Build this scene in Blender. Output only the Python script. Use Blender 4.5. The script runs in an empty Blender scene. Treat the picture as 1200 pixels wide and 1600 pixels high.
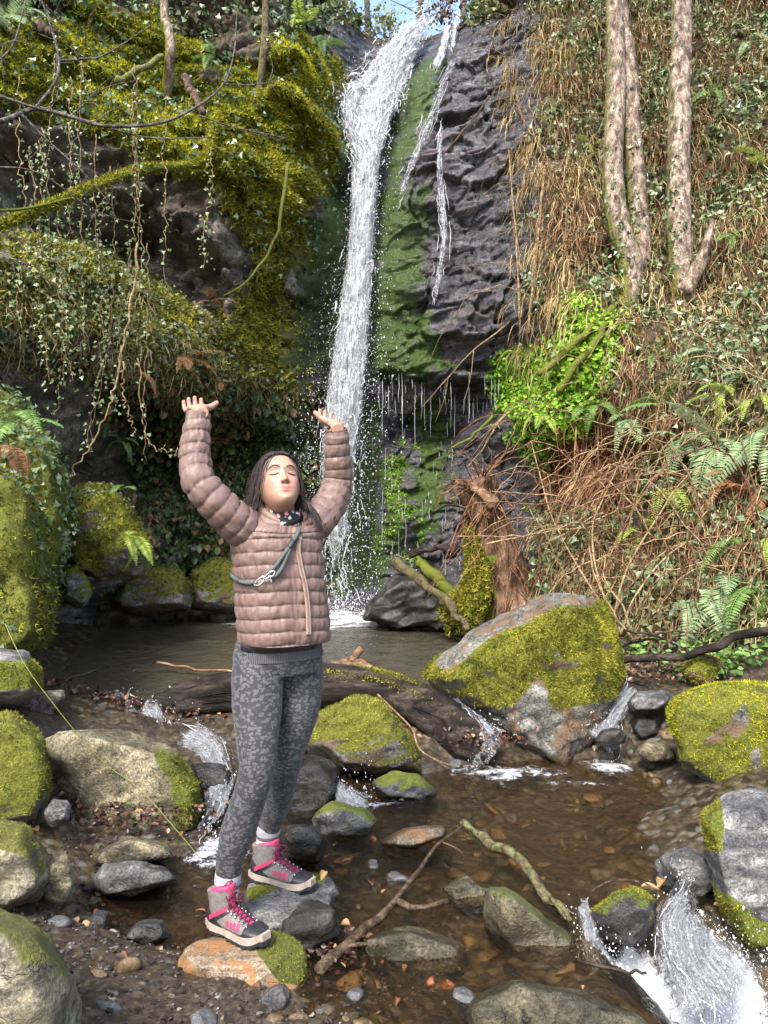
import bpy, bmesh, math, random
import numpy as np
from mathutils import Vector, Matrix, Quaternion

# ------------------------------------------------------------------ camera, sky, sun, exposure
scene = bpy.context.scene
COL = scene.collection
HC = 1.5                                    # eye height of the photographer (m) over the lower pool
FPX = 1200.0                                # focal length in photo pixels (1200 x 1600)
cam_d = bpy.data.cameras.new('camera')
cam = bpy.data.objects.new('camera', cam_d)
COL.objects.link(cam)
cam.location = (0, 0, HC)
cam.rotation_euler = (math.radians(90), 0, 0)
cam_d.sensor_fit = 'VERTICAL'
cam_d.sensor_height = 36.0
cam_d.lens = 36.0 * FPX / 1600.0
cam_d.clip_start = 0.05
cam_d.clip_end = 2000
scene.camera = cam

SUN_EL, SUN_AZ = math.radians(50), math.radians(-158)      # azimuth from +Y towards +X
sun_dir = Vector((math.sin(SUN_AZ) * math.cos(SUN_EL), math.cos(SUN_AZ) * math.cos(SUN_EL), math.sin(SUN_EL)))
world = bpy.data.worlds.new('World')
scene.world = world
world.use_nodes = True
wn = world.node_tree.nodes
sky = wn.new('ShaderNodeTexSky')
sky.sky_type = 'NISHITA'
sky.sun_disc = False
sky.sun_elevation = SUN_EL
sky.sun_rotation = SUN_AZ
sky.air_density = 1.2
sky.dust_density = 3.0
bg = wn['Background']
bg.inputs['Strength'].default_value = 0.15
world.node_tree.links.new(sky.outputs[0], bg.inputs['Color'])
sl = bpy.data.lights.new('sun', 'SUN')
sl.energy = 2.0
sl.angle = math.radians(11.0)
sl.color = (1.0, 0.95, 0.88)
so = bpy.data.objects.new('sun', sl)
COL.objects.link(so)
so.rotation_euler = (-sun_dir).to_track_quat('-Z', 'Y').to_euler()

scene.view_settings.view_transform = 'Standard'
scene.view_settings.look = 'None'
scene.view_settings.exposure = 1.74
scene.view_settings.gamma = 1.0
scene.render.engine = 'CYCLES'
scene.cycles.use_denoising = True
scene.cycles.max_bounces = 6
scene.cycles.diffuse_bounces = 3
scene.cycles.glossy_bounces = 3
scene.cycles.transmission_bounces = 4
scene.cycles.transparent_max_bounces = 24
scene.cycles.caustics_reflective = False
scene.cycles.caustics_refractive = False
scene.cycles.sample_clamp_indirect = 6.0

# ------------------------------------------------------------------ helpers
RNG = np.random.RandomState(11)
_perm = np.tile(RNG.permutation(256), 4)
_grad = RNG.normal(size=(256, 3)); _grad /= np.linalg.norm(_grad, axis=1)[:, None]

def pnoise(P):
    P = np.asarray(P, float)
    I = np.floor(P).astype(int); F = P - I
    U = F * F * F * (F * (F * 6 - 15) + 10)
    I &= 255
    out = np.zeros(len(P))
    for dx in (0, 1):
        wx = U[:, 0] if dx else 1 - U[:, 0]
        for dy in (0, 1):
            wy = U[:, 1] if dy else 1 - U[:, 1]
            for dz in (0, 1):
                wz = U[:, 2] if dz else 1 - U[:, 2]
                h = _perm[_perm[_perm[I[:, 0] + dx] + I[:, 1] + dy] + I[:, 2] + dz]
                g = _grad[h]
                d = g[:, 0] * (F[:, 0] - dx) + g[:, 1] * (F[:, 1] - dy) + g[:, 2] * (F[:, 2] - dz)
                out += wx * wy * wz * d
    return out * 1.5

def fbm(P, octv=4, gain=0.5):
    P = np.asarray(P, float); s = np.zeros(len(P)); a = 1.0
    for i in range(octv):
        s += a * pnoise(P); P = P * 2.03 + 17.3; a *= gain
    return s

def ridged(P, octv=4, gain=0.5):
    P = np.asarray(P, float); s = np.zeros(len(P)); a = 1.0
    for i in range(octv):
        s += a * (1 - 2 * np.abs(pnoise(P))); P = P * 2.07 + 9.1; a *= gain
    return s

_tab = RNG.rand(256, 5)
def facets(A, B, seed=0, tilt=.8):
    """plates of broken rock: every cell a tilted plane; returns height (about -1..1) and distance to the crack"""
    ia, ib = np.floor(A).astype(int), np.floor(B).astype(int)
    best = np.full(len(A), 1e9); sec = np.full(len(A), 1e9); out = np.zeros(len(A))
    for da in (-1, 0, 1):
        for db in (-1, 0, 1):
            h = _perm[_perm[(ia + da + seed) & 255] + ((ib + db) & 255)]
            t = _tab[h]
            ex = A - (ia + da + t[:, 0]); ez = B - (ib + db + t[:, 1]); d = ex * ex + ez * ez
            v = (t[:, 2] - .5) * 2 + tilt * ((t[:, 3] - .5) * ex + (t[:, 4] - .5) * ez)
            nb = d < best
            sec = np.where(nb, best, np.minimum(sec, d)); out = np.where(nb, v, out); best = np.where(nb, d, best)
    return out, np.sqrt(sec) - np.sqrt(best)

def sstep(a, b, x):
    t = np.clip((x - a) / (b - a), 0, 1)
    return t * t * (3 - 2 * t)

def W(px, py, Y):
    """world point seen at photo pixel (px, py) when it stands Y metres away"""
    return np.array(((px - 600.0) * Y / FPX, Y, HC + (800.0 - py) * Y / FPX))

def proj(P):
    return 600 + P[:, 0] / P[:, 1] * FPX, 800 - (P[:, 2] - HC) / P[:, 1] * FPX

def rbf_fit(XY, v, smooth=1e-3):
    XY = np.asarray(XY, float); v = np.asarray(v, float); n = len(XY)
    d = np.linalg.norm(XY[:, None] - XY[None], axis=2)
    K = np.where(d > 0, d * d * np.log(d + 1e-12), 0) + smooth * np.eye(n)
    Pm = np.c_[np.ones(n), XY]
    A = np.block([[K, Pm], [Pm.T, np.zeros((3, 3))]])
    w = np.linalg.solve(A, np.r_[v, 0, 0, 0])
    def f(Q):
        out = np.empty(len(Q))
        for s in range(0, len(Q), 40000):
            q = Q[s:s + 40000]
            dd = np.linalg.norm(q[:, None] - XY[None], axis=2)
            out[s:s + 40000] = (dd * dd * np.log(dd + 1e-12)) @ w[:n] + w[n] + q @ w[n + 1:]
        return out
    return f

def poly_sd(poly, X, Z):
    """signed distance to a polygon, positive inside"""
    poly = np.asarray(poly, float); n = len(poly)
    d = np.full(len(X), 1e9); ins = np.zeros(len(X), bool)
    for i in range(n):
        a = poly[i]; b = poly[(i + 1) % n]; e = b - a
        wx = X - a[0]; wz = Z - a[1]
        t = np.clip((wx * e[0] + wz * e[1]) / (e @ e), 0, 1)
        d = np.minimum(d, np.hypot(wx - e[0] * t, wz - e[1] * t))
        c = ((a[1] > Z) != (b[1] > Z)) & (X < (b[0] - a[0]) * (Z - a[1]) / (b[1] - a[1] + 1e-12) + a[0])
        ins ^= c
    return np.where(ins, d, -d)

def mesh_np(name, V, F, mat=None, smooth=True, attrs=None):
    """F: (n,3) or (n,4) array or a list of such arrays"""
    me = bpy.data.meshes.new(name)
    Fs = F if isinstance(F, list) else [F]
    Fs = [np.asarray(f, np.int32) for f in Fs if len(f)]
    V = np.asarray(V, np.float32)
    nl = sum(f.size for f in Fs); nf = sum(len(f) for f in Fs)
    me.vertices.add(len(V)); me.vertices.foreach_set('co', V.ravel())
    me.loops.add(nl); me.polygons.add(nf)
    me.loops.foreach_set('vertex_index', np.concatenate([f.ravel() for f in Fs]))
    tot = np.concatenate([np.full(len(f), f.shape[1], np.int32) for f in Fs])
    st = np.r_[0, np.cumsum(tot)[:-1]].astype(np.int32)
    me.polygons.foreach_set('loop_start', st)
    me.polygons.foreach_set('loop_total', tot)
    me.polygons.foreach_set('use_smooth', np.full(nf, bool(smooth)))
    if attrs:
        for k, v in attrs.items():
            v = np.asarray(v, np.float32)
            if v.ndim == 2:
                a = me.attributes.new(k, 'FLOAT_COLOR', 'POINT'); a.data.foreach_set('color', v.ravel())
            else:
                a = me.attributes.new(k, 'FLOAT', 'POINT'); a.data.foreach_set('value', v)
    me.update(calc_edges=True)
    if mat:
        me.materials.append(mat)
    return me

def tag(o, label=None, cat=None, group=None, kind=None):
    if label: o['label'] = label
    if cat: o['category'] = cat
    if group: o['group'] = group
    if kind: o['kind'] = kind
    return o

def obj(name, me, parent=None, label=None, cat=None, group=None, kind=None):
    o = bpy.data.objects.new(name, me)
    COL.objects.link(o)
    if parent: o.parent = parent
    return tag(o, label, cat, group, kind)

def empty(name, loc, label, cat, group=None):
    o = bpy.data.objects.new(name, None)
    COL.objects.link(o)
    o.location = loc
    o.empty_display_size = 0.05
    return tag(o, label, cat, group)

def child(name, me, parent, kind=None, label=None):
    """mesh in world coordinates under an Empty that stands somewhere"""
    o = obj(name, me, parent, label, None, None, kind)
    o.matrix_parent_inverse = Matrix.Translation(-Vector(parent.location)) if parent.location.length else Matrix.Identity(4)
    return o

def copy_tree(o, parent=None):
    c = o.copy(); COL.objects.link(c); c.parent = parent
    for ch in list(o.children):
        copy_tree(ch, c)
    return c

class MB:
    """mesh bag: collects vertices, faces and per-vertex attributes"""
    def __init__(s): s.V = []; s.Q = []; s.T = []; s.A = {}; s.n = 0
    def add(s, V, Q=None, T=None, **att):
        V = np.asarray(V, float).reshape(-1, 3)
        if Q is not None and len(Q): s.Q.append(np.asarray(Q) + s.n)
        if T is not None and len(T): s.T.append(np.asarray(T) + s.n)
        s.V.append(V); s.n += len(V)
        for k, v in att.items():
            s.A.setdefault(k, []).append(np.broadcast_to(np.asarray(v, float), (len(V),)).copy())
        return s
    def mesh(s, name, mat=None, smooth=True):
        F = []
        if s.Q: F.append(np.concatenate(s.Q))
        if s.T: F.append(np.concatenate(s.T))
        return mesh_np(name, np.concatenate(s.V), F, mat, smooth, {k: np.concatenate(v) for k, v in s.A.items()})

def catmull(P, n):
    P = np.asarray(P, float)
    if len(P) == 2:
        t = np.linspace(0, 1, n)[:, None]; return P[0] * (1 - t) + P[1] * t
    E = np.vstack([2 * P[0] - P[1], P, 2 * P[-1] - P[-2]])
    t = np.linspace(0, len(P) - 1 - 1e-6, n); i = t.astype(int); f = (t - i)[:, None]
    a, b, c, d = E[i], E[i + 1], E[i + 2], E[i + 3]
    return 0.5 * (2 * b + (c - a) * f + (2 * a - 5 * b + 4 * c - d) * f ** 2 + (3 * b - a - 3 * c + d) * f ** 3)

def frames(P):
    T = np.gradient(P, axis=0); T /= np.linalg.norm(T, axis=1)[:, None] + 1e-12
    n = np.cross(T[0], (0.3, 0.2, 1.0))
    if np.linalg.norm(n) < 1e-3: n = np.cross(T[0], (1, 0, 0))
    n /= np.linalg.norm(n)
    A = np.empty_like(P); A[0] = n
    for i in range(1, len(P)):
        n = A[i - 1] - T[i] * (A[i - 1] @ T[i]); A[i] = n / (np.linalg.norm(n) + 1e-12)
    return T, A, np.cross(T, A)

def tube(P, R, k=6, cap=True, bump=None):
    """tube along the points P with radii R; returns V, Q, T"""
    P = np.asarray(P, float); m = len(P)
    R = np.broadcast_to(np.asarray(R, float), (m,))
    T, A, B = frames(P)
    th = np.arange(k) * 2 * math.pi / k
    RR = R[:, None] * np.ones(k)
    if bump is not None: RR = RR * bump
    V = P[:, None] + RR[:, :, None] * (np.cos(th)[None, :, None] * A[:, None] + np.sin(th)[None, :, None] * B[:, None])
    V = V.reshape(-1, 3)
    i = np.arange(m - 1)[:, None] * k; j = np.arange(k)[None]; j2 = (j + 1) % k
    Q = np.stack([i + j, i + j2, i + k + j2, i + k + j], -1).reshape(-1, 4)
    Tt = []
    if cap:
        V = np.vstack([V, P[0] - T[0] * R[0] * 0.3, P[-1] + T[-1] * R[-1] * 0.3])
        a, b = m * k, m * k + 1
        jj = np.arange(k); j3 = (jj + 1) % k; o = (m - 1) * k
        Tt = np.vstack([np.c_[np.full(k, a), j3, jj], np.c_[np.full(k, b), o + jj, o + j3]])
    return V, Q, Tt

def unit(v):
    v = np.asarray(v, float); return v / (np.linalg.norm(v, axis=-1, keepdims=True) + 1e-12)

_ico = {}
def ico(k):
    if k not in _ico:
        bm = bmesh.new(); bmesh.ops.create_icosphere(bm, subdivisions=k, radius=1.0)
        V = np.array([v.co[:] for v in bm.verts]); F = np.array([[v.index for v in f.verts] for f in bm.faces]); bm.free()
        _ico[k] = (unit(V), F)
    return _ico[k]


# leaf templates (unit length along +y, lying in xy, z = normal)
LEAF = (np.array([(0, 0, 0), (.36, .38, .10), (.26, .75, .05), (0, 1, -.06), (-.26, .75, .05), (-.36, .38, .10), (0, .5, -.02)]),
        np.array([(0, 1, 6), (1, 2, 6), (2, 3, 6), (3, 4, 6), (4, 5, 6), (5, 0, 6)]))
IVY = (np.array([(0, 0, 0), (.5, .16, .06), (.26, .42, .02), (0, 1, -.05), (-.26, .42, .02), (-.5, .16, .06)]),
       np.array([(0, 1, 2), (0, 2, 3), (0, 3, 4), (0, 4, 5)]))
TUFT = (np.array([(-.18, 0, 0), (.18, 0, 0), (.05, .75, .65), (0, -.18, 0), (0, .18, 0), (-.6, -.2, .8), (.1, -.1, 0), (-.1, .12, 0), (.45, -.55, .75)]),
        np.array([(0, 1, 2), (3, 4, 5), (6, 7, 8)]))
THIN = (np.array([(-.012, 0, 0), (.012, 0, 0), (.04, .35, .22), (.018, .35, .22), (.03, .75, .28), (.012, .75, .28), (.06, 1.05, .22)]),
        np.array([(0, 1, 2), (0, 2, 3), (3, 2, 4), (3, 4, 5), (5, 4, 6)]))
BLADE = (np.array([(-.05, 0, 0), (.05, 0, 0), (.03, .3, .45), (-.03, .3, .45), (0, .75, .7)]),
         np.array([(0, 1, 2), (0, 2, 3), (3, 2, 4)]))

def scatter_mesh(name, P, N, tmpl, size, mat, jitter=0.5, rng=RNG, rnd=None, dirv=None, dirw=0.0, smooth=False):
    """one joined mesh of many small leaves, each with its own 'rnd' value"""
    n = len(P); tv, tf = tmpl; k = len(tv)
    Z = unit(np.asarray(N) + jitter * rng.normal(size=(n, 3)))
    D = rng.normal(size=(n, 3))
    if dirv is not None: D = D * (1 - dirw) + np.asarray(dirv) * dirw * 1.6
    Yv = unit(D - Z * np.sum(D * Z, 1)[:, None]); Xv = np.cross(Yv, Z)
    s = np.broadcast_to(np.asarray(size, float), (n,))[:, None, None]
    V = P[:, None] + s * (tv[None, :, 0:1] * Xv[:, None] + tv[None, :, 1:2] * Yv[:, None] + tv[None, :, 2:3] * Z[:, None])
    F = (tf[None] + (np.arange(n) * k)[:, None, None]).reshape(-1, tf.shape[1])
    if rnd is None: rnd = rng.rand(n)
    return mesh_np(name, V.reshape(-1, 3), F, mat, smooth, {'rnd': np.repeat(rnd, k)})

# ------------------------------------------------------------------ material helpers
def newmat(name):
    m = bpy.data.materials.new(name); m.use_nodes = True
    nt = m.node_tree
    return m, nt, nt.nodes['Principled BSDF']

def nd(nt, typ, ins=None, **props):
    n = nt.nodes.new('ShaderNode' + typ)
    for k, v in props.items(): setattr(n, k, v)
    if ins:
        for k, v in ins.items():
            s = n.inputs[k]
            if isinstance(v, bpy.types.NodeSocket): nt.links.new(v, s)
            elif isinstance(v, (tuple, list)) and s.type == 'RGBA' and len(v) == 3: s.default_value = (*v, 1)
            else: s.default_value = v
    return n

def mixc(nt, fac, a, b, blend='MIX'):
    n = nt.nodes.new('ShaderNodeMix'); n.data_type = 'RGBA'; n.blend_type = blend
    for s, v in ((n.inputs[0], fac), (n.inputs[6], a), (n.inputs[7], b)):
        if isinstance(v, bpy.types.NodeSocket): nt.links.new(v, s)
        elif isinstance(v, (tuple, list)): s.default_value = (*v[:3], 1)
        else: s.default_value = v
    return n.outputs[2]

def math_(nt, op, a, b=0.0, clamp=False):
    n = nt.nodes.new('ShaderNodeMath'); n.operation = op; n.use_clamp = clamp
    for s, v in ((n.inputs[0], a), (n.inputs[1], b)):
        if isinstance(v, bpy.types.NodeSocket): nt.links.new(v, s)
        else: s.default_value = v
    return n.outputs[0]

def ramp(nt, fac, stops):
    n = nt.nodes.new('ShaderNodeValToRGB'); e = n.color_ramp.elements
    while len(e) < len(stops): e.new(0.5)
    for el, (p, c) in zip(e, stops):
        el.position = p; el.color = (*c, 1) if len(c) == 3 else c
    nt.links.new(fac, n.inputs[0]); return n.outputs[0]

def noise(nt, co, scale, detail=4, rough=0.55, dist=0.0):
    return nd(nt, 'TexNoise', {'Vector': co, 'Scale': scale, 'Detail': detail, 'Roughness': rough, 'Distortion': dist}).outputs['Fac']

def attr(nt, name):
    return nd(nt, 'Attribute', attribute_name=name).outputs['Fac']

def link_bump(nt, bsdf, h, strength, dist):
    b = nd(nt, 'Bump', {'Height': h, 'Strength': strength, 'Distance': dist})
    nt.links.new(b.outputs[0], bsdf.inputs['Normal']); return b

def coords(nt):
    return nd(nt, 'TexCoord').outputs['Object']

def mat_leaf(name, stops, rough=0.5, trans=0.25, spec=0.35):
    m, nt, b = newmat(name)
    stops = [(p, tuple(min(.6, x * 1.45) for x in c)) for p, c in stops]
    c = ramp(nt, attr(nt, 'rnd'), stops)
    co = coords(nt)
    c = mixc(nt, math_(nt, 'MULTIPLY', noise(nt, co, 2.2, 3), 0.3), c, tuple(0.72 * x for x in stops[0][1]))
    nt.links.new(c, b.inputs['Base Color'])
    b.inputs['Roughness'].default_value = rough
    b.inputs['Specular IOR Level'].default_value = spec
    if trans > 0:
        t = nd(nt, 'BsdfTranslucent', {'Color': c})
        mx = nd(nt, 'MixShader', {0: trans, 1: b.outputs[0], 2: t.outputs[0]})
        nt.links.new(mx.outputs[0], nt.nodes['Material Output'].inputs[0])
    return m

def mat_plain(name, c1, c2, scale=30, rough=0.6, bump=0.3, bdist=0.004, spec=0.4, c3=None, detail=5, stretch=None, metal=0.0):
    m, nt, b = newmat(name)
    co = coords(nt)
    if stretch:
        co = nd(nt, 'Mapping', {'Vector': co, 'Scale': stretch}).outputs[0]
    n1 = noise(nt, co, scale, detail)
    st = [(0.32, c1), (0.68, c2)]
    if c3 is not None: st = [(0.3, c1), (0.5, c2), (0.7, c3)]
    c = ramp(nt, n1, st)
    nt.links.new(c, b.inputs['Base Color'])
    b.inputs['Roughness'].default_value = rough
    b.inputs['Specular IOR Level'].default_value = spec
    b.inputs['Metallic'].default_value = metal
    if bump:
        link_bump(nt, b, noise(nt, co, scale * 2.3, 6, 0.65), bump, bdist)
    return m

def mat_rock(name, cols, scale=3.0, rough=0.6, strata=(1, 1, 1), moss=(0.075, 0.085, 0.012), algae=(0.028, 0.055, 0.006),
             stain=None, bump=0.9, wetcol=0.45):
    """stone of three tones with fine relief; attributes moss / algae / wet / soil (0..1) tell what grows on it"""
    m, nt, b = newmat(name)
    co = coords(nt)
    cs = nd(nt, 'Mapping', {'Vector': co, 'Scale': strata, 'Rotation': (0.3, 0.5, 0.2)}).outputs[0]
    n1 = noise(nt, cs, scale, 8, 0.62, 0.4)
    n2 = noise(nt, co, scale * 5.5, 8, 0.7)
    n3 = noise(nt, co, scale * 22, 4, 0.7)
    c = ramp(nt, n1, [(0.36, cols[0]), (0.5, cols[1]), (0.64, cols[2])])
    c = mixc(nt, 0.75, c, ramp(nt, n2, [(0.36, (.30, .30, .30)), (0.5, (.9, .9, .9)), (0.64, (1.5, 1.45, 1.35))]), 'MULTIPLY')
    c = mixc(nt, 0.6, c, ramp(nt, n3, [(0.38, (.35, .35, .35)), (0.60, (1.45, 1.45, 1.45))]), 'MULTIPLY')
    if stain:
        c = mixc(nt, ramp(nt, noise(nt, co, scale * 1.7, 6, 0.6, 0.5), [(0.50, (0, 0, 0)), (0.57, (.85, .85, .85))]), c, stain)
    wob = nd(nt, 'VectorMath', {0: cs, 1: nd(nt, 'VectorMath', {0: nd(nt, 'TexNoise', {'Vector': co, 'Scale': scale * 2.2, 'Detail': 5.0}).outputs['Color'], 3: .35 / scale * 3}, operation='SCALE').outputs[0]}, operation='ADD').outputs[0]
    ck = nd(nt, 'TexVoronoi', {'Vector': wob, 'Scale': scale * 1.3}, feature='DISTANCE_TO_EDGE').outputs['Distance']
    crack = ramp(nt, ck, [(0.0, (.25, .25, .25)), (0.016, (1, 1, 1))])
    crack = mixc(nt, ramp(nt, noise(nt, co, scale * 1.1, 3), [(.46, (0, 0, 0)), (.56, (1, 1, 1))]), (1, 1, 1), crack)
    c = mixc(nt, 0.8, c, crack, 'MULTIPLY')
    tn = attr(nt, 'tone')
    c = mixc(nt, math_(nt, 'MULTIPLY', tn, 1.0, True), c, mixc(nt, 1.0, c, (1.9, 1.85, 1.8), 'MULTIPLY'))
    c = mixc(nt, math_(nt, 'MULTIPLY', tn, -1.0, True), c, mixc(nt, 1.0, c, (.35, .34, .34), 'MULTIPLY'))
    soil = math_(nt, 'MULTIPLY', attr(nt, 'soil'), 1.0, True)
    sc = ramp(nt, n2, [(0.3, (.018, .012, .006)), (0.52, (.055, .036, .018)), (0.75, (.12, .085, .045))])
    c = mixc(nt, soil, c, sc)
    def grow(att, col, c, k=2.4):
        f = math_(nt, 'ADD', math_(nt, 'MULTIPLY', attr(nt, att), k), math_(nt, 'MULTIPLY', math_(nt, 'SUBTRACT', n2, 0.5), 2.2))
        f = math_(nt, 'SUBTRACT', f, 0.62, True)
        f = math_(nt, 'MULTIPLY', f, 2.2, True)
        cc = ramp(nt, n3, [(0.3, tuple(.45 * x for x in col)), (0.5, col), (0.72, tuple(1.7 * x for x in col))])
        return mixc(nt, f, c, cc), f
    c, fa = grow('algae', algae, c)
    c, fm = grow('moss', moss, c)
    wet = attr(nt, 'wet')
    c = mixc(nt, wet, c, mixc(nt, 1.0, c, (wetcol,) * 3, 'MULTIPLY'))
    nt.links.new(c, b.inputs['Base Color'])
    r = math_(nt, 'SUBTRACT', rough, math_(nt, 'MULTIPLY', wet, rough - 0.22))
    r = math_(nt, 'ADD', r, math_(nt, 'MULTIPLY', fm, 0.35), True)
    nt.links.new(r, b.inputs['Roughness'])
    b.inputs['Specular IOR Level'].default_value = 0.45
    h = math_(nt, 'ADD', math_(nt, 'MULTIPLY', n2, 1.0), math_(nt, 'MULTIPLY', n3, 0.35))
    h = math_(nt, 'ADD', h, math_(nt, 'MULTIPLY', n1, 1.0))
    h = math_(nt, 'ADD', h, math_(nt, 'MULTIPLY', crack, .5))
    link_bump(nt, b, h, bump, 0.06 / scale)
    return m
# ------------------------------------------------------------------ terrain: ground
GP = [(-.35, 2.38, -.02), (-.15, 2.4, -.04), (-.6, 2.4, .02), (-.1, 2.2, .02), (-.45, 2.1, .04), (-.7, 2.25, .06), (-1.3, 2.3, .15), (.15, 2.1, -.06), (.5, 2.3, -.13), (.35, 2.6, -.12), (.9, 2.3, -.05), (.78, 2.55, -.07),
      (1.3, 2.3, -.75), (1.8, 2.3, -.75), (1.05, 2.3, -.5), (1.1, 2.55, -.62), (1.45, 2.62, -.62), (1.3, 2.0, -.75), (1.0, 2.7, -.35), (1.3, 2.75, -.4), (.72, 2.95, -.09), (1.2, 3.02, -.10), (1.6, 3.0, -.02), (2.0, 3, .1), (2.4, 3.4, .25),
      (.3, 3.2, -.13), (.8, 3.6, -.13), (.3, 4.1, -.13), (1.2, 4.2, -.1), (1.5, 4.5, -.03), (.9, 4.6, -.05), (.9, 3.2, -.12),
      (-.45, 2.75, -.08), (-.75, 2.85, -.13), (-.95, 2.95, -.11), (-.6, 3.1, -.12), (-.85, 3.15, -.08), (-.5, 2.55, .0), (-.9, 2.6, .03), (-1.2, 2.8, .05), (-1.5, 3.0, .2), (-.5, 3.3, -.1), (-.9, 3.4, .0), (-1.3, 3.4, .05),
      (-1.9, 3.4, .4), (-1.2, 4, .02), (-2, 4, .45), (-.75, 3.9, -.04), (-.3, 3.8, -.12), (-.9, 4.45, .06), (-.3, 4.4, -.02),
      (-2.4, 4.8, .5), (-1.6, 4.95, .25), (-1.0, 4.85, .20), (-.4, 4.9, .20), (.1, 4.95, .22), (.5, 5.05, .17), (1.4, 5.0, .18), (1.9, 5, .33), (2.4, 4.9, .5), (3, 4.6, .65),
      (-1.5, 5.6, .12), (0, 5.6, .08), (.8, 5.7, .12), (-2.3, 6, .17), (-3.0, 6, .55), (-1, 7, -.15), (.5, 7, -.1), (0, 8.5, -.3), (-2, 8, -.05), (1.0, 6.5, .2), (1.7, 6, .40),
      (2.4, 5.6, .56), (1.5, 7.2, .5), (3.2, 5.6, .85), (-4, 4, 1.0), (-4, 2, .6), (-3, 0, .1), (0, 0, 0), (3, 0, -.2), (3, 2, -.1), (4, 4, .8), (0, -4, 0), (-8, 0, .8), (8, 0, .8),
      (-3, 10, .3), (3, 10, .6), (-8, 10, 1), (8, 10, 1)]
GP = np.array(GP)
ground_f = rbf_fit(GP[:, :2], GP[:, 2], 0.02)
def ground_z(XY, detail=True):
    XY = np.asarray(XY, float)
    r = np.hypot(XY[:, 0], XY[:, 1] - 4)
    z = np.clip(ground_f(XY), -.7, 1.4)
    z = np.where(r > 9, z * np.clip((14 - r) / 5, 0, 1) + .3 * (1 - np.clip((14 - r) / 5, 0, 1)), z)
    if detail:
        P = np.c_[XY * 3.1, np.zeros(len(XY))]
        z = z + .025 * fbm(P, 4) + .02 * ridged(P * 2.6 + 5, 3)
    return z
def gz(x, y): return float(ground_z([(x, y)], False)[0])

xs = np.r_[-60, -40, -25, -16, -11, -8, -6, -5, -4.2, -3.8, np.arange(-3.5, 3.5, .04), 3.8, 4.2, 5, 6, 8, 11, 16, 25, 40, 60]
ys = np.r_[-60, -35, -20, -10, -5, -2, 0, .8, 1.3, np.arange(1.6, 9.6, .04), 9.8, 10.4, 11.5, 13, 16, 20, 30, 60]
GX, GY = np.meshgrid(xs, ys, indexing='ij')
gq = np.c_[GX.ravel(), GY.ravel()]
gzv = ground_z(gq)
def grid_q(n, m):
    i = np.arange(n - 1)[:, None] * m; j = np.arange(m - 1)[None]
    return np.stack([i + j, i + m + j, i + m + j + 1, i + j + 1], -1).reshape(-1, 4)
def mat_ground():
    m, nt, b = newmat('mud_and_gravel')
    co = coords(nt)
    vo = nd(nt, 'TexVoronoi', {'Vector': co, 'Scale': 26.0, 'Randomness': 1.0})
    n1 = noise(nt, co, 2.0, 6, .6); n2 = noise(nt, co, 40, 6, .7)
    mud = ramp(nt, n2, [(.36, (.012, .008, .005)), (.5, (.04, .028, .018)), (.66, (.095, .07, .048))])
    peb = ramp(nt, nd(nt, 'SeparateColor', {0: vo.outputs['Color']}).outputs[0], [(0, (.03, .024, .017)), (.4, (.065, .05, .03)), (.7, (.11, .083, .048)), (1, (.13, .125, .11))])
    edge = ramp(nt, vo.outputs['Distance'], [(.3, (1, 1, 1)), (.7, (.5, .46, .42))])
    peb = mixc(nt, 1.0, peb, edge, 'MULTIPLY')
    peb = mixc(nt, .5, peb, ramp(nt, n2, [(.3, (.4, .4, .4)), (.7, (1.3, 1.3, 1.3))]), 'MULTIPLY')
    c = mixc(nt, ramp(nt, n1, [(.38, (0, 0, 0)), (.55, (1, 1, 1))]), mud, peb)
    nt.links.new(c, b.inputs['Base Color'])
    nt.links.new(ramp(nt, n1, [(.35, (.55,) * 3), (.6, (.3,) * 3)]), b.inputs['Roughness'])
    h = math_(nt, 'ADD', math_(nt, 'MULTIPLY', vo.outputs['Distance'], -1.0), math_(nt, 'MULTIPLY', n2, .8))
    link_bump(nt, b, h, .35, .014)
    return m
obj('ground', mesh_np('ground', np.c_[gq, gzv], grid_q(len(xs), len(ys)), mat_ground()), kind='structure')

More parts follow.
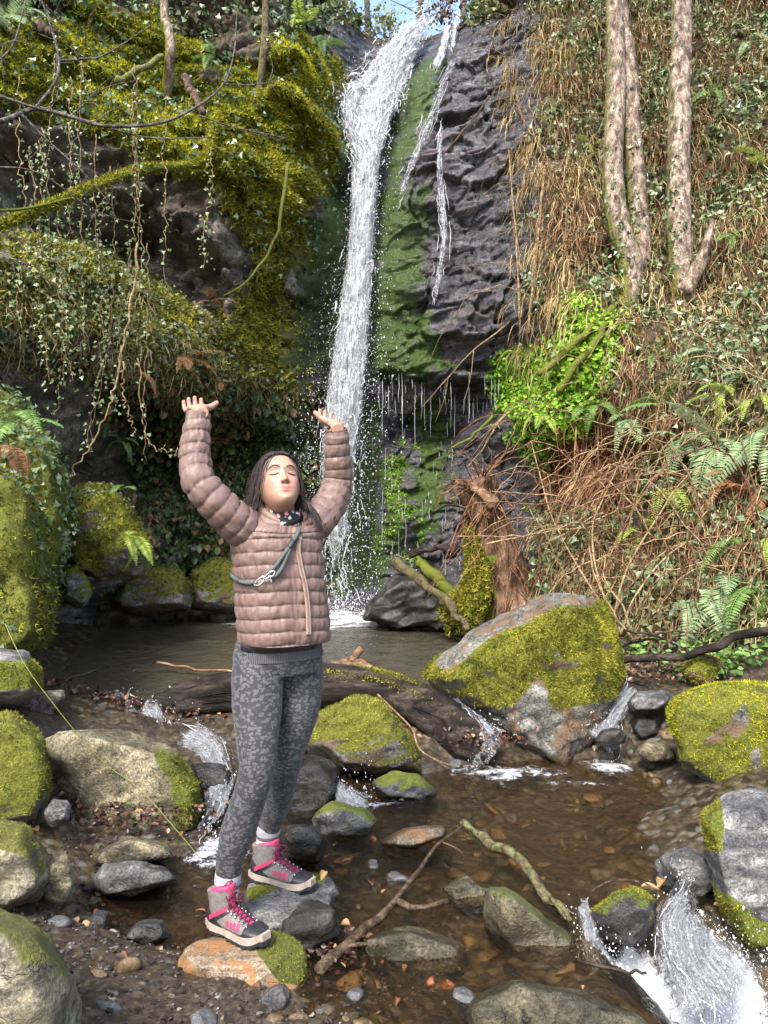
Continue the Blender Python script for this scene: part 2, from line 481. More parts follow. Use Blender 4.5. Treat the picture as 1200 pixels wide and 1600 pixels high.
# ------------------------------------------------------------------ terrain: cliffs and slope (a wall sheet Y = g(X, Z))
CP = [  # photo pixel, distance
    # left cliff
    (0, 60, 7.0), (0, 200, 6.7), (0, 330, 6.8), (100, 0, 7.9), (100, 120, 7.5), (100, 250, 7.3), (100, 330, 7.6), (250, 60, 8.6), (250, 150, 8.2), (250, 250, 7.7),
    (350, 60, 8.9), (350, 170, 8.3), (350, 300, 7.8), (330, 400, 7.9), (440, 30, 9.4), (440, 120, 8.8), (430, 250, 8.3), (430, 370, 8.5), (480, 110, 8.9), (495, 200, 8.75), (490, 290, 8.9),
    (455, 330, 8.7), (470, 430, 9.25), (440, 520, 9.1), (0, 430, 6.1), (0, 540, 6.0), (100, 430, 6.7), (100, 540, 6.5), (200, 480, 7.2), (200, 560, 7.0), (300, 540, 7.7), (300, 600, 7.6),
    (400, 600, 8.5), (400, 660, 8.7), (470, 650, 9.2), (480, 740, 9.3), (100, 640, 7.0), (150, 760, 8.1), (250, 700, 8.4), (350, 720, 8.6), (400, 800, 8.9), (300, 850, 8.7), (440, 900, 9.2),
    (250, 930, 8.6), (100, 800, 7.4), (100, 930, 7.6), (0, 700, 6.4), (0, 930, 6.4), (350, 950, 8.9), (-200, 300, 6.0), (-200, 700, 5.6), (-200, 1000, 5.4), (-200, 0, 6.6), (-300, -300, 8), (200, -300, 9.6), (430, -250, 10.6),
    # fall
    (530, 130, 10.7), (520, 200, 10.2), (520, 300, 9.8), (520, 430, 9.65), (500, 560, 9.5), (560, 90, 11.3), (600, 60, 11.8), (650, 40, 11.9), (700, 30, 11.6), (590, 160, 10.7), (575, 250, 10.05), (570, 350, 9.85),
    (560, 450, 9.75), (550, 560, 9.65), (540, 680, 9.75), (540, 800, 9.7), (540, 930, 9.6), (620, 230, 10.0), (640, 140, 10.5), (620, 330, 9.65), (610, 450, 9.5), (600, 560, 9.4), (600, 700, 9.75), (600, 850, 9.6), (600, 950, 9.5),
    # wet face
    (700, 100, 10.6), (700, 200, 9.9), (690, 320, 9.6), (680, 430, 9.4), (690, 540, 9.2), (680, 590, 9.25), (690, 650, 9.75), (700, 730, 9.5), (700, 850, 9.3), (680, 950, 9.2), (760, 80, 10.6), (770, 180, 10.0), (780, 300, 9.55),
    (790, 420, 9.2), (790, 540, 8.95), (790, 610, 9.2), (770, 720, 9.1), (760, 850, 8.7), (770, 950, 8.2), (740, 0, 11.2),
    # hillside
    (850, 60, 10.3), (850, 200, 9.5), (850, 350, 9.0), (840, 480, 8.6), (850, 580, 8.3), (830, 660, 8.2), (880, 700, 8.1), (930, 560, 8.0), (960, 430, 8.5), (1000, 250, 9.2), (1000, 80, 10.0), (1000, 560, 7.8), (950, 690, 8.0), (1000, 780, 7.2),
    (920, 790, 7.8), (880, 850, 7.5), (850, 920, 7.3), (950, 900, 6.6), (1000, 1000, 5.95), (1050, 640, 7.3), (1100, 450, 8.1), (1100, 250, 8.9), (1100, 50, 9.9), (1200, 0, 9.8), (1200, 200, 8.8), (1200, 400, 8.0), (1200, 560, 7.2), (1200, 700, 6.3),
    (1100, 750, 6.9), (1100, 880, 6.2), (1200, 850, 5.7), (1150, 960, 5.6), (1200, 1000, 5.25), (1080, 1020, 5.6), (1400, 300, 7.8), (1400, 600, 6.2), (1400, 900, 5.0), (1400, 0, 9.2), (1500, -300, 10), (1000, -250, 11.6), (800, -200, 11.8)]
CW = np.array([W(*c) for c in CP])
cliff_f = rbf_fit(CW[:, [0, 2]], CW[:, 1], 0.01)
def grid_normals(P, n):
    G = P.reshape(n[0], n[1], 3)
    a = np.gradient(G, axis=0); b = np.gradient(G, axis=1)
    N = unit(np.cross(a, b)); return N.reshape(-1, 3)
def wall_eval(CX, CT, nC):
    """the wall sheet over a grid of X and height: positions, normals and what grows where"""
    top = 8.55 + 6 * (1 - sstep(-1.15, -.75, CX)) + 6 * sstep(1.25, 1.6, CX)
    over = np.clip(CT - top, 0, None)
    CZ = CT - over * .93
    CY = cliff_f(np.c_[CX, np.minimum(CZ, 12)])
    CY = np.clip(CY, 4.5, 13)
    U, Vv = proj(np.c_[CX, CY, CZ])
    def rp(pts, u=None, v=None):     # signed distance to an authoring region, in photo pixels
        return poly_sd(pts, U if u is None else u, Vv if v is None else v)
    # recesses: overhang on the left, cave, undercut right of the fall, hollow in the slope
    for pts, dep, soft in ([(30, 330), (120, 350), (215, 330), (330, 400), (345, 500), (270, 470), (215, 430), (130, 380), (40, 365)], .75, 25), \
                          ([(135, 600), (240, 600), (350, 640), (400, 690), (360, 740), (240, 760), (160, 740)], .7, 40), \
                          ([(600, 588), (790, 600), (800, 640), (700, 690), (610, 690)], .35, 14), \
                          ([(870, 690), (960, 665), (1020, 690), (1000, 790), (900, 830), (850, 800)], .55, 25):
        CY += dep * sstep(-soft, soft, rp(pts))
    fallpath = np.array([(680, 30), (640, 70), (590, 140), (572, 230), (566, 340), (555, 450), (545, 560), (535, 690), (535, 950)], float)
    dfall = np.full(len(U), 1e9)
    for a, b_ in zip(fallpath[:-1], fallpath[1:]):
        e = b_ - a; t = np.clip(((U - a[0]) * e[0] + (Vv - a[1]) * e[1]) / (e @ e), 0, 1)
        dfall = np.minimum(dfall, np.hypot(U - a[0] - e[0] * t, Vv - a[1] - e[1] * t))
    P3 = np.c_[CX, CY, CZ]
    amp = .25 + .75 * sstep(30, 110, dfall)
    big = fbm(P3 * np.array((.9, .9, .9)), 3) * .16
    strat = ridged(np.c_[CX * 1.1 + CZ * .5, CY * 1.1, CZ * 3.2 - CX * 1.0], 4, .55) * .07
    blocks = np.abs(fbm(P3 * 2.3 + 40, 3)) * .16
    fine = fbm(P3 * 9.0, 3) * .03 + ridged(P3 * np.array((5, 5, 9)) + 2, 3) * .018
    midm = sstep(540, 580, U) * (1 - sstep(790, 840, U))
    strat = strat * (1 + 1.1 * midm) + midm * .05 * np.sign(pnoise(np.c_[CX * 1.5 + CZ, CY, CZ * 4 - CX])) * np.abs(pnoise(P3 * 1.7 + 4)) ** .5
    CY2 = CY - amp * ((big + blocks) * (1 - .62 * midm) + strat * (1 - .75 * midm) - .05) - fine * (1 - .75 * midm)
    # the terrace of free rock in the face steps out in ledges
    jx = .25 * fbm(P3 * 2.2 + 5, 3); jz = .25 * fbm(P3 * 2.2 + 55, 3)
    f1, e1 = facets((CX + CZ * .35) / .75 + jx, (CZ - CX * .28) / .42 + jz, 3, .9)
    f2, e2 = facets((CX + CZ * .35) / .27 + jx * 2, (CZ - CX * .28) / .13 + jz * 2, 11, .9)
    leftm = 1 - sstep(480, 540, U)
    f3, e3 = facets((CX + CZ * .3) / .10 + jx * 5, (CZ - CX * .28) / .045 + jz * 5, 23, .9)
    CY2 -= (midm * (.13 * f1 + .05 * f2 + .016 * f3) * amp + leftm * (.16 * f1 + .06 * f2 + .016 * f3))
    CY2 += (midm * amp + leftm) * (.06 * np.exp(-(e1 / .05) ** 2) + .025 * np.exp(-(e2 / .07) ** 2))
    led = np.sin((CZ * 2.1 + CX * .5 + .5 * pnoise(P3 * .8)) * 2.2)
    CY2 -= amp * midm * .07 * np.tanh(led * 3)
    CPOS = np.c_[CX, CY2, CZ]
    CN = grid_normals(CPOS, nC); CN *= np.sign(-CN[:, 1:2] + 1e-9 * 1)     # towards the viewer's side
    CN = np.where((CN[:, 1:2] > 0), -CN, CN)
    nz1 = fbm(P3 * 1.3 + 3, 3); nz2 = fbm(P3 * 3.7 + 8, 3)
    algae = np.zeros(len(U))
    for pts in ([(640, 110), (700, 85), (668, 190), (625, 290), (670, 290), (665, 400), (650, 470), (700, 570), (640, 590), (570, 590), (578, 400), (592, 290)],
                [(505, 190), (550, 190), (550, 330), (532, 480), (505, 605), (420, 575), (470, 500), (468, 420), (500, 320)],
                [(640, 615), (700, 610), (702, 760), (690, 830), (640, 840), (650, 700)], [(500, 640), (600, 640), (610, 920), (500, 920)]):
        algae = np.maximum(algae, sstep(-25, 22, rp(pts) + 16 * nz2 + 14 * pnoise(np.c_[CX * 7, CZ * .9, CX * 0])))
    algae[(rp([(500, 640), (600, 640), (610, 920), (500, 920)]) > 0)] *= .75
    wet = sstep(520, 570, U) * (1 - sstep(815, 860, U + 30 * nz1))
    wet = np.maximum(wet, .8 * sstep(380, 520, U) * (1 - sstep(540, 620, U)) * sstep(380, 480, Vv))
    moss = np.zeros(len(U))
    for pts, k in (([(-300, 40), (240, 30), (330, 110), (480, 60), (535, 110), (530, 280), (470, 330), (480, 430), (400, 480), (350, 300), (240, 260), (100, 190), (-300, 200)], 1.0),
                   ([(-200, 370), (230, 470), (420, 590), (500, 600), (520, 660), (380, 640), (250, 560), (-200, 470)], .75),
                   ([(340, 440), (460, 440), (500, 640), (500, 850), (380, 850), (330, 560)], .6), ([(380, 560), (500, 560), (500, 900), (330, 900)], .5),
                   ([(590, 700), (650, 700), (640, 860), (590, 860)], .6), ([(770, 560), (930, 480), (960, 640), (880, 760), (800, 700)], 1.0)):
        moss = np.maximum(moss, k * sstep(-20, 30, rp(pts) + 25 * nz1))
    moss *= .75 + .5 * nz1
    algae *= .72 + .35 * pnoise(np.c_[CX * 9, CZ * 1.1, CX * 0 + 4]) - .25 * (f2 > .5)
    soil = np.maximum(sstep(815, 860, U + 25 * nz1), (1 - sstep(470, 540, U)) * (1 - sstep(260, 330, Vv - .12 * U)) * .9)
    soil = np.maximum(soil, sstep(0, 60, rp([(-300, 380), (200, 470), (330, 560), (420, 650), (200, 620), (-300, 620)])) * .8)
    soil = np.maximum(soil, sstep(8.5, 8.7, CT))
    tone = np.clip(.5 * f1 + .35 * f2 + .25 * f3, -1, 1) * (midm + .7 * leftm) * .8
    return dict(CPOS=CPOS, CN=CN, U=U, Vv=Vv, CY2=CY2, CZ=CZ, nz1=nz1, nz2=nz2, att=dict(moss=moss, algae=algae, wet=wet, soil=soil, tone=tone))
def wall_grid(x0, x1, step, t1=13.0):
    cx = np.arange(x0, x1, step); ct = np.arange(-.5, t1, step)
    A, B = np.meshgrid(cx, ct, indexing='ij')
    return wall_eval(A.ravel(), B.ravel(), (len(cx), len(ct))), grid_q(len(cx), len(ct))
M_CLIFF = {'left': mat_rock('mossy_dark_rock', ((.03, .027, .022), (.085, .075, .06), (.19, .175, .15)), 2.2, .62, (1, 1, 2.2), moss=(.085, .09, .014)),
           'mid': mat_rock('wet_slate', ((.018, .018, .021), (.055, .055, .064), (.14, .14, .16)), 2.4, .32, (1, 1, 3.2), moss=(.05, .075, .008), algae=(.032, .064, .005), stain=(.075, .062, .07), wetcol=.9, bump=1.0),
           'right': mat_rock('slope_soil', ((.03, .022, .014), (.07, .05, .03), (.13, .1, .065)), 2.4, .8, (1, 1, 1), moss=(.09, .13, .012))}
for nm, key, (x0, x1, st_), lo, hi in (('left_cliff', 'left', (-7.0, .2, .027), -1e9, 508), ('waterfall_cliff', 'mid', (-1.5, 2.7, .018), 503, 838), ('hillside', 'right', (1.0, 7.5, .05), 833, 1e9)):
    w_, Q_ = wall_grid(x0, x1, st_, 11.0 if key == 'mid' else 13.0)
    uf = w_['U'][Q_].mean(1) + 18 * w_['nz2'][Q_[:, 0]]
    F = Q_[(uf >= lo) & (uf < hi)]
    idx, inv = np.unique(F, return_inverse=True)
    obj(nm, mesh_np(nm, w_['CPOS'][idx], inv.reshape(F.shape), M_CLIFF[key], True, {k: v[idx] for k, v in w_['att'].items()}), kind='structure')
WALL, Qall = wall_grid(-7.5, 7.5, .04)
CPOS, CN, U, Vv, CY2, CZ, nz1, nz2, moss = [WALL[k] for k in ('CPOS', 'CN', 'U', 'Vv', 'CY2', 'CZ', 'nz1', 'nz2')] + [WALL['att']['moss']]

# sampling of the wall sheet for plants
_tri_area = np.linalg.norm(np.cross(CPOS[Qall[:, 1]] - CPOS[Qall[:, 0]], CPOS[Qall[:, 3]] - CPOS[Qall[:, 0]]), axis=1)
_tri_area = np.minimum(_tri_area, .012)
QU = U[Qall].mean(1); QV = Vv[Qall].mean(1)
def sample_wall(weight, n, rng):
    w = _tri_area * weight; w = w / w.sum()
    f = rng.choice(len(w), n, p=w)
    a, b = rng.rand(n, 1), rng.rand(n, 1)
    q = Qall[f]
    P = CPOS[q[:, 0]] * (1 - a) * (1 - b) + CPOS[q[:, 1]] * a * (1 - b) + CPOS[q[:, 2]] * a * b + CPOS[q[:, 3]] * (1 - a) * b
    return P, CN[q[:, 0]], f
INVIEW = ((QU > -120) & (QU < 1320) & (QV > -120) & (QV < 1150)).astype(float)
def wall_at(px, py):
    """point of the wall sheet seen near a photo pixel, and its normal"""
    d = (U - px) ** 2 + (Vv - py) ** 2
    d = d + 30 * (CY2 - CY2.min())
    i = int(np.argmin(d)); return CPOS[i], CN[i]

# ------------------------------------------------------------------ water
def mat_water(name, tint, murk, murk_amt, ripple=9.0, rstr=.25, foamy=True):
    m, nt, b = newmat(name)
    nt.nodes.remove(b)
    co = coords(nt)
    cs = nd(nt, 'Mapping', {'Vector': co, 'Scale': (1, .55, 1)}).outputs[0]
    n1 = noise(nt, cs, ripple, 4, .55, .6); n2 = noise(nt, cs, ripple * 3.5, 3, .6)
    h = math_(nt, 'ADD', n1, math_(nt, 'MULTIPLY', n2, .35))
    bp = nd(nt, 'Bump', {'Height': h, 'Strength': rstr, 'Distance': .05}).outputs[0]
    tr = nd(nt, 'BsdfTransparent', {'Color': tint})
    df = nd(nt, 'BsdfDiffuse', {'Color': murk})
    base = nd(nt, 'MixShader', {0: murk_amt, 1: tr.outputs[0], 2: df.outputs[0]})
    gl = nd(nt, 'BsdfGlossy', {'Color': (1, 1, 1), 'Roughness': .05, 'Normal': bp})
    fr = nd(nt, 'Fresnel', {'IOR': 1.33, 'Normal': bp})
    s = nd(nt, 'MixShader', {0: fr.outputs[0], 1: base.outputs[0], 2: gl.outputs[0]})
    if foamy:
        fo = attr(nt, 'foam')
        nf = noise(nt, co, 34, 6, .75, 1.2)
        nf2 = noise(nt, co, 9, 5, .7, 1.5)
        f = math_(nt, 'ADD', math_(nt, 'MULTIPLY', fo, 1.15), math_(nt, 'ADD', math_(nt, 'MULTIPLY', nf, 1.9), math_(nt, 'MULTIPLY', nf2, 1.5)))
        f = math_(nt, 'SUBTRACT', f, 2.35, True)
        f = math_(nt, 'MULTIPLY', f, 2.6, True)
        wd = nd(nt, 'BsdfPrincipled', {'Base Color': (.62, .64, .67), 'Roughness': .3, 'Normal': nd(nt, 'Bump', {'Height': nf, 'Strength': .8, 'Distance': .03}).outputs[0]})
        s = nd(nt, 'MixShader', {0: f, 1: s.outputs[0], 2: wd.outputs[0]})
    nt.links.new(s.outputs[0], nt.nodes['Material Output'].inputs[0])
    return m
M_LOW = mat_water('brown_stream_water', (.86, .75, .58), (.06, .045, .028), .08, 11, .75)
M_UP = mat_water('olive_pool_water', (.62, .55, .40), (.13, .115, .08), .42, 6, .5)

CASC = [(.70, 2.80), (.80, 2.90), (1.24, 2.95), (1.40, 2.86), (2.3, 2.6), (2.3, 1.6), (.98, 1.6), (.80, 2.45), (.72, 2.62)]
wx = np.arange(-1.6, 2.4, .025); wy = np.arange(1.55, 5.1, .025)
WX, WY = np.meshgrid(wx, wy, indexing='ij'); WX = WX.ravel(); WY = WY.ravel()
sd = poly_sd(CASC, WX, WY)
drop = sstep(0, .22, sd)
wp = np.c_[WX, WY, np.zeros(len(WX))]
wz = -.30 * drop + .004 * fbm(wp * np.array((7, 5, 1)), 3) + drop * (.045 * fbm(wp * 9, 4) + .03 * fbm(wp * 24, 3)) - .04 * sstep(.3, .9, sd)
wz += .035 * sstep(-.02, .05, sd) * (1 - sstep(.05, .2, sd)) * fbm(np.c_[WX * 14, WY * 2, WX * 0], 2)
foam = sstep(.03, .16, sd) * (1.05 + .6 * fbm(wp * 5, 3)) + .8 * sstep(.0, .04, sd) * (fbm(np.c_[WX * 16, WY * 2.5, WX * 0 + 3], 3) > .25)
for fx, fy, rx, ry, k in ((.72, 4.42, .40, .16, .8), (.45, 4.62, .22, .2, .95), (1.0, 4.25, .4, .12, .5), (1.32, 4.55, .2, .2, .8), (-.73, 3.42, .18, .22, .9), (-.05, 3.95, .2, .1, .6), (.95, 4.3, .35, .06, .45), (.1, 4.0, .12, .14, .6)):
    foam = np.maximum(foam, k * np.exp(-((WX - fx) / rx) ** 2 - ((WY - fy) / ry) ** 2) * (1 + .5 * fbm(wp * np.array((8, 14, 1)), 3)))
obj('stream_water', mesh_np('stream_water', np.c_[WX, WY, wz], grid_q(len(wx), len(wy)), M_LOW, True, {'foam': foam}), kind='structure')

UPZ = .287
ux = np.arange(-4.2, 1.9, .035); uy = np.arange(4.95, 9.9, .035)
UX, UY = np.meshgrid(ux, uy, indexing='ij'); UX = UX.ravel(); UY = UY.ravel()
up = np.c_[UX, UY, np.zeros(len(UX))]
dist = np.hypot(UX + .5, (UY - 9.0) * .9)
foam = .9 * np.exp(-(dist / .7) ** 2) + .75 * np.exp(-((UX + 1.15) / .7) ** 2 - ((UY - 8.35) / .35) ** 2) + .25 * np.exp(-((UY - 8.2) / 1.2) ** 2) * np.exp(-(UX + .6) ** 2 / 3)
foam *= 1 + .9 * fbm(up * np.array((4, 7, 1)), 4)
uz = UPZ + .006 * fbm(up * np.array((4, 5, 1)), 3) + .03 * np.exp(-(dist / .6) ** 2) * fbm(up * 9, 3)
obj('plunge_pool', mesh_np('plunge_pool', np.c_[UX, UY, uz], grid_q(len(ux), len(uy)), M_UP, True, {'foam': foam}), kind='structure')

def mat_white(name, alpha=True, sc=1.0, thr=.45):
    m, nt, b = newmat(name)
    b.inputs['Base Color'].default_value = (.62, .64, .67, 1)
    b.inputs['Roughness'].default_value = .35
    b.inputs['Specular IOR Level'].default_value = .4
    if alpha:
        u, v, dn = attr(nt, 'u'), attr(nt, 'v'), attr(nt, 'dens')
        co = nd(nt, 'CombineXYZ', {0: math_(nt, 'MULTIPLY', u, 46 * sc), 1: math_(nt, 'MULTIPLY', v, 5.5 * sc), 2: attr(nt, 'layer')}).outputs[0]
        n1 = noise(nt, co, 1.0, 6, .68, .8)
        n2 = noise(nt, coords(nt), 42 * sc, 4, .7)
        h = math_(nt, 'ADD', n1, math_(nt, 'MULTIPLY', n2, .6))
        a = math_(nt, 'SUBTRACT', math_(nt, 'ADD', h, dn), thr + .55)
        a = math_(nt, 'MULTIPLY', a, 2.4, True)
        nt.links.new(a, b.inputs['Alpha'])
        link_bump(nt, b, h, .9, .05)
        c = ramp(nt, h, [(.62, (.14, .165, .20)), (.78, (.36, .38, .41)), (.98, (.66, .68, .70))])
        nt.links.new(c, b.inputs['Base Color'])
    return m
M_FALL = mat_white('white_water'); M_DROP = mat_white('water_drops', False)

def flow_sheet(bag, path, nu=22, nv=200, bulge=.1, amp=.03, layer=0., back=0., dens=1.0, wmul=1.0, rng=RNG):
    pp = np.array([W(*q[:3]) for q in path]); hw = np.array([q[3] * q[2] / FPX for q in path]) * wmul
    C = catmull(pp, nv); H = catmull(np.c_[hw, hw, hw], nv)[:, 0]
    L = np.r_[0, np.cumsum(np.linalg.norm(np.diff(C, axis=0), axis=1))]
    T = unit(np.gradient(C, axis=0)); S = unit(np.cross(T, (0, -1, .001)))
    Nn = np.cross(S, T); Nn *= np.sign(-Nn[:, 1:2] + Nn[:, 2:3] * .3)
    u = np.linspace(-1, 1, nu)
    V = C[:, None] + (H[:, None] * u)[:, :, None] * S[:, None] + ((bulge * (1 - u ** 2) - back))[None, :, None] * Nn[:, None]
    uu = np.broadcast_to(u[None] * H[:, None], (nv, nu)); vv = np.broadcast_to(L[:, None], (nv, nu))
    d = fbm(np.c_[uu.ravel() * 14, vv.ravel() * 3.2, np.full(nu * nv, layer * 3.3)], 4)
    V = V.reshape(-1, 3) + (amp * d)[:, None] * np.repeat(Nn, nu, 0)
    V += (.5 * amp * fbm(V * 17, 2))[:, None] * np.repeat(Nn, nu, 0)
    tv = np.repeat(np.linspace(0, 1, nv), nu)
    dens = np.interp(tv, np.linspace(0, 1, len(dens)), dens) if hasattr(dens, '__len__') else dens
    dens = dens - .5 * (1 - sstep(0, .08, tv)) - .6 * sstep(.86, 1, tv)
    de = dens - .85 * np.abs(np.broadcast_to(u[None], (nv, nu)).ravel()) ** 2.2
    i = np.arange(nv - 1)[:, None] * nu; j = np.arange(nu - 1)[None]
    Q = np.stack([i + j, i + nu + j, i + nu + j + 1, i + j + 1], -1).reshape(-1, 4)
    bag.add(V, Q, None, u=uu.ravel() + layer * 7, v=vv.ravel(), dens=de, layer=layer)
    return C, S, Nn, H, L

OCT_V = np.array([(1, 0, 0), (-1, 0, 0), (0, 1, 0), (0, -1, 0), (0, 0, 1.7), (0, 0, -1.7)], float)
OCT_F = np.array([(0, 2, 4), (2, 1, 4), (1, 3, 4), (3, 0, 4), (2, 0, 5), (1, 2, 5), (3, 1, 5), (0, 3, 5)])
def drops_mesh(name, P, R, rng, stretch=1.0):
    n = len(P)
    V = P[:, None] + np.asarray(R)[:, None, None] * OCT_V[None] * np.array((1, 1, stretch)) + 0
    V = V + rng.normal(size=V.shape) * (np.asarray(R)[:, None, None] * .25)
    F = (OCT_F[None] + (np.arange(n) * 6)[:, None, None]).reshape(-1, 3)
    return mesh_np(name, V.reshape(-1, 3), F, M_DROP, True)

def strands(bag, C, S, Nn, H, n, rng, lmin=5, lmax=18, r=(.004, .012), spread=1.0, front=.1, v0=0., v1=1., wob=.02):
    m = len(C)
    for k in range(n):
        a = int((v0 + (v1 - v0) * rng.rand()) * (m - 6)); b = min(m - 1, a + rng.randint(lmin, lmax))
        if b - a < 4: continue
        u = np.clip(rng.normal() * .5, -1.15, 1.15) * spread
        idx = np.linspace(a, b, 5).astype(int)
        f = rng.rand() * front
        drift = np.linspace(0, rng.normal() * .12, 5)
        P = C[idx] + ((u + drift) * H[idx])[:, None] * S[idx] + (f + .02) * Nn[idx] + rng.normal(size=(5, 3)) * wob * .5
        rr = rng.uniform(*r) * np.array((.3, .9, 1, .8, .2))
        v, q, t = tube(P, rr, 4, False)
        bag.add(v, q)

rw = np.random.RandomState(5)
FALL = [(676, 30, 11.6, 18), (644, 62, 11.2, 25), (614, 100, 10.75, 33), (592, 145, 10.35, 36), (581, 190, 10.0, 32), (574, 240, 9.78, 24), (569, 300, 9.62, 22), (566, 360, 9.52, 21),
        (560, 430, 9.42, 23), (553, 500, 9.32, 27), (545, 570, 9.22, 31), (537, 640, 9.12, 34), (529, 720, 9.05, 34), (525, 800, 9.0, 33), (526, 880, 8.97, 34), (530, 962, 8.95, 40)]
LOBE = [(612, 118, 10.7, 16), (580, 140, 10.3, 22), (556, 150, 10.15, 22), (548, 180, 10.02, 20), (556, 220, 9.85, 18), (568, 260, 9.66, 14), (569, 310, 9.6, 12)]
bag = MB()
C, S, Nn, H, L = flow_sheet(bag, FALL, 26, 260, .14, .05, 0.0, .0, (.75, .8, .85, .95, 1.05, 1.05, 1.0, .95, .85, .7, .5, .5))
flow_sheet(bag, FALL, 22, 220, .10, .05, 1.0, -.07, (.5, .5, .55, .65, .7, .7, .65, .6, .55, .45, .3, .3), 1.12)
flow_sheet(bag, FALL, 22, 220, .04, .04, 2.0, .05, (.5, .5, .5, .55, .6, .55, .55, .55, .5, .4, .3, .35), 1.3)
Cl, Sl, Nl, Hl, _ = flow_sheet(bag, LOBE, 16, 80, .12, .05, 3.0, -.02, .62)
RIB = [[(700, 45, 11.3, 8), (690, 85, 10.7, 9), (676, 120, 10.3, 10)], [(716, 25, 11.4, 9), (708, 60, 11.0, 8), (706, 90, 10.6, 7)],
       [(712, 95, 10.45, 10), (690, 140, 10.1, 13), (668, 200, 9.8, 14), (640, 270, 9.5, 11), (612, 340, 9.35, 8)],
       [(690, 190, 9.72, 5), (686, 260, 9.5, 8), (690, 320, 9.35, 10), (692, 380, 9.2, 9), (684, 440, 9.1, 8), (676, 490, 9.0, 6)],
       [(645, 100, 10.45, 9), (622, 150, 10.2, 12), (600, 205, 9.85, 12), (588, 260, 9.62, 8)]]
rc = []
for k, pth in enumerate(RIB):
    rc.append(flow_sheet(bag, pth, 10, 60, .03, .02, 5.0 + k, -.06, (.62, .5, .36, .42, .42)[k]))
fall = obj('waterfall', bag.mesh('waterfall', M_FALL), kind='structure')
sb = MB()
strands(sb, C, S, Nn, H, 420, rw, 3, 7, (.002, .007), 1.0, .15)
strands(sb, C, S, Nn, H, 130, rw, 3, 7, (.0012, .0035), 1.2, .15, .55, 1.0)
strands(sb, C, S, Nn, H, 200, rw, 3, 6, (.004, .010), 1.1, .2, .0, .35, .04)
strands(sb, Cl, Sl, Nl, Hl, 180, rw, 3, 9, (.003, .008), 1.3, .2, 0, 1, .05)
for (c_, s_, n_, h_, l_), k in zip(rc, (25, 14, 16, 22, 20)):
    strands(sb, c_, s_, n_, h_, k, rw, 4, 10, (.001, .003), 1.1, .05)
for k in range(150):        # drips under the ledge and down the dark wall
    if k < 80:
        p, n_ = wall_at(rw.uniform(590, 800), rw.uniform(582, 625)); ln = rw.gamma(2, .13)
    else:
        p, n_ = wall_at(rw.uniform(575, 720), rw.uniform(640, 880)); ln = rw.gamma(2, .06)
    p0 = p + np.array((0, -.12 - .1 * rw.rand(), 0))
    zz = np.linspace(0, -ln, 4)
    v, q, t = tube(p0 + np.c_[rw.normal(size=4) * .004, np.zeros(4), zz], rw.uniform(.0008, .0024) * np.array((.5, 1, 1, .4)), 4, False)
    sb.add(v, q)
obj('water_strands', sb.mesh('water_strands', M_DROP), fall, kind='stuff')
n = 9500
tt = np.clip(rw.beta(2.2, 1.1, n), 0, .999); ii = (tt * (len(C) - 1)).astype(int)
uu = rw.normal(size=n) * (.5 + .9 * tt) + .35 * np.maximum(0, tt - .6)
Pd = C[ii] + (uu * H[ii])[:, None] * S[ii] + (rw.rand(n) * .3 - .05)[:, None] * Nn[ii] + rw.normal(size=(n, 3)) * .03
n2 = 1600
Ps = np.c_[rw.normal(size=n2) * .5 - .55, 8.75 + rw.normal(size=n2) * .2, UPZ + np.abs(rw.normal(size=n2)) * .16]
n3 = 1200; i3 = (rw.rand(n3) * (len(Cl) - 1)).astype(int)
Pl = Cl[i3] + (rw.normal(size=n3) * 1.0 * Hl[i3])[:, None] * Sl[i3] + (rw.rand(n3) * .3)[:, None] * Nl[i3]
Pd = np.vstack([Pd, Ps, Pl])
obj('water_drops', drops_mesh('water_drops', Pd, rw.gamma(1.5, .0016, len(Pd)) + .0011, rw), fall, kind='stuff')

# small cascades between the two pools and below the lower one
def cascade(name, path, n_str, n_drop, bulge=.03, dens=.95, seed=1, r=(.001, .0032), spray=.05):
    rng = np.random.RandomState(seed); b = MB()
    c, s, nn, h, l = flow_sheet(b, path, 14, 70, bulge, .025, seed * 1.0, 0, dens)
    flow_sheet(b, path, 14, 70, bulge, .03, seed + .5, -.03, dens - .3, 1.1)
    o = obj(name, b.mesh(name, M_CASC), kind='structure')
    b2 = MB(); strands(b2, c, s, nn, h, n_str // 2, rng, 5, 10, (.0008, .0022), 1.0, .03, 0, 1, .004)
    obj('water_strands', b2.mesh('water_strands', M_DROP), o, kind='stuff')
    i = (np.sqrt(rng.rand(n_drop)) * (len(c) - 1)).astype(int)
    P = c[i] + (rng.normal(size=n_drop) * .8 * h[i])[:, None] * s[i] + np.abs(rng.normal(size=(n_drop, 3))) * spray * np.array((0, -.6, 1)) + rng.normal(size=(n_drop, 3)) * .02
    obj('water_drops', drops_mesh('water_drops', P, rng.gamma(1.6, .0008, n_drop) + .0006, rng), o, kind='stuff')
M_CASC = mat_white('cascade_water', True, 2.6, .5)
cascade('cascade', [(175, 1092, 4.98, 30), (190, 1110, 4.88, 34), (205, 1130, 4.76, 36), (215, 1150, 4.7, 36)], 60, 120, seed=2, dens=.6)
cascade('cascade', [(232, 1108, 4.86, 26), (236, 1128, 4.74, 28), (240, 1156, 4.66, 30)], 60, 160, seed=3, dens=.95)
cascade('cascade', [(290, 1162, 4.55, 50), (330, 1180, 4.4, 44), (345, 1215, 4.15, 34), (345, 1260, 3.9, 30), (338, 1300, 3.65, 26), (330, 1335, 3.4, 30)], 160, 350, seed=4, dens=.85)
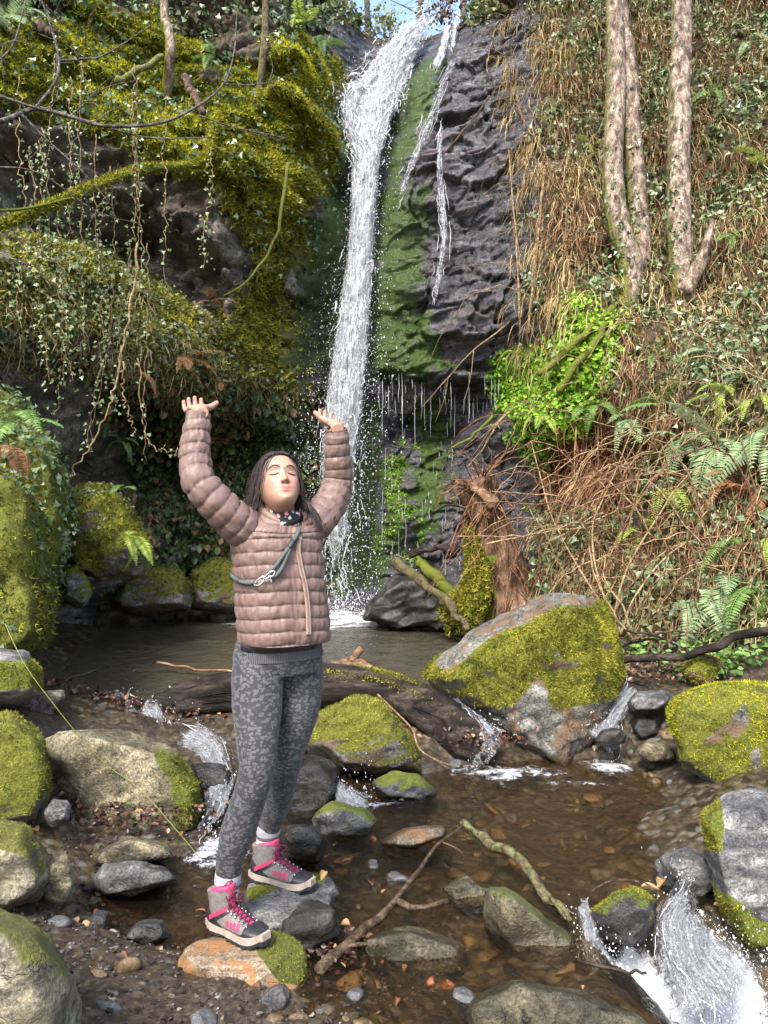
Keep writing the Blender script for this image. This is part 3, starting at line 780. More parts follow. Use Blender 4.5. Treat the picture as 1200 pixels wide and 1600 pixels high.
cascade('cascade', [(676, 1080, 5.02, 15), (698, 1098, 4.9, 20), (722, 1125, 4.75, 26), (748, 1155, 4.62, 34), (775, 1182, 4.5, 46)], 120, 260, seed=5, dens=1.0)
cascade('cascade', [(985, 1082, 5.02, 26), (968, 1100, 4.92, 18), (955, 1125, 4.8, 16), (945, 1150, 4.68, 26), (935, 1172, 4.58, 36)], 110, 220, seed=6, dens=.9)
cascade('cascade', [(522, 1222, 4.05, 14), (535, 1240, 3.95, 20), (556, 1258, 3.85, 30), (580, 1272, 3.78, 34)], 60, 160, seed=7, dens=.8)
# the spout below the lower pool
cascade('lower_cascade', [(1070, 1392, 3.0, 44), (1064, 1412, 2.9, 52), (1068, 1445, 2.78, 62), (1085, 1490, 2.68, 76), (1115, 1535, 2.6, 90), (1150, 1590, 2.5, 100)], 90, 700, .02, .75, 11, (.001, .003), .04)
cascade('lower_cascade', [(908, 1420, 2.88, 9), (914, 1440, 2.82, 14), (922, 1468, 2.74, 18), (934, 1500, 2.66, 26), (955, 1530, 2.6, 34)], 40, 300, .02, .8, 12, (.001, .0028), .03)
rng = np.random.RandomState(8)
lo = [o for o in COL.objects if o.name.startswith('lower_cascade')][0]
n = 2600
px = rng.uniform(.75, 1.6, n); py = rng.uniform(2.05, 2.72, n)
zz = -.31 + np.abs(rng.normal(size=n)) * .035
keep = poly_sd(CASC, px, py) > .22
obj('water_drops', drops_mesh('water_drops', np.c_[px, py, zz][keep], rng.gamma(1.6, .0009, keep.sum()) + .0007, rng), lo, kind='stuff')
# ------------------------------------------------------------------ rocks
def hull_planes(pts):
    bm = bmesh.new()
    for p in pts: bm.verts.new(p)
    bmesh.ops.convex_hull(bm, input=bm.verts)
    bm.normal_update()
    c = np.mean(pts, axis=0); N = []; D = []
    for f in bm.faces:
        n = np.array(f.normal[:]); d = n @ (np.array(f.verts[0].co[:]) - c)
        if d < 0: n, d = -n, -d
        if d > 1e-4: N.append(n); D.append(d)
    bm.free()
    return c, np.array(N), np.array(D)

def rock_shape(pts, k=6, p=70, amp=.02, freq=3.0, strat=.012, seed=0, chip=.02, cuts=22):
    c, N, D = hull_planes(pts)
    rg = np.random.RandomState(seed + 900)                # knocked-off corners and edges
    nn_ = unit(rg.normal(size=(cuts, 3))); hh = ((np.asarray(pts) - c) @ nn_.T).max(0) * rg.uniform(.80, .97, cuts)
    N = np.vstack([N, nn_]); D = np.r_[D, hh]
    d, F = ico(k)
    q = np.clip(d @ N.T, 0, None) / D
    r = (q ** p).sum(1) ** (-1.0 / p)
    V = c + d * r[:, None]
    n = fbm(V * freq + seed * 7.7, 4)
    st = ridged(np.c_[V[:, 0] * 2 + V[:, 2] * 2, V[:, 1] * 2, V[:, 2] * 7 - V[:, 0] * 3] * freq / 3 + seed * 3.1, 3)
    ch = np.clip(fbm(V * freq * 1.6 + seed, 3) - .25, 0, None)
    fa = np.abs(pnoise(V * freq * 1.1 + seed)) * 1.2
    V = V + d * (amp * n + strat * st - chip * ch * 2 - amp * fa)[:, None]
    V += d * (amp * .25 * fbm(V * freq * 7, 3))[:, None]
    return V, F

def vnormals(V, F):
    n = np.cross(V[F[:, 1]] - V[F[:, 0]], V[F[:, 2]] - V[F[:, 0]])
    N = np.zeros_like(V)
    for i in range(3): np.add.at(N, F[:, i], n)
    return unit(N), np.linalg.norm(n, axis=1) * .5

M_OLIVE = mat_rock('olive_boulder', ((.05, .048, .04), (.13, .125, .105), (.24, .235, .21)), 3.5, .65, (1, 1, 1.6), moss=(.10, .105, .012), stain=(.15, .09, .05))
M_GREYR = mat_rock('grey_slate', ((.05, .05, .052), (.135, .135, .135), (.27, .265, .255)), 5, .5, (1, 1, 2.5), moss=(.10, .12, .012))
M_TAN = mat_rock('tan_stone', ((.10, .088, .058), (.20, .18, .125), (.30, .275, .205)), 4, .6, (1, 1, 2.5), moss=(.10, .10, .02), stain=(.09, .085, .05))
M_PINK = mat_rock('pale_ochre_stone', ((.12, .085, .05), (.25, .19, .125), (.38, .31, .23)), 6, .55, (1, 1, 1.5), moss=(.07, .08, .012), stain=(.30, .14, .05))
M_DARKR = mat_rock('dark_wet_rock', ((.012, .011, .010), (.035, .032, .03), (.09, .085, .08)), 6, .32, (1, 1, 2), moss=(.05, .065, .008))
M_SLAB = mat_rock('stained_slab', ((.07, .06, .038), (.16, .14, .085), (.30, .26, .17)), 4.5, .6, (1, 1, 1.2), moss=(.08, .095, .012), stain=(.05, .045, .025))
M_MOSS_Y = mat_leaf('yellow_moss', [(0, (.045, .05, .006)), (.35, (.13, .13, .012)), (.7, (.25, .235, .018)), (1, (.37, .33, .03))], .8, .2, .1)
M_MOSS_YY = mat_leaf('bright_yellow_moss', [(0, (.03, .042, .006)), (.3, (.12, .13, .010)), (.6, (.30, .285, .015)), (1, (.50, .45, .03))], .8, .25, .1)  # the moss's own colour, dark green up to strong yellow
M_MOSS_O = mat_leaf('olive_moss', [(0, (.025, .028, .005)), (.35, (.085, .088, .012)), (.7, (.20, .19, .022)), (1, (.33, .30, .04))], .8, .2, .1)
M_MOSS_D = mat_leaf('dark_moss', [(0, (.015, .022, .005)), (.5, (.05, .062, .01)), (1, (.13, .14, .025))], .8, .2, .1)

def rock(name, label, outl, Y, t, mat, fs=.72, bs=.75, group=None, k=6, moss=None, mossmat=None, n_moss=0, msize=.018, seed=0, extra=(), wl=0.0, mossz=-.2, mcover=None, cat='boulder', pts3=None, **kw):
    if pts3 is None:
        outl = np.array(outl, float); c = outl.mean(0)
        pts = [W(x, y, Y) for x, y in outl]
        pts += [W(*(c + (q - c) * fs), Y - t * .5) for q in outl]
        pts += [W(*(c + (q - c) * bs), Y + t * .5) for q in outl]
        pts += [W(*e) for e in extra]
    else: pts = pts3
    if cat == 'rock' and pts3 is None: k = min(k, 5)
    V, F = rock_shape(pts, k, seed=seed, **kw)
    N, A = vnormals(V, F)
    at = {}
    nz = fbm(V * 3.5 + seed * 2, 3)
    m = np.zeros(len(V))
    if moss is not None:
        m = moss * sstep(mossz - .35, mossz + .35, N[:, 2] + .45 * nz)
        if mcover is not None: m = m * mcover(*proj(V), nz)
    at['moss'] = m
    at['wet'] = (1 - sstep(wl + .02, wl + .10, V[:, 2] + .05 * nz)) * .9
    base = np.array((V[:, 0].mean(), V[:, 1].mean(), V[:, 2].min()))
    me = mesh_np(name, V - base, F, mat, True, at)
    if n_moss:
        o = empty(name, base, label, cat, group)
        obj('stone', me, o)
        rng = np.random.RandomState(seed + 50)
        w = A * np.clip(m[F].mean(1) - .15, 0, None); w /= w.sum()
        f = rng.choice(len(F), n_moss, p=w)
        r1, r2 = rng.rand(n_moss, 1), rng.rand(n_moss, 1); s = np.sqrt(r1)
        P = V[F[f, 0]] * (1 - s) + V[F[f, 1]] * s * (1 - r2) + V[F[f, 2]] * s * r2
        rnd = np.clip(.5 + .45 * fbm(P * 6 + 3, 3) + .22 * rng.normal(size=n_moss), 0, 1)
        obj('moss', scatter_mesh('moss', P - base - N[F[f, 0]] * .002, N[F[f, 0]], TUFT, msize * rng.uniform(.5, 1.3, n_moss), mossmat or M_MOSS_O, .45, rng, rnd), o, kind='stuff')
    else:
        o = obj(name, me, None, label, cat, group); o.location = base
    return o

def gaps(*polys):
    def f(u, v, nz):
        k = np.ones(len(u))
        for p in polys: k *= 1 - sstep(-8, 6, poly_sd(p, u, v) + 9 * nz)
        return k
    return f

rock('boulder', 'big wedge-shaped boulder thick with olive moss beside the log', [(648, 1052), (700, 1012), (765, 962), (840, 926), (898, 908), (940, 925), (968, 985), (972, 1060), (955, 1105), (935, 1170), (880, 1190), (800, 1172), (740, 1135), (690, 1090)],
     5.05, .95, M_OLIVE, .66, .7, moss=1.0, n_moss=15000, msize=.021, seed=1, extra=[(905, 930, 4.8), (880, 1200, 4.6), (700, 1075, 4.75), (960, 1090, 4.75)], mossz=-.35, amp=.03, chip=.03,
     mcover=gaps([(655, 1040), (770, 955), (850, 915), (950, 915), (930, 945), (850, 955), (760, 1000), (700, 1045)], [(700, 1120), (800, 1110), (840, 1060), (870, 1110), (960, 1090), (940, 1200), (700, 1200)]))
rock('boulder', 'squared boulder under bright yellow-green moss with bare grey patches', [(1040, 1112), (1062, 1075), (1130, 1064), (1215, 1064), (1290, 1100), (1310, 1240), (1210, 1300), (1115, 1245), (1052, 1195)], 4.25, .7, M_OLIVE, .78, .75,
     moss=1.0, mossmat=M_MOSS_YY, n_moss=12000, msize=.016, seed=2, mossz=-.6, amp=.015, p=80,
     mcover=gaps([(1122, 1140), (1160, 1105), (1172, 1130), (1150, 1155)], [(1092, 1155), (1125, 1138), (1128, 1158), (1100, 1170)], [(1060, 1205), (1115, 1225), (1120, 1250), (1060, 1230)], [(1175, 1175), (1185, 1170), (1188, 1200), (1176, 1200)]))
rock('boulder', 'smooth pale grey boulder with a moss-hung flank by the spout of white water', [(1095, 1272), (1130, 1234), (1185, 1230), (1280, 1290), (1310, 1420), (1250, 1530), (1170, 1505), (1125, 1415), (1100, 1310)], 2.95, .42, M_GREYR, .74, .75,
     moss=1.0, n_moss=6000, msize=.012, seed=3, mossz=-.9, amp=.012, wl=-.2, mcover=lambda u, v, nz: np.maximum(sstep(-6, 8, poly_sd([(1085, 1250), (1125, 1240), (1130, 1330), (1100, 1330)], u, v) + 8 * nz), sstep(-6, 8, poly_sd([(1115, 1380), (1190, 1440), (1320, 1440), (1320, 1530), (1150, 1510)], u, v) + 8 * nz)))
rock('slate', 'flat wet slate leaning on the pale grey boulder', [(1020, 1345), (1075, 1325), (1142, 1350), (1146, 1372), (1100, 1412), (1040, 1400)], 3.12, .25, M_GREYR, .7, .8, k=6, seed=4, cat='rock', amp=.008)
rock('boulder', 'dome of wet olive rock split by a dark front face under the log', [(468, 1165), (492, 1112), (540, 1088), (588, 1086), (622, 1130), (668, 1182), (672, 1214), (600, 1222), (520, 1212)], 4.5, .6, M_OLIVE, .6, .8,
     moss=.75, n_moss=3500, msize=.016, seed=5, mossz=.1, amp=.014, wl=.12)
rock('rock', 'cracked pale grey rock at the foot of the domed boulder', [(580, 1226), (612, 1206), (652, 1210), (686, 1240), (662, 1254), (600, 1248)], 4.12, .25, M_GREYR, .75, .8, k=6, moss=.5, seed=6, mossz=.4, amp=.01, cat='rock')
rock('boulder', 'long flat-topped stained slab behind the muddy puddle', [(65, 1136), (150, 1138), (268, 1160), (300, 1205), (332, 1275), (312, 1305), (250, 1318), (150, 1300), (70, 1240)], 3.78, .45, M_SLAB, .86, .8,
     moss=.9, n_moss=1800, msize=.014, seed=7, mossz=-.4, amp=.012, p=90, mcover=lambda u, v, nz: sstep(-8, 10, poly_sd([(235, 1160), (300, 1190), (340, 1290), (280, 1300), (260, 1220)], u, v) + 12 * nz))
rock('boulder', 'smooth tan foreground boulder with diagonal cracks by the mud', [(-160, 1395), (0, 1405), (42, 1425), (90, 1490), (128, 1532), (108, 1600), (100, 1760), (-160, 1760)], 1.95, .7, M_TAN, .8, .8, seed=8, amp=.012, strat=.01, moss=.5, mossz=.5)
rock('rock', 'knobbly tan rock with green tint above the foreground boulder', [(-60, 1290), (0, 1284), (42, 1288), (70, 1330), (78, 1378), (62, 1405), (10, 1430), (-60, 1420)], 2.75, .4, M_TAN, .72, .75, seed=9, amp=.025, moss=.7, mossz=.3, n_moss=500, msize=.01, cat='rock')
def plane_pts(outl, z): return [W(x, y, (HC - z) * FPX / (y - 800)) for x, y in outl]
rock('stepping_stone', 'pale ochre stone with mossy corner under the front boot', None, 0, 0, M_PINK, seed=10, amp=.008, p=60, cuts=10, moss=1.0, n_moss=1800, msize=.008, mossz=.0, wl=-.08, cat='rock',
     pts3=plane_pts([(298, 1478), (350, 1452), (436, 1450), (474, 1482), (452, 1506), (380, 1512), (310, 1508)], .078) + plane_pts([(238, 1545), (290, 1570), (400, 1585), (470, 1572), (488, 1548), (476, 1490), (330, 1478)], -.06),
     mcover=lambda u, v, nz: sstep(-6, 10, poly_sd([(395, 1462), (440, 1450), (495, 1490), (490, 1545), (440, 1530), (410, 1490)], u, v) + 12 * nz))
rock('stepping_stone', 'grey slate ledge with streaks of moss under the rear boot', None, 0, 0, M_GREYR, seed=11, amp=.007, p=60, cuts=8, moss=.9, n_moss=900, msize=.009, mossz=.5, cat='rock',
     pts3=plane_pts([(374, 1408), (392, 1378), (450, 1364), (505, 1362), (530, 1386), (514, 1412), (466, 1438), (400, 1450)], .088) + plane_pts([(376, 1440), (400, 1410), (500, 1400), (516, 1425), (470, 1480), (410, 1480)], -.03),
     mcover=lambda u, v, nz: np.maximum(sstep(-5, 5, poly_sd([(380, 1390), (440, 1372), (430, 1385), (385, 1412)], u, v) + 9 * nz), sstep(-5, 5, poly_sd([(470, 1360), (512, 1356), (508, 1378), (475, 1380)], u, v) + 6 * nz)))
rock('rock', 'dark layered slate wedged under the grey ledge', [(440, 1440), (480, 1425), (515, 1430), (520, 1460), (480, 1475), (445, 1470)], 2.72, .2, M_DARKR, .85, .85, k=6, seed=12, strat=.03, cuts=4, cat='rock')
rock('rock', 'humped ochre and grey rock standing in the brown water', [(748, 1415), (765, 1390), (792, 1388), (850, 1428), (895, 1462), (908, 1505), (885, 1535), (820, 1515), (758, 1455)], 2.78, .3, M_SLAB, .72, .8, seed=13, amp=.01, wl=.02, cat='rock', moss=.4, mossz=.5)
rock('rock', 'black wet rock with a mossy cap splitting the spout', [(925, 1425), (955, 1395), (990, 1382), (1022, 1400), (1020, 1445), (985, 1480), (940, 1465)], 2.78, .25, M_DARKR, .75, .8, k=6, seed=14, moss=.9, n_moss=900, msize=.01, mossz=.35, cat='rock', wl=-.1)
rock('rock', 'broad dark rock with water sheeting off it behind the legs', [(440, 1195), (480, 1180), (520, 1188), (532, 1230), (515, 1285), (450, 1300), (425, 1250)], 4.05, .4, M_DARKR, .75, .8, k=6, seed=15, cat='rock', wl=.4)
rock('rock', 'grey angular rock below the small mid cascade', [(485, 1275), (520, 1252), (565, 1262), (592, 1285), (570, 1305), (505, 1308)], 3.68, .3, M_GREYR, .75, .8, k=6, seed=16, cat='rock', moss=.5, mossz=.2)
rock('rock', 'wet brown rock right behind the rear boot', [(432, 1310), (455, 1285), (495, 1288), (515, 1315), (500, 1345), (445, 1350)], 3.28, .3, M_DARKR, .75, .8, k=6, seed=17, cat='rock', wl=.3)
rock('rock', 'dark boulder in the churning left cascade', [(300, 1195), (345, 1185), (368, 1215), (360, 1262), (318, 1265)], 4.15, .3, M_DARKR, .75, .8, k=6, seed=18, cat='rock', wl=.4)
rock('boulder', 'round moss-covered boulder overhanging the left pool edge', [(95, 880), (100, 790), (122, 745), (165, 742), (205, 790), (235, 840), (240, 880), (215, 905), (160, 915), (110, 910)], 6.75, .8, M_OLIVE, .7, .8, seed=19, moss=1.0, mossmat=M_MOSS_O, n_moss=6000, msize=.028, mossz=-.35, wl=.3, amp=.04)
rock('rock', 'small moss-capped rock beneath the round mossy boulder', [(96, 940), (98, 895), (118, 880), (142, 905), (145, 930), (128, 955)], 6.55, .4, M_GREYR, .75, .8, k=6, seed=20, moss=.9, mossz=.1, n_moss=900, msize=.02, wl=.32, cat='rock')
rock('boulder', 'low mossy rock at the waterline left of the fall', [(170, 950), (185, 910), (225, 885), (275, 880), (300, 905), (300, 950), (230, 965)], 8.2, .7, M_OLIVE, .75, .8, k=6, seed=21, moss=.8, mossmat=M_MOSS_D, n_moss=1800, msize=.03, mossz=.1, wl=.38)
rock('boulder', 'dark green rock at the waterline hidden half behind the jacket', [(280, 955), (290, 890), (330, 868), (385, 880), (420, 920), (420, 960)], 8.5, .7, M_OLIVE, .75, .8, k=6, seed=22, moss=.8, mossmat=M_MOSS_D, n_moss=1800, msize=.03, mossz=-.1, wl=.4)
rock('boulder', 'black layered rock at the right foot of the waterfall', [(560, 965), (580, 930), (625, 900), (680, 905), (725, 940), (735, 985), (640, 990)], 8.1, .8, M_DARKR, .75, .8, seed=23, strat=.05, amp=.03, freq=2, wl=.34)
rock('boulder', 'small round ball of moss beside the dark branch', [(1064, 1050), (1072, 1028), (1100, 1019), (1128, 1030), (1138, 1055), (1120, 1072), (1080, 1072)], 5.05, .3, M_OLIVE, .75, .8, k=6, seed=24, moss=1.0, n_moss=2200, msize=.018, mossz=-.6)
rock('slate', 'flat slate bridging the right cascade', [(978, 1098), (990, 1080), (1045, 1078), (1052, 1095), (1030, 1112), (985, 1112)], 4.75, .3, M_GREYR, .8, .8, k=6, seed=25, cat='rock', wl=.3)
rock('rock', 'small flat stone in the right cascade', [(928, 1158), (935, 1142), (965, 1138), (982, 1148), (975, 1162), (940, 1166)], 4.52, .15, M_DARKR, .8, .8, k=4, seed=26, cat='rock')
rock('slate', 'olive slate on stones below the yellow mossy boulder', [(990, 1172), (1010, 1158), (1050, 1168), (1055, 1185), (1015, 1192)], 4.45, .18, M_SLAB, .8, .8, k=4, seed=27, cat='rock')
rock('rock', 'reddish block in the shade under the bridging slate', [(985, 1130), (1000, 1115), (1030, 1118), (1035, 1150), (1000, 1160)], 4.75, .2, M_DARKR, .8, .8, k=4, seed=28, cat='rock')
rock('rock', 'mossy rock with bare grey top at the left end of the pool', [(-40, 1090), (-30, 1020), (0, 1012), (35, 1018), (60, 1045), (62, 1085), (20, 1100)], 3.95, .4, M_GREYR, .75, .8, k=6, seed=29, moss=.9, mossz=-.2, n_moss=1500, msize=.015, cat='rock', mcover=lambda u, v, nz: sstep(1028, 1045, v + 8 * nz))
rock('slate', 'pale flat slate beside the pool outlet', [(52, 1100), (62, 1082), (95, 1080), (102, 1092), (85, 1104)], 4.35, .2, M_TAN, .8, .8, k=4, seed=30, cat='rock')
rock('boulder', 'mossy earth-crusted rock left of the stained slab', [(-60, 1300), (-60, 1120), (20, 1110), (70, 1150), (85, 1220), (60, 1290), (10, 1300)], 3.4, .5, M_OLIVE, .75, .8, seed=31, moss=.9, mossz=-.2, n_moss=2500, msize=.015)
rock('rock', 'flat brown rock just under the water by the spout', [(720, 1570), (800, 1530), (880, 1548), (1000, 1585), (1060, 1640), (960, 1700), (740, 1680)], 2.32, .3, M_SLAB, .85, .85, seed=32, amp=.008, wl=.2, cat='rock')
rock('rock', 'blue-grey chunk leaning on the ochre stepping stone', [(402, 1570), (412, 1548), (440, 1540), (448, 1560), (440, 1580), (415, 1584)], 2.36, .1, M_GREYR, .8, .8, k=4, seed=33, cat='rock', amp=.006)
rock('rock', 'half-sunk grey ridge in the left puddle', [(130, 1390), (165, 1350), (230, 1345), (275, 1360), (290, 1375), (220, 1392), (160, 1402)], 3.02, .25, M_GREYR, .75, .8, k=6, seed=34, cat='rock', wl=.05)
rock('rock', 'brown mossy lump beside the tan rock in the puddle', [(60, 1400), (75, 1345), (105, 1335), (120, 1370), (108, 1415), (80, 1430)], 2.85, .25, M_SLAB, .75, .8, k=6, seed=35, cat='rock')
for k_, (lab, ol, Y_, t_, mt) in enumerate((('flat wet slab lying below the long stained slab', [(140, 1330), (200, 1310), (262, 1316), (272, 1340), (200, 1354), (145, 1352)], 3.2, .25, M_SLAB), ('dark angular shard standing in the puddle', [(195, 1466), (215, 1445), (250, 1440), (264, 1462), (230, 1476)], 2.72, .14, M_GREYR),
        ('striped grey shard at the near edge of the puddle', [(128, 1462), (150, 1425), (166, 1430), (164, 1460), (145, 1472)], 2.78, .12, M_GREYR), ('brown flat stone beside the front boot', [(318, 1440), (345, 1424), (372, 1432), (372, 1452), (340, 1460)], 2.8, .16, M_SLAB), ('rusty flat stone in the water behind the legs', [(590, 1318), (630, 1295), (690, 1290), (700, 1305), (650, 1325)], 3.5, .25, M_PINK),
        ('small blocky stone at the foot of the tan rock', [(70, 1270), (82, 1250), (104, 1256), (106, 1280), (84, 1290)], 3.25, .12, M_GREYR), ('broad sunken slab under the forked branch', [(560, 1440), (640, 1425), (720, 1450), (730, 1500), (620, 1520), (560, 1490)], 2.72, .3, M_SLAB), ('round sunken stone beside the lichened branch', [(690, 1360), (730, 1345), (765, 1362), (760, 1395), (715, 1400)], 3.1, .25, M_SLAB))):
    sunk = lab.split()[1] in ('sunken',)
    rock('rock', lab, [(x, y + (26 if sunk else 0)) for x, y in ol], Y_, t_, mt, .8, .85, k=5, seed=60 + k_, cat='rock', wl=.1, amp=.008)
# big mossy bank of rock at the left edge, ivy above it
rock('mossy_bank', 'tall moss-clad rock bank at the left side of the pool', [(-300, 1110), (-300, 700), (-60, 690), (25, 715), (62, 790), (84, 860), (94, 935), (82, 1000), (60, 1045), (-40, 1110)], 4.75, 1.2, M_OLIVE, .8, .8, seed=36, moss=1.0, mossmat=M_MOSS_D, n_moss=9000, msize=.024, mossz=-.9, amp=.05, cat='rock bank')
rock('mossy_bank', 'rounded earth bank with ivy above the left rock bank', [(-300, 900), (-300, 560), (-30, 580), (40, 625), (85, 690), (110, 760), (120, 840), (100, 960), (-100, 960)], 5.7, 1.3, M_OLIVE, .8, .8, seed=37, moss=1.0, mossmat=M_MOSS_D, n_moss=7000, msize=.026, mossz=-.9, amp=.06, cat='rock bank')

# stones of the stream bed and the banks: shared shapes, each an object of its own
def small_stone_meshes(n, mat, seed, k=3, flat=.5):
    out = []; rng = np.random.RandomState(seed)
    for i in range(n):
        pts = unit(rng.normal(size=(11, 3))) * np.array((1, .75, flat)) * rng.uniform(.8, 1.1, (11, 1))
        V, F = rock_shape(pts, k, 10, .05, 1.6, .03, seed + i, .05)
        out.append(mesh_np('stone', V, F, mat, True, {'wet': np.full(len(V), .5)}))
    return out
M_PEB = [mat_plain('brown_pebble', (.07, .048, .026), (.15, .105, .055), 3, .3, .3, .05), mat_plain('ochre_pebble', (.15, .095, .04), (.25, .17, .085), 3, .3, .3, .05),
         mat_plain('grey_pebble', (.05, .052, .055), (.13, .13, .128), 3, .28, .4, .06), mat_plain('pale_pebble', (.2, .175, .13), (.34, .3, .24), 3, .35, .3, .05),
         mat_plain('rust_pebble', (.13, .045, .02), (.24, .09, .04), 3, .35, .3, .05)]
PEB = [small_stone_meshes(5, m, 70 + i * 9) for i, m in enumerate(M_PEB)]
rng = np.random.RandomState(21)
SHADE = ('brown', 'ochre', 'slate-grey', 'pale', 'rust-red')
def place_stone(x, y, s, sink, kind, name, label, group, tilt=.35, z=None):
    label = label.replace('@', ('small ' if s < .035 else 'middling ' if s < .06 else 'large ') + SHADE[kind])
    o = obj(name, PEB[kind][rng.randint(5)], None, label, 'stone', group)
    zz = gz(x, y) if z is None else z
    o.location = (x, y, zz + s * (.5 - sink) * .5)
    o.rotation_euler = (rng.normal() * tilt, rng.normal() * tilt, rng.rand() * 6.28)
    o.scale = (s, s * rng.uniform(.7, 1.1), s * rng.uniform(.6, 1.2))
cnt = 0
while cnt < 215:            # under the water of the lower pool
    x, y = rng.uniform(-.4, 1.7), rng.uniform(2.15, 4.6)
    z = gz(x, y)
    if z > -.05 or poly_sd(CASC, np.array([x]), np.array([y]))[0] > -.05: continue
    s = .018 + rng.gamma(2, .016)
    place_stone(x, y, min(s, .11), .2, rng.choice(4, p=(.5, .3, .18, .02)), 'stream_stone', '@ stone on the bed of the brown stream pool', 'stones under the water of the lower pool')
    cnt += 1
cnt = 0
while cnt < 170:            # on the muddy left bank
    x, y = rng.uniform(-1.25, .05), rng.uniform(2.1, 3.5)
    if gz(x, y) < -.09: continue
    s = .012 + rng.gamma(1.8, .011)
    place_stone(x, y, min(s, .09), .1, rng.choice(4, p=(.5, .12, .36, .02)), 'bank_stone', '@ wet stone on the muddy bank by the puddle', 'stones on the muddy left bank')
    cnt += 1
for k in range(60):         # at the foot of the dam and in the right cascade
    if k < 30: x, y = rng.uniform(-.8, .5), rng.uniform(4.5, 4.95)
    else: x, y = rng.uniform(1.15, 1.75), rng.uniform(4.2, 5.05)
    place_stone(x, y, rng.uniform(.03, .09), .1, rng.choice(4, p=(.55, .1, .25, .1)), 'dam_stone', '@ wet stone lodged among the small cascades' if k < 30 else '@ stone in the cascade beside the yellow mossy boulder', 'stones among the cascades')
for px, py, s, kd in ((675, 1530, .04, 4), (700, 1533, .045, 4), (720, 1552, .075, 2), (555, 1552, .055, 2), (540, 1540, .03, 1), (675, 1470, .05, 0), (655, 1480, .045, 1), (170, 1462, .05, 3), (385, 1530, .05, 1), (620, 1370, .09, 2), (580, 1350, .07, 2)):
    Y = 1.5 * 1200 / (py - 800)
    place_stone((px - 600) * Y / 1200, Y, s, .2, kd, 'stream_stone', ['flat brown stone breaking the stream surface', 'ochre stone half out of the stream', 'grey slate sliver breaking the stream surface', 'pale square stone on the puddle edge', 'rust-red stone in the shallow water'][kd], 'stones breaking the water surface', .15, z=-.015)
# fine gravel: nobody could count it
n = 5200
x = rng.uniform(-1.4, .3, n); y = rng.uniform(2.0, 3.6, n); zz = ground_z(np.c_[x, y])
sel = (zz > -.1) & (rng.rand(n) < np.clip(1.1 - (y - 2.2) * .4, .2, 1))
x, y, zz = x[sel], y[sel], zz[sel]; n = len(x)
d3, f3 = ico(1)
R = .002 + rng.gamma(1.6, .0019, n)
V = np.c_[x, y, zz][:, None] + R[:, None, None] * (d3[None] * np.array((1.2, 1, .6)) + .35 * rng.normal(size=(n, len(d3), 3)))
F = (f3[None] + (np.arange(n) * len(d3))[:, None, None]).reshape(-1, 3)
def mat_gravel():
    m, nt, b = newmat('mixed_gravel')
    nt.links.new(ramp(nt, attr(nt, 'rnd'), [(0, (.010, .007, .005)), (.45, (.035, .025, .018)), (.8, (.06, .052, .045)), (.96, (.11, .085, .06)), (1, (.22, .19, .15))]), b.inputs['Base Color'])
    b.inputs['Roughness'].default_value = .45
    return m
obj('gravel', mesh_np('gravel', V.reshape(-1, 3), F, mat_gravel(), False, {'rnd': np.repeat(rng.rand(n), len(d3))}), None, 'fine dark gravel and grit on the muddy bank', 'gravel', kind='stuff')

# ------------------------------------------------------------------ dead wood
def bark_mat(name, c1, c2, c3, moss=None, scale=9, stretch=(1, 1, 1), rough=.75):
    m, nt, b = newmat(name)
    co = nd(nt, 'Mapping', {'Vector': coords(nt), 'Scale': stretch}).outputs[0]
    n1 = noise(nt, co, scale, 8, .65, .4); n2 = noise(nt, co, scale * 6, 5, .7)
    c = ramp(nt, n1, [(.38, c1), (.5, c2), (.62, c3)])
    c = mixc(nt, .8, c, ramp(nt, n2, [(.38, (.35, .35, .35)), (.62, (1.4, 1.4, 1.4))]), 'MULTIPLY')
    if moss:
        f = math_(nt, 'ADD', math_(nt, 'MULTIPLY', attr(nt, 'moss'), 1.6), math_(nt, 'SUBTRACT', noise(nt, coords(nt), scale * 1.3, 5, .65), 1.1))
        f = math_(nt, 'MULTIPLY', f, 4.0, True)
        c = mixc(nt, f, c, ramp(nt, n2, [(.3, tuple(.5 * x for x in moss)), (.7, tuple(1.5 * x for x in moss))]))
    nt.links.new(c, b.inputs['Base Color']); b.inputs['Roughness'].default_value = rough
    b.inputs['Specular IOR Level'].default_value = .2
    link_bump(nt, b, math_(nt, 'ADD', n1, math_(nt, 'MULTIPLY', n2, .5)), .9, .015)
    return m
M_ROT = bark_mat('rotten_dark_bark', (.006, .0045, .0035), (.02, .015, .012), (.055, .043, .034), (.09, .1, .012), 10, (.25, 1, 1), .9)
M_WOOD = bark_mat('orange_dead_wood', (.09, .05, .028), (.2, .12, .068), (.32, .215, .13), None, 12, (.3, 1, 1))
M_TWIG = bark_mat('brown_twig', (.03, .02, .013), (.085, .055, .035), (.17, .115, .075), (.12, .14, .03), 30)
M_LICH = bark_mat('lichened_branch', (.05, .03, .02), (.10, .07, .045), (.2, .15, .1), (.2, .23, .08), 30)
M_BRAN = bark_mat('mossy_branch', (.035, .025, .015), (.08, .06, .035), (.15, .11, .07), (.10, .115, .014), 25)
M_GREYB = bark_mat('grey_bare_branch', (.04, .032, .028), (.10, .085, .075), (.2, .18, .165), (.13, .14, .03), 30)
M_DRY = bark_mat('dry_tan_stem', (.10, .065, .03), (.22, .15, .075), (.36, .26, .14), None, 25)
M_TRUNK = bark_mat('pale_tree_bark', (.07, .048, .036), (.2, .15, .115), (.38, .31, .25), (.13, .13, .015), 17, (1, 1, .5))

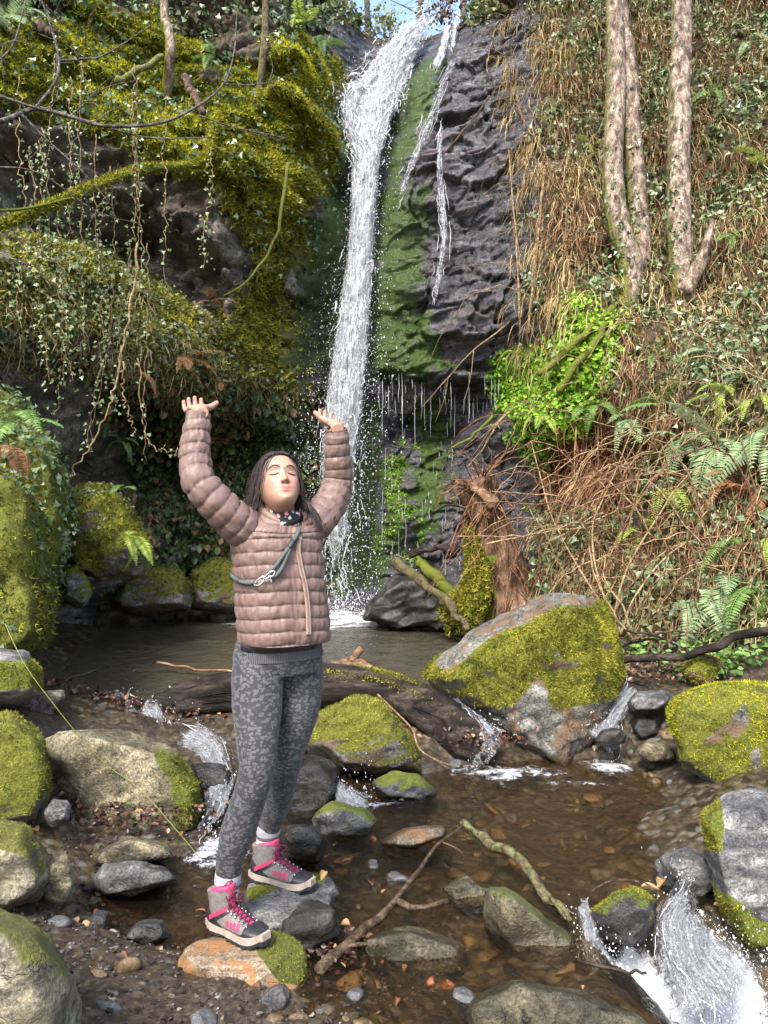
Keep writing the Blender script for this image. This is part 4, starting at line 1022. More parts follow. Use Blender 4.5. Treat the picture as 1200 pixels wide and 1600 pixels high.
def limb(bag, pts, r0, r1, n=24, k=8, rough=.12, seed=0, moss=None, base=0):
    P = catmull(np.asarray(pts, float), n)
    R = r0 + (r1 - r0) * np.linspace(0, 1, n) ** .9
    th = np.arange(k) * 2 * math.pi / k
    q = np.stack(np.broadcast_arrays(np.cos(th)[None] * 1.2, np.sin(th)[None] * 1.2, np.linspace(0, n * .22, n)[:, None]), -1).reshape(-1, 3)
    bump = 1 + rough * 1.6 * fbm(q + seed * 5.1, 3).reshape(n, k)
    v, Q, T = tube(P, R, k, True, bump)
    mo = np.zeros(len(v)) if moss is None else np.broadcast_to(moss, (len(v),))
    bag.add(v - base, Q, T, moss=mo)
    return P, R

# the rotten log that dams the pool
lg = MB(); base = W(470, 1120, 4.95)
LOGP = [W(228, 1112, 4.85), W(300, 1092, 4.95), W(380, 1082, 5.0), W(500, 1072, 5.05), W(590, 1080, 5.0), W(660, 1110, 4.86), W(725, 1150, 4.68), W(768, 1186, 4.52)]
Pm = catmull(np.array(LOGP), 90); th = np.arange(28) * 2 * math.pi / 28
q = np.stack(np.broadcast_arrays(np.cos(th)[None] * 1.5, np.sin(th)[None] * 1.5, np.linspace(0, 5, 90)[:, None]), -1).reshape(-1, 3)
bmp = 1 + .22 * fbm(q, 3).reshape(90, 28) + .2 * ridged(q * np.array((2.2, 2.2, .5)), 3).reshape(90, 28)
RL = np.interp(np.linspace(0, 1, 90), [0, .1, .3, .55, .75, .9, 1], [.06, .10, .115, .12, .13, .11, .03])
v, Q, T = tube(Pm, RL, 28, True, bmp)
lg.add(v - base, Q, T, moss=0 * v[:, 2])
log = empty('fallen_log', base, 'rotten dark log damming the plunge pool, its fibres hanging loose', 'log')
obj('trunk', lg.mesh('trunk', M_ROT), log)
fb = MB(); rng = np.random.RandomState(31); T_, A_, B_ = frames(Pm)
for k in range(900):
    i0 = rng.randint(0, 70); i1 = min(89, i0 + rng.randint(8, 24)); idx = np.linspace(i0, i1, 6).astype(int)
    a = rng.rand() * 6.28; a2 = a + np.linspace(0, rng.normal() * .5, 6)
    off = 1.04 + .12 * rng.rand() * np.linspace(0, 1, 6) ** 2
    P = Pm[idx] + (RL[idx] * off)[:, None] * (np.cos(a2)[:, None] * A_[idx] + np.sin(a2)[:, None] * B_[idx])
    vv, qq, tt = tube(P, rng.uniform(.002, .006) * np.array((.4, 1, 1, .8, .6, .2)), 4, False); fb.add(vv - base, qq, None, moss=0.0)
obj('bark_fibres', fb.mesh('bark_fibres', M_ROT), log, kind='stuff')
i = np.clip(rng.normal(50, 9, 1400), 5, 88).astype(int); a = rng.normal(size=1400) * .55; upv = np.array((0, -.25, 1.)); dd = unit(upv[None] + np.c_[np.zeros(1400), a, np.zeros(1400)] * .8 + rng.normal(size=(1400, 3)) * .12)
obj('moss', scatter_mesh('moss', Pm[i] - base + dd * (RL[i] * 1.16)[:, None], dd, TUFT, .018 * rng.uniform(.5, 1.3, 1400), M_MOSS_O, .4, rng), log, kind='stuff')
o = empty('driftwood', W(540, 1045, 5.1), 'orange broken driftwood stump lying on the log', 'driftwood')
b = MB(); bs = W(540, 1045, 5.1)
limb(b, [W(495, 1050, 5.12), W(525, 1042, 5.1), W(555, 1035, 5.08), W(582, 1047, 5.05)], .035, .03, 20, 9, .3, 1, base=bs)
obj('stub', b.mesh('stub', M_WOOD), o)
b = MB(); limb(b, [W(535, 1045, 5.1), W(552, 1030, 5.08), W(564, 1013, 5.06)], .03, .022, 12, 8, .25, 2, base=bs); obj('knot', b.mesh('knot', M_WOOD), o)

def stick(name, label, pts, r0, r1, mat, cat='branch', n=26, k=7, rough=.15, seed=0, moss=None, twigs=(), group=None):
    P = catmull(np.array([W(*p) for p in pts]), 12); P[1:-1] += np.stack([pnoise(np.c_[np.arange(1, 11) * .9, np.full(10, seed * 3.7), np.full(10, q * 9.1)]) for q in range(3)], 1) * r0 * 1.1; base = np.array(P[0])
    b = MB(); limb(b, P, r0, r1, n, k, rough, seed, moss, base)
    if twigs:
        o = empty(name, base, label, cat, group); obj('stem', b.mesh('stem', mat), o)
        for tw, a, c in twigs:
            b = MB(); limb(b, [W(*p) for p in tw], a, c, 14, 5, rough, seed + 3, moss, base); obj('twig', b.mesh('twig', mat), o)
    else:
        o = obj(name, b.mesh(name, mat), None, label, cat, group); o.location = base
    return o

stick('branch', 'dark smooth branch propped above the small ball of moss', [(965, 1035, 5.2), (1010, 1027, 5.05), (1080, 1022, 4.9), (1140, 1000, 4.8), (1200, 985, 4.7), (1290, 968, 4.55)], .024, .03, M_ROT, seed=1, twigs=[([(1080, 1022, 4.9), (1120, 1030, 4.85), (1138, 1062, 4.8)], .012, .006)])
stick('branch', 'lichen-crusted broken branch lying in the brown water', [(724, 1286, 3.72), (760, 1310, 3.52), (800, 1340, 3.3), (850, 1390, 3.02), (878, 1420, 2.88), (890, 1440, 2.82)], .026, .014, M_LICH, seed=2, moss=.42, rough=.3, twigs=[([(850, 1390, 3.02), (868, 1412, 2.9), (884, 1436, 2.8)], .012, .006)])
stick('branch', 'forked brown branch sticking out of the leaf litter into the stream', [(498, 1518, 2.5), (540, 1478, 2.62), (585, 1435, 2.8), (620, 1408, 2.92), (660, 1350, 3.2), (690, 1315, 3.4), (722, 1290, 3.55)], .02, .004, M_TWIG, seed=3, moss=.35, rough=.25,
      twigs=[([(620, 1408, 2.92), (650, 1418, 2.88), (700, 1408, 2.9)], .014, .010), ([(690, 1315, 3.4), (720, 1330, 3.35), (728, 1352, 3.3)], .004, .002), ([(540, 1478, 2.62), (575, 1475, 2.62), (605, 1482, 2.6)], .008, .006)])
stick('branch', 'thin twig leaning over the water beside the pool outlet', [(80, 1072, 4.5), (115, 1058, 4.6), (152, 1047, 4.7)], .008, .006, M_ROT, seed=4, twigs=[([(105, 1062, 4.6), (108, 1080, 4.58), (100, 1100, 4.55)], .004, .003)])
stick('root', 'dark root creeping down from the bank over the stained slab', [(55, 1165, 3.75), (95, 1200, 3.72), (135, 1215, 3.7), (165, 1235, 3.65), (185, 1285, 3.55)], .022, .01, M_ROT, 'root', seed=5, rough=.3)
stick('log', 'grey weathered log stub on the left bank above the slab', [(-30, 1100, 4.0), (30, 1098, 4.15), (70, 1105, 4.25), (75, 1120, 4.25)], .05, .035, M_GREYB, 'log', seed=6, rough=.25)
stick('vine', 'green bramble shoot arching across the stained slab to the cascade', [(8, 975, 3.6), (40, 1040, 3.5), (95, 1115, 3.5), (160, 1190, 3.55), (215, 1230, 3.5), (270, 1290, 3.3), (312, 1340, 3.1)], .0022, .0015, mat_plain('green_shoot', (.10, .12, .02), (.2, .22, .05), 40, .6, .1), 'vine', seed=7)
stick('twig', 'thin reddish twig trailing from the log into the pool', [(590, 1085, 4.8), (640, 1135, 4.55), (655, 1170, 4.4), (690, 1190, 4.3), (718, 1198, 4.25)], .007, .004, M_DRY, 'twig', seed=8)
stick('twig', 'pale fallen stick across the plunge pool behind the legs', [(245, 1035, 5.8), (300, 1045, 5.7), (360, 1049, 5.6), (395, 1052, 5.6)], .012, .008, M_WOOD, 'twig', seed=9)
stick('twig', 'curved thin twig over the black rock of the spout', [(925, 1392, 2.9), (955, 1376, 2.9), (1000, 1378, 2.86), (1025, 1390, 2.82)], .004, .003, M_TWIG, 'twig', seed=10)
stick('twig', 'broken stick floating in the white water below the spout', [(900, 1500, 2.58), (960, 1515, 2.52), (1010, 1520, 2.5)], .008, .004, M_ROT, 'twig', seed=11)
for k, (x0, y0, x1, y1, Y) in enumerate(((880, 1010, 1010, 1060, 5.4), (985, 1000, 1100, 990, 5.5), (960, 1060, 1035, 1090, 5.0), (940, 960, 1060, 1040, 5.7), (1060, 990, 1010, 1050, 5.3), (975, 985, 1075, 1018, 5.4), (870, 960, 985, 1010, 6.0), (1000, 1045, 1095, 1048, 5.1), (955, 1015, 1060, 1000, 5.6))):
    stick('dead_stick', 'dead stick in the brushwood heap behind the big boulder', [(x0, y0, Y + .1), ((x0 + x1) / 2, (y0 + y1) / 2 - 8, Y), (x1, y1, Y - .15)], .011, .006, (M_DRY, M_TWIG, M_ROT)[k % 3], 'stick', seed=20 + k, group='sticks behind the big boulder')

# leaf litter
M_LIT = mat_leaf('dead_leaves', [(0, (.012, .005, .004)), (.45, (.035, .014, .009)), (.8, (.08, .034, .018)), (.96, (.16, .08, .038)), (1, (.3, .2, .1))], .45, .1, .5)
rng = np.random.RandomState(44)
def litter(label, px, py, Y, sx, sy, n, size=.028, dz=.03):
    c = W(px, py, Y)
    x = c[0] + rng.normal(size=n) * sx; y = c[1] + rng.normal(size=n) * sy
    z = np.maximum(ground_z(np.c_[x, y], False), c[2] - .05) + rng.rand(n) * dz
    P = np.c_[x, y, z]
    obj('leaf_litter', scatter_mesh('leaf_litter', P, np.tile((0, -.25, 1.), (n, 1)), LEAF, size * rng.uniform(.5, 1.3, n), M_LIT, .6, rng), None, label, 'leaf litter', kind='stuff')
litter('reddish wet leaf litter dammed up at the pool outlet', 200, 1112, 4.85, .28, .08, 520, .036, .07)
litter('dark leaf litter packed in the hollow under the stained slab', 185, 1262, 3.55, .24, .12, 700, .026, .08)
litter('wet red-brown leaves caught behind the forked branch', 520, 1475, 2.62, .07, .07, 170, .026, .05)
litter('brown leaves strewn under the dark branch on the right bank', 1040, 1035, 5.2, .4, .25, 600, .035, .04)
litter('dead leaves and bark crumbs trodden into the mud', 270, 1570, 2.28, .35, .15, 420, .016, .01)
litter('orange leaves washed against the foot of the big boulder', 770, 1145, 4.5, .16, .08, 160, .03, .06)
# single fallen leaves
leafmat = [mat_plain('ochre_leaf', (.20, .12, .05), (.33, .21, .095), 40, .5, .2, .002), mat_plain('brown_leaf', (.09, .045, .025), (.2, .11, .06), 40, .4, .2, .002), mat_plain('rust_leaf', (.11, .04, .018), (.2, .085, .035), 40, .45, .2, .002)]
def leaf_mesh(mat, curl):
    n, m = 9, 5; y = np.linspace(0, 1, n); w = .30 * np.sin(np.pi * y ** .8) ** .8 + .005
    u = np.linspace(-1, 1, m); X = w[:, None] * u; Yy = np.broadcast_to(y[:, None], (n, m))
    Z = curl * (u ** 2)[None] * w[:, None] * 2 + curl * .3 * ((y - .5) ** 2)[:, None] + .02 * np.sin(y * 25)[:, None] * np.abs(u)[None]
    return mesh_np('fallen_leaf', np.stack([X, Yy, Z], -1).reshape(-1, 3), grid_q(n, m), mat)
LM = [leaf_mesh(m, c) for m in leafmat for c in (.4, 1.0)]
for px, py, Y, s, kd, lab, g in [(508, 1362, 2.72, .07, 0, 'upright pale yellow leaf at the tip of the slate ledge', None), (115, 1362, 2.95, .09, 0, 'large curled tan leaf beside the puddle', None), (1000, 1390, 2.84, .10, 0, 'big tan leaf lying over the lip of the spout', None),
                            (1035, 1375, 2.88, .09, 0, 'second tan leaf on the lip beside the pale boulder', None), (1115, 1415, 2.9, .06, 0, 'ochre leaf hanging at the slate beside the spout', None), (912, 1540, 2.4, .025, 0, 'tiny yellow leaf on the flat brown rock', None), (850, 1592, 2.28, .09, 1, 'dark red curled leaf at the edge of the stream', None)]:
    o = obj('fallen_leaf', LM[kd * 2 + 1], None, lab, 'leaf', g); o.location = W(px, py, Y); o.scale = (s * .6, s * .7, s * .35); o.rotation_euler = (rng.normal() * .25, rng.normal() * .25, rng.rand() * 6.28)
for k in range(46):
    x, y = rng.uniform(-1.2, .1), rng.uniform(2.15, 3.5); kd = rng.randint(3)
    o = obj('fallen_leaf', LM[rng.randint(6)], None, 'small dead leaf lying on the muddy gravel', 'leaf', 'dead leaves on the mud')
    o.location = (x, y, max(gz(x, y), 0) + .012); o.scale = (rng.uniform(.02, .045),) * 3; o.rotation_euler = (rng.normal() * .4, rng.normal() * .4, rng.rand() * 6.28)
# ------------------------------------------------------------------ vegetation
M_IVY = mat_leaf('ivy_leaves', [(0, (.018, .035, .012)), (.4, (.05, .085, .03)), (.75, (.11, .16, .07)), (1, (.26, .32, .2))], .3, .2, .6)
M_IVYP = mat_leaf('pale_vine_leaves', [(0, (.04, .07, .022)), (.5, (.10, .15, .055)), (1, (.25, .31, .17))], .35, .25, .5)
M_LIME = mat_leaf('pennywort', [(0, (.05, .13, .008)), (.5, (.13, .27, .015)), (1, (.27, .44, .04))], .5, .3, .3)
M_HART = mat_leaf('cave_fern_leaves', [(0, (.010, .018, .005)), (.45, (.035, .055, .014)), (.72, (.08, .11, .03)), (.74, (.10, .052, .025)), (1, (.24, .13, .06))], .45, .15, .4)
M_BROWNL = mat_leaf('dead_bracken', [(0, (.045, .02, .011)), (.5, (.13, .06, .03)), (.85, (.25, .135, .065)), (1, (.40, .26, .14))], .7, .15, .2)
M_HERB = mat_leaf('fresh_herbs', [(0, (.03, .07, .012)), (.5, (.08, .17, .03)), (1, (.2, .33, .09))], .45, .3, .4)
M_OLIVL = mat_leaf('slope_leaves', [(0, (.022, .034, .010)), (.35, (.055, .075, .025)), (.6, (.12, .135, .05)), (.85, (.19, .20, .09)), (1, (.26, .28, .18))], .42, .22, .45)
M_STRAW = mat_leaf('straw', [(0, (.10, .07, .03)), (.5, (.24, .17, .075)), (1, (.42, .34, .18))], .7, .2, .2)
rv = np.random.RandomState(77)
def cover(name, label, weight, n, tmpl, size, mat, jitter=.6, dirv=None, dirw=0., lift=.02, cat='ground cover', nscale=1.2, sj=(.5, 1.4)):
    P, N, f = sample_wall(weight * INVIEW, n, rv)
    P = P + N * (lift * rv.rand(n))[:, None]
    rnd = np.clip(.5 + .38 * fbm(P * nscale + 3, 3) + .26 * rv.normal(size=n), 0, 1)
    me = scatter_mesh(name, P, N, tmpl, size * rv.uniform(*sj, n), mat, jitter, rv, rnd, dirv, dirw)
    return obj(name, me, None, label, cat, kind='stuff')
def reg(pts, soft=25): return sstep(-soft, soft, poly_sd(pts, QU, QV) + 22 * nz2[Qall[:, 0]])
qm = moss[Qall[:, 0]]; qn = nz1[Qall[:, 0]]; qn2 = nz2[Qall[:, 0]]; ql = QU < 540
qz = CN[Qall[:, 0], 2]
topL = reg([(-200, -150), (470, -150), (535, 100), (530, 290), (470, 420), (395, 430), (350, 300), (235, 245), (60, 190), (-200, 170)])
cover('moss', 'yellow-green cushions of moss over the top of the left cliff', topL * np.clip(qm * 1.3 + .25 * qn, 0, 1) ** 1.5 * (QV < 330), 34000, TUFT, .038, M_MOSS_YY, .5)
cover('moss', 'olive moss hanging down the left cliff beside the fall', ql * np.clip(qm + .2 * qn, 0, 1) * (reg([(340, 180), (525, 130), (500, 300), (440, 400), (430, 560), (480, 660), (480, 860), (340, 700), (200, 560), (-100, 470), (-100, 400), (230, 440), (340, 500)]) + .15), 20000, TUFT, .05, M_MOSS_O, .5, (0, -.2, -1), .5)
cover('ivy', 'ivy and small leaves over the crest of the left cliff', topL * np.clip(.35 + .9 * qn2, 0, 1) + .6 * (QV < 60) * (QU < 480), 7000, IVY, .055, M_IVY, .7, lift=.12)
cover('ivy', 'brown-green creeper over the sloping ledge of the left cliff', reg([(-200, 370), (220, 470), (420, 600), (480, 640), (330, 640), (120, 560), (-200, 560)]) * np.clip(.4 + .8 * qn, 0, 1), 9000, IVY, .042, M_OLIVL, .7, lift=.06)
cover('dead_grass', 'tangle of dead brown grass on the sloping ledge', reg([(-200, 370), (220, 470), (420, 600), (480, 640), (330, 640), (120, 560), (-200, 560)]), 3500, THIN, .16, M_STRAW, .7, (0, -.2, -1), .6)
shoulder = reg([(-200, 290), (60, 335), (150, 375), (220, 425), (345, 495), (400, 600), (200, 500), (-200, 400)], 20)
cover('moss', 'olive moss on the shoulder of rock under the mossy limb', shoulder * np.clip(.6 + .8 * qn, 0, 1), 6000, TUFT, .045, M_MOSS_O, .5)
cover('ivy', 'small creeper leaves trailing over the rock shoulder on the left', shoulder * np.clip(.4 + qn2, 0, 1), 2600, IVY, .045, M_OLIVL, .7, lift=.08)
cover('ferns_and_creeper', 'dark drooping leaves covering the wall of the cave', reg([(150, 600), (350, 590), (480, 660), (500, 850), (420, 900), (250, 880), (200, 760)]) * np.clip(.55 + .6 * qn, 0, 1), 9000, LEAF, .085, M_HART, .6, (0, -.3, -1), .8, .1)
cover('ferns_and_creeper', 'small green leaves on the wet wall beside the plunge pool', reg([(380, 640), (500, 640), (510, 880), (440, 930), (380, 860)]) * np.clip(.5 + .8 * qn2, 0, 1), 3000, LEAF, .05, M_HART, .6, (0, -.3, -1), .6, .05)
cover('moss', 'lime moss tufts down the wet wall right of the fall', reg([(585, 690), (640, 690), (650, 800), (660, 880), (600, 870)], 15) * np.clip(qn2 * 2.2, 0, 1), 900, TUFT, .035, M_LIME, .5)
slope = sstep(812, 862, QU + 25 * qn)
lime = reg([(775, 560), (850, 545), (900, 470), (960, 500), (950, 620), (900, 680), (870, 760), (830, 720), (800, 660)], 14)
hollow = reg([(870, 690), (960, 665), (1020, 690), (1000, 790), (900, 830), (850, 800)])
cover('slope_leaves', 'ivy, bramble and small leaves clothing the right slope', slope * (1 - .8 * lime) * (1 - .5 * hollow) * np.clip(.45 + .9 * qn2 + .4 * sstep(930, 1100, QU), .05, 1), 30000, IVY, .05, M_OLIVL, .7, lift=.16, nscale=1.8)
cover('slope_leaves', 'dark glossy ivy patches on the right slope between the trunks', slope * (1 - lime) * np.clip(1.6 * qn, 0, 1), 8000, IVY, .06, M_IVY, .7, lift=.16)
cover('dead_bracken', 'rust-brown dead bracken hanging in the right slope', slope * (1 - lime) * np.clip(.25 - qn + .8 * reg([(1080, 740), (1200, 720), (1200, 860), (1080, 860)]), 0, 1), 11000, THIN, .26, M_BROWNL, .7, (0, -.3, -1), .7, .12)
cover('dry_grass', 'bleached straw and grass on the right slope', slope * (1 - lime) * np.clip(.35 + qn2, 0, 1), 15000, THIN, .26, M_STRAW, .6, (0, -.3, -1), .75, .12)
cover('moss', 'yellow moss clumps scattered over the right slope', slope * np.clip(qn2 * 2 - .35, 0, 1), 5000, TUFT, .05, M_MOSS_Y, .5)
cover('pennywort', 'bright green pennywort carpet beside the wet rock face', lime, 5500, LEAF, .05, M_LIME, .5, (0, -.5, -.4), .4, .1)
cover('hanging_roots', 'red-brown root hairs hanging in the hollow of the slope', hollow * (QV < 760), 2600, THIN, .45, M_BROWNL, .3, (0, -.1, -1), .95, .1)
cover('roots_fringe', 'dry root fringe hanging over the edge of the wet rock face', reg([(790, 40), (890, 40), (900, 540), (825, 560), (815, 300)], 25) * np.clip(.1 + 1.6 * qn2, 0, 1), 1500, THIN, .30, M_STRAW, .4, (-.1, -.15, -1), .92, .15)
cover('crest_grass', 'grass and low leaves along the crest beside the waterfall lip', sstep(8.4, 8.8, CZ[Qall[:, 0]]) * (QU > 440) * (QU < 800) * ((QU < 560) | (QU > 735)), 2600, LEAF, .09, M_OLIVL, .7, (0, 0, 1), .4, .12)
# ground plants of the right bank
n = 3800; x = rv.uniform(1.6, 3.4, n); y = rv.uniform(4.9, 6.2, n); zz = ground_z(np.c_[x, y], False)
sel = (zz > .36) & (rv.rand(n) < sstep(-.15, .25, fbm(np.c_[x, y, x * 0] * 1.6, 2) + .1 * (x - 2)))
P = np.c_[x, y, zz + .02 + .08 * rv.rand(n)][sel]
obj('bank_herbs', scatter_mesh('bank_herbs', P, np.tile((0, -.4, 1.), (len(P), 1)), LEAF, .05 * rv.uniform(.5, 1.3, len(P)), M_HERB, .5, rv), None, 'fresh green herbs on the right bank by the dark branch', 'herbs', kind='stuff')
# ivy on the left banks
def plant_on(o, n, tmpl, size, mat, name, label_kind, zmin=.0, seed=0, lift=.03, cond=None):
    st = [c for c in o.children if c.name.startswith('stone')][0].data
    V = np.empty(len(st.vertices) * 3, np.float32); st.vertices.foreach_get('co', V); V = V.reshape(-1, 3).astype(float)
    F = np.empty(len(st.polygons) * 3, np.int32); st.polygons.foreach_get('vertices', F); F = F.reshape(-1, 3)
    N, A = vnormals(V, F); rng = np.random.RandomState(seed)
    w = A * (N[F[:, 0], 2] > zmin) * np.clip(.4 + fbm(V[F[:, 0]] * 2 + seed, 2), 0, 1)
    if cond is not None: w = w * cond(V[F[:, 0]] + np.array(o.location))
    w /= w.sum(); f = rng.choice(len(F), n, p=w); a = rng.dirichlet((1, 1, 1), n)
    P = (V[F[f]] * a[:, :, None]).sum(1); Nn_ = N[F[f, 0]]
    obj(name, scatter_mesh(name, P + Nn_ * (rng.rand(n) * lift)[:, None], Nn_, tmpl, size * rng.uniform(.5, 1.4, n), mat, .6, rng), o, kind='stuff')
banks = [o for o in COL.objects if o.name.startswith('mossy_bank')]
plant_on(banks[0], 1500, IVY, .035, M_IVY, 'ivy', '', -.2, 1)
plant_on(banks[0], 2600, TUFT, .03, M_MOSS_O, 'bright_moss', '', -.5, 5, .02)
plant_on(banks[1], 3800, IVY, .042, M_IVYP, 'ivy', '', -.4, 2, .08)
plant_on(banks[1], 1200, IVY, .05, M_IVY, 'dark_ivy', '', -.4, 3, .06)
rb_ = [o for o in COL.objects if o.get('label', '').startswith('round moss-covered')][0]
plant_on(rb_, 700, IVY, .04, M_OLIVL, 'creeper', '', -.1, 4, .03)

# --- ferns: every fern a thing, every frond a part
def frond_mesh(arch, seed, mat, npair=24, wid=.17):
    rng = np.random.RandomState(seed); b = MB()
    s = np.linspace(0, 1, 16); P = np.c_[s * (1 - .12 * arch * s), .04 * np.sin(s * 3 + seed), .55 * s - arch * s ** 2]
    P /= np.linalg.norm(np.diff(P, axis=0), axis=1).sum()
    v, q, t = tube(P, np.linspace(.009, .002, 16), 4, False); b.add(v, q, None, rnd=.75)
    T = unit(np.gradient(P, axis=0))
    for i in range(npair):
        u = .14 + .85 * i / (npair - 1); k = u * 15; a = int(min(k, 14)); f = k - a
        p = P[a] * (1 - f) + P[a + 1] * f; t_ = T[a]
        L = wid * (np.sin(math.pi * min(1, u * .92 + .06) ** .75) ** .8) * rng.uniform(.9, 1.08) + .006
        up_ = unit(np.cross(t_, (0, 1, 0))); up_ = up_ * np.sign(up_[2])
        for sg in (-1, 1):
            d = unit(np.array((0, sg, 0)) + t_ * .42 + up_ * rng.uniform(-.28, .02)); wv = unit(np.cross(up_, d)); w = .021 + .012 * L / wid
            V = np.array([p, p + d * L * .35 + wv * w * .5 + up_ * .004, p + d * L * .35 - wv * w * .5 + up_ * .004, p + d * L * .75 + wv * w * .32, p + d * L * .75 - wv * w * .32, p + d * L - up_ * .012])
            b.add(V, None, [(0, 1, 2), (1, 3, 2), (2, 3, 4), (3, 5, 4)], rnd=np.clip(rng.normal(.5, .18), 0, 1))
    return b.mesh('frond', mat, False)
M_FERN = [mat_leaf('green_fern', [(0, (.05, .10, .02)), (.5, (.10, .18, .045)), (1, (.2, .28, .09))], .5, .3, .3),
          mat_leaf('sage_fern', [(0, (.10, .16, .07)), (.5, (.19, .26, .13)), (1, (.30, .36, .2))], .5, .3, .3),
          mat_leaf('yellow_fern', [(0, (.12, .17, .02)), (.5, (.22, .29, .05)), (1, (.36, .42, .1))], .5, .3, .3),
          mat_leaf('brown_fern', [(0, (.08, .035, .018)), (.5, (.18, .085, .04)), (1, (.3, .17, .09))], .7, .2, .2)]
FR = [[frond_mesh(a, 10 * i + j, m) for j, a in enumerate((.45, .75, 1.05, 1.3))] for i, m in enumerate(M_FERN)]
rf = np.random.RandomState(15)
def fern(loc, nrm, size, nf, kind, label, group):
    o = empty('fern', loc, label, 'fern', group)
    az0 = math.atan2(nrm[1], nrm[0])
    for i in range(nf):
        c = obj('frond', FR[kind][rf.randint(4)], o)
        az = az0 + rf.normal() * .9 if nf > 2 else az0 + (rf.rand() - .5) * 2.2
        c.rotation_euler = (rf.normal() * .25, rf.normal() * .3 + .1, az)
        c.scale = (size * rf.uniform(.7, 1.15),) * 3
    return o
FERN_R = [(1080, 700, .62, 5, 1), (1135, 690, .68, 5, 1), (1195, 700, .7, 5, 1), (1040, 640, .45, 4, 0), (985, 655, .5, 4, 1), (940, 640, .42, 4, 0), (1060, 780, .5, 4, 2), (1130, 935, .55, 6, 1), (1085, 950, .55, 6, 1), (1180, 930, .55, 6, 0),
          (1000, 830, .4, 4, 2), (1150, 860, .45, 5, 0), (950, 800, .4, 4, 2), (1180, 590, .5, 4, 1), (1130, 630, .45, 4, 2), (880, 570, .35, 3, 2), (845, 660, .35, 4, 2), (900, 640, .3, 3, 0), (1030, 560, .35, 4, 0), (1170, 480, .4, 4, 1),
          (905, 400, .3, 3, 3), (1190, 270, .45, 4, 2), (1110, 170, .4, 4, 0), (1050, 880, .4, 5, 1), (1195, 850, .5, 5, 2), (1000, 700, .4, 4, 3), (1150, 760, .5, 5, 3), (1100, 770, .45, 5, 3), (1190, 790, .5, 4, 3), (860, 480, .35, 3, 0), (1185, 640, .5, 4, 2), (1165, 1000, .4, 5, 0),
          (820, 545, .3, 3, 2), (930, 720, .35, 4, 1), (1090, 560, .35, 3, 1), (1140, 380, .35, 3, 0), (920, 240, .3, 3, 2), (1160, 90, .4, 4, 1)]
KN = ('fresh green', 'pale sage-green', 'yellow-green', 'dead rust-brown')
for px, py, s, nf, kd in FERN_R:
    p, n_ = wall_at(px, py); zone = 'high on the right slope by the trunks' if py < 460 else ('on the right slope beside the green pennywort' if px < 960 else ('over the hollow on the right slope' if py < 720 else 'low on the right slope above the brushwood'))
    fern(p + n_ * .08, n_ + np.array((-.15, -.3, 0)), s, nf, kd, KN[kd] + ' fern ' + zone, 'ferns on the right slope')
for px, py, Y, s, nf, kd, lab in ((22, 660, 5.0, .42, 5, 0, 'broad fern leaning over the left ivy bank'), (205, 838, 6.25, .38, 4, 2, 'bright fern drooping off the round mossy boulder'), (190, 765, 6.6, .3, 3, 0, 'small horizontal fern behind the round mossy boulder'), (20, 40, 6.8, .6, 5, 1, 'pale fern on the crest of the left cliff'),
                              (470, 40, 9.3, .5, 5, 2, 'yellow-green fern at the lip left of the waterfall'), (500, 70, 9.6, .4, 4, 0, 'green fern under the shrubs at the waterfall lip'), (330, 90, 8.4, .4, 4, 0, 'green fern among moss cushions of the left cliff'), (190, 690, 7.6, .35, 4, 0, 'dark fern in the mouth of the cave'), (15, 700, 4.75, .3, 3, 3, 'withered fern frond in the left ivy bank'),
                              (330, 470, 7.6, .3, 4, 3, 'withered fern hanging from the left overhang'), (290, 560, 7.5, .4, 5, 3, 'withered brown fern over the cave mouth'), (215, 590, 7.1, .35, 4, 3, 'brown fern curtain left of the cave mouth')):
    fern(W(px, py, Y), np.array((.2, -1, .2)), s, nf, kd, lab, None)

# --- hanging vines on the left: stem and leaves each
def vine(label, pts, r, nleaf, lsize, group, mat=M_DRY, lm=M_IVYP, seed=0):
    rng = np.random.RandomState(seed); P = catmull(np.array([W(*p) for p in pts]), 40)
    P[1:-1] += rng.normal(size=(38, 3)) * .012
    base = P[0]; o = empty('hanging_vine', base, label, 'vine', group)
    v, q, t = tube(P - base, np.linspace(r, r * .5, 40), 5); obj('stem', mesh_np('stem', v, [q, t], mat), o)
    if nleaf:
        i = rng.randint(0, 40, nleaf); Q = P[i] - base + rng.normal(size=(nleaf, 3)) * .035
        obj('leaves', scatter_mesh('leaves', Q, np.tile((0, -1., .4), (nleaf, 1)), IVY, lsize * rng.uniform(.6, 1.3, nleaf), lm, .6, rng, None, (0, 0, -1), .5), o, kind='stuff')
VN = [(85, 60, 400, 110), (110, 120, 420, 120), (128, 90, 560, 150), (65, 200, 600, 120), (90, 330, 600, 90), (150, 210, 700, 110), (172, 260, 690, 60), (205, 170, 520, 90), (210, 100, 470, 30), (215, 120, 560, 40), (190, 420, 640, 70), (45, 230, 520, 60), (30, 120, 470, 60),
      (230, 380, 720, 10), (165, 300, 560, 70), (260, 150, 470, 40), (330, 230, 420, 60), (100, 450, 650, 70)]
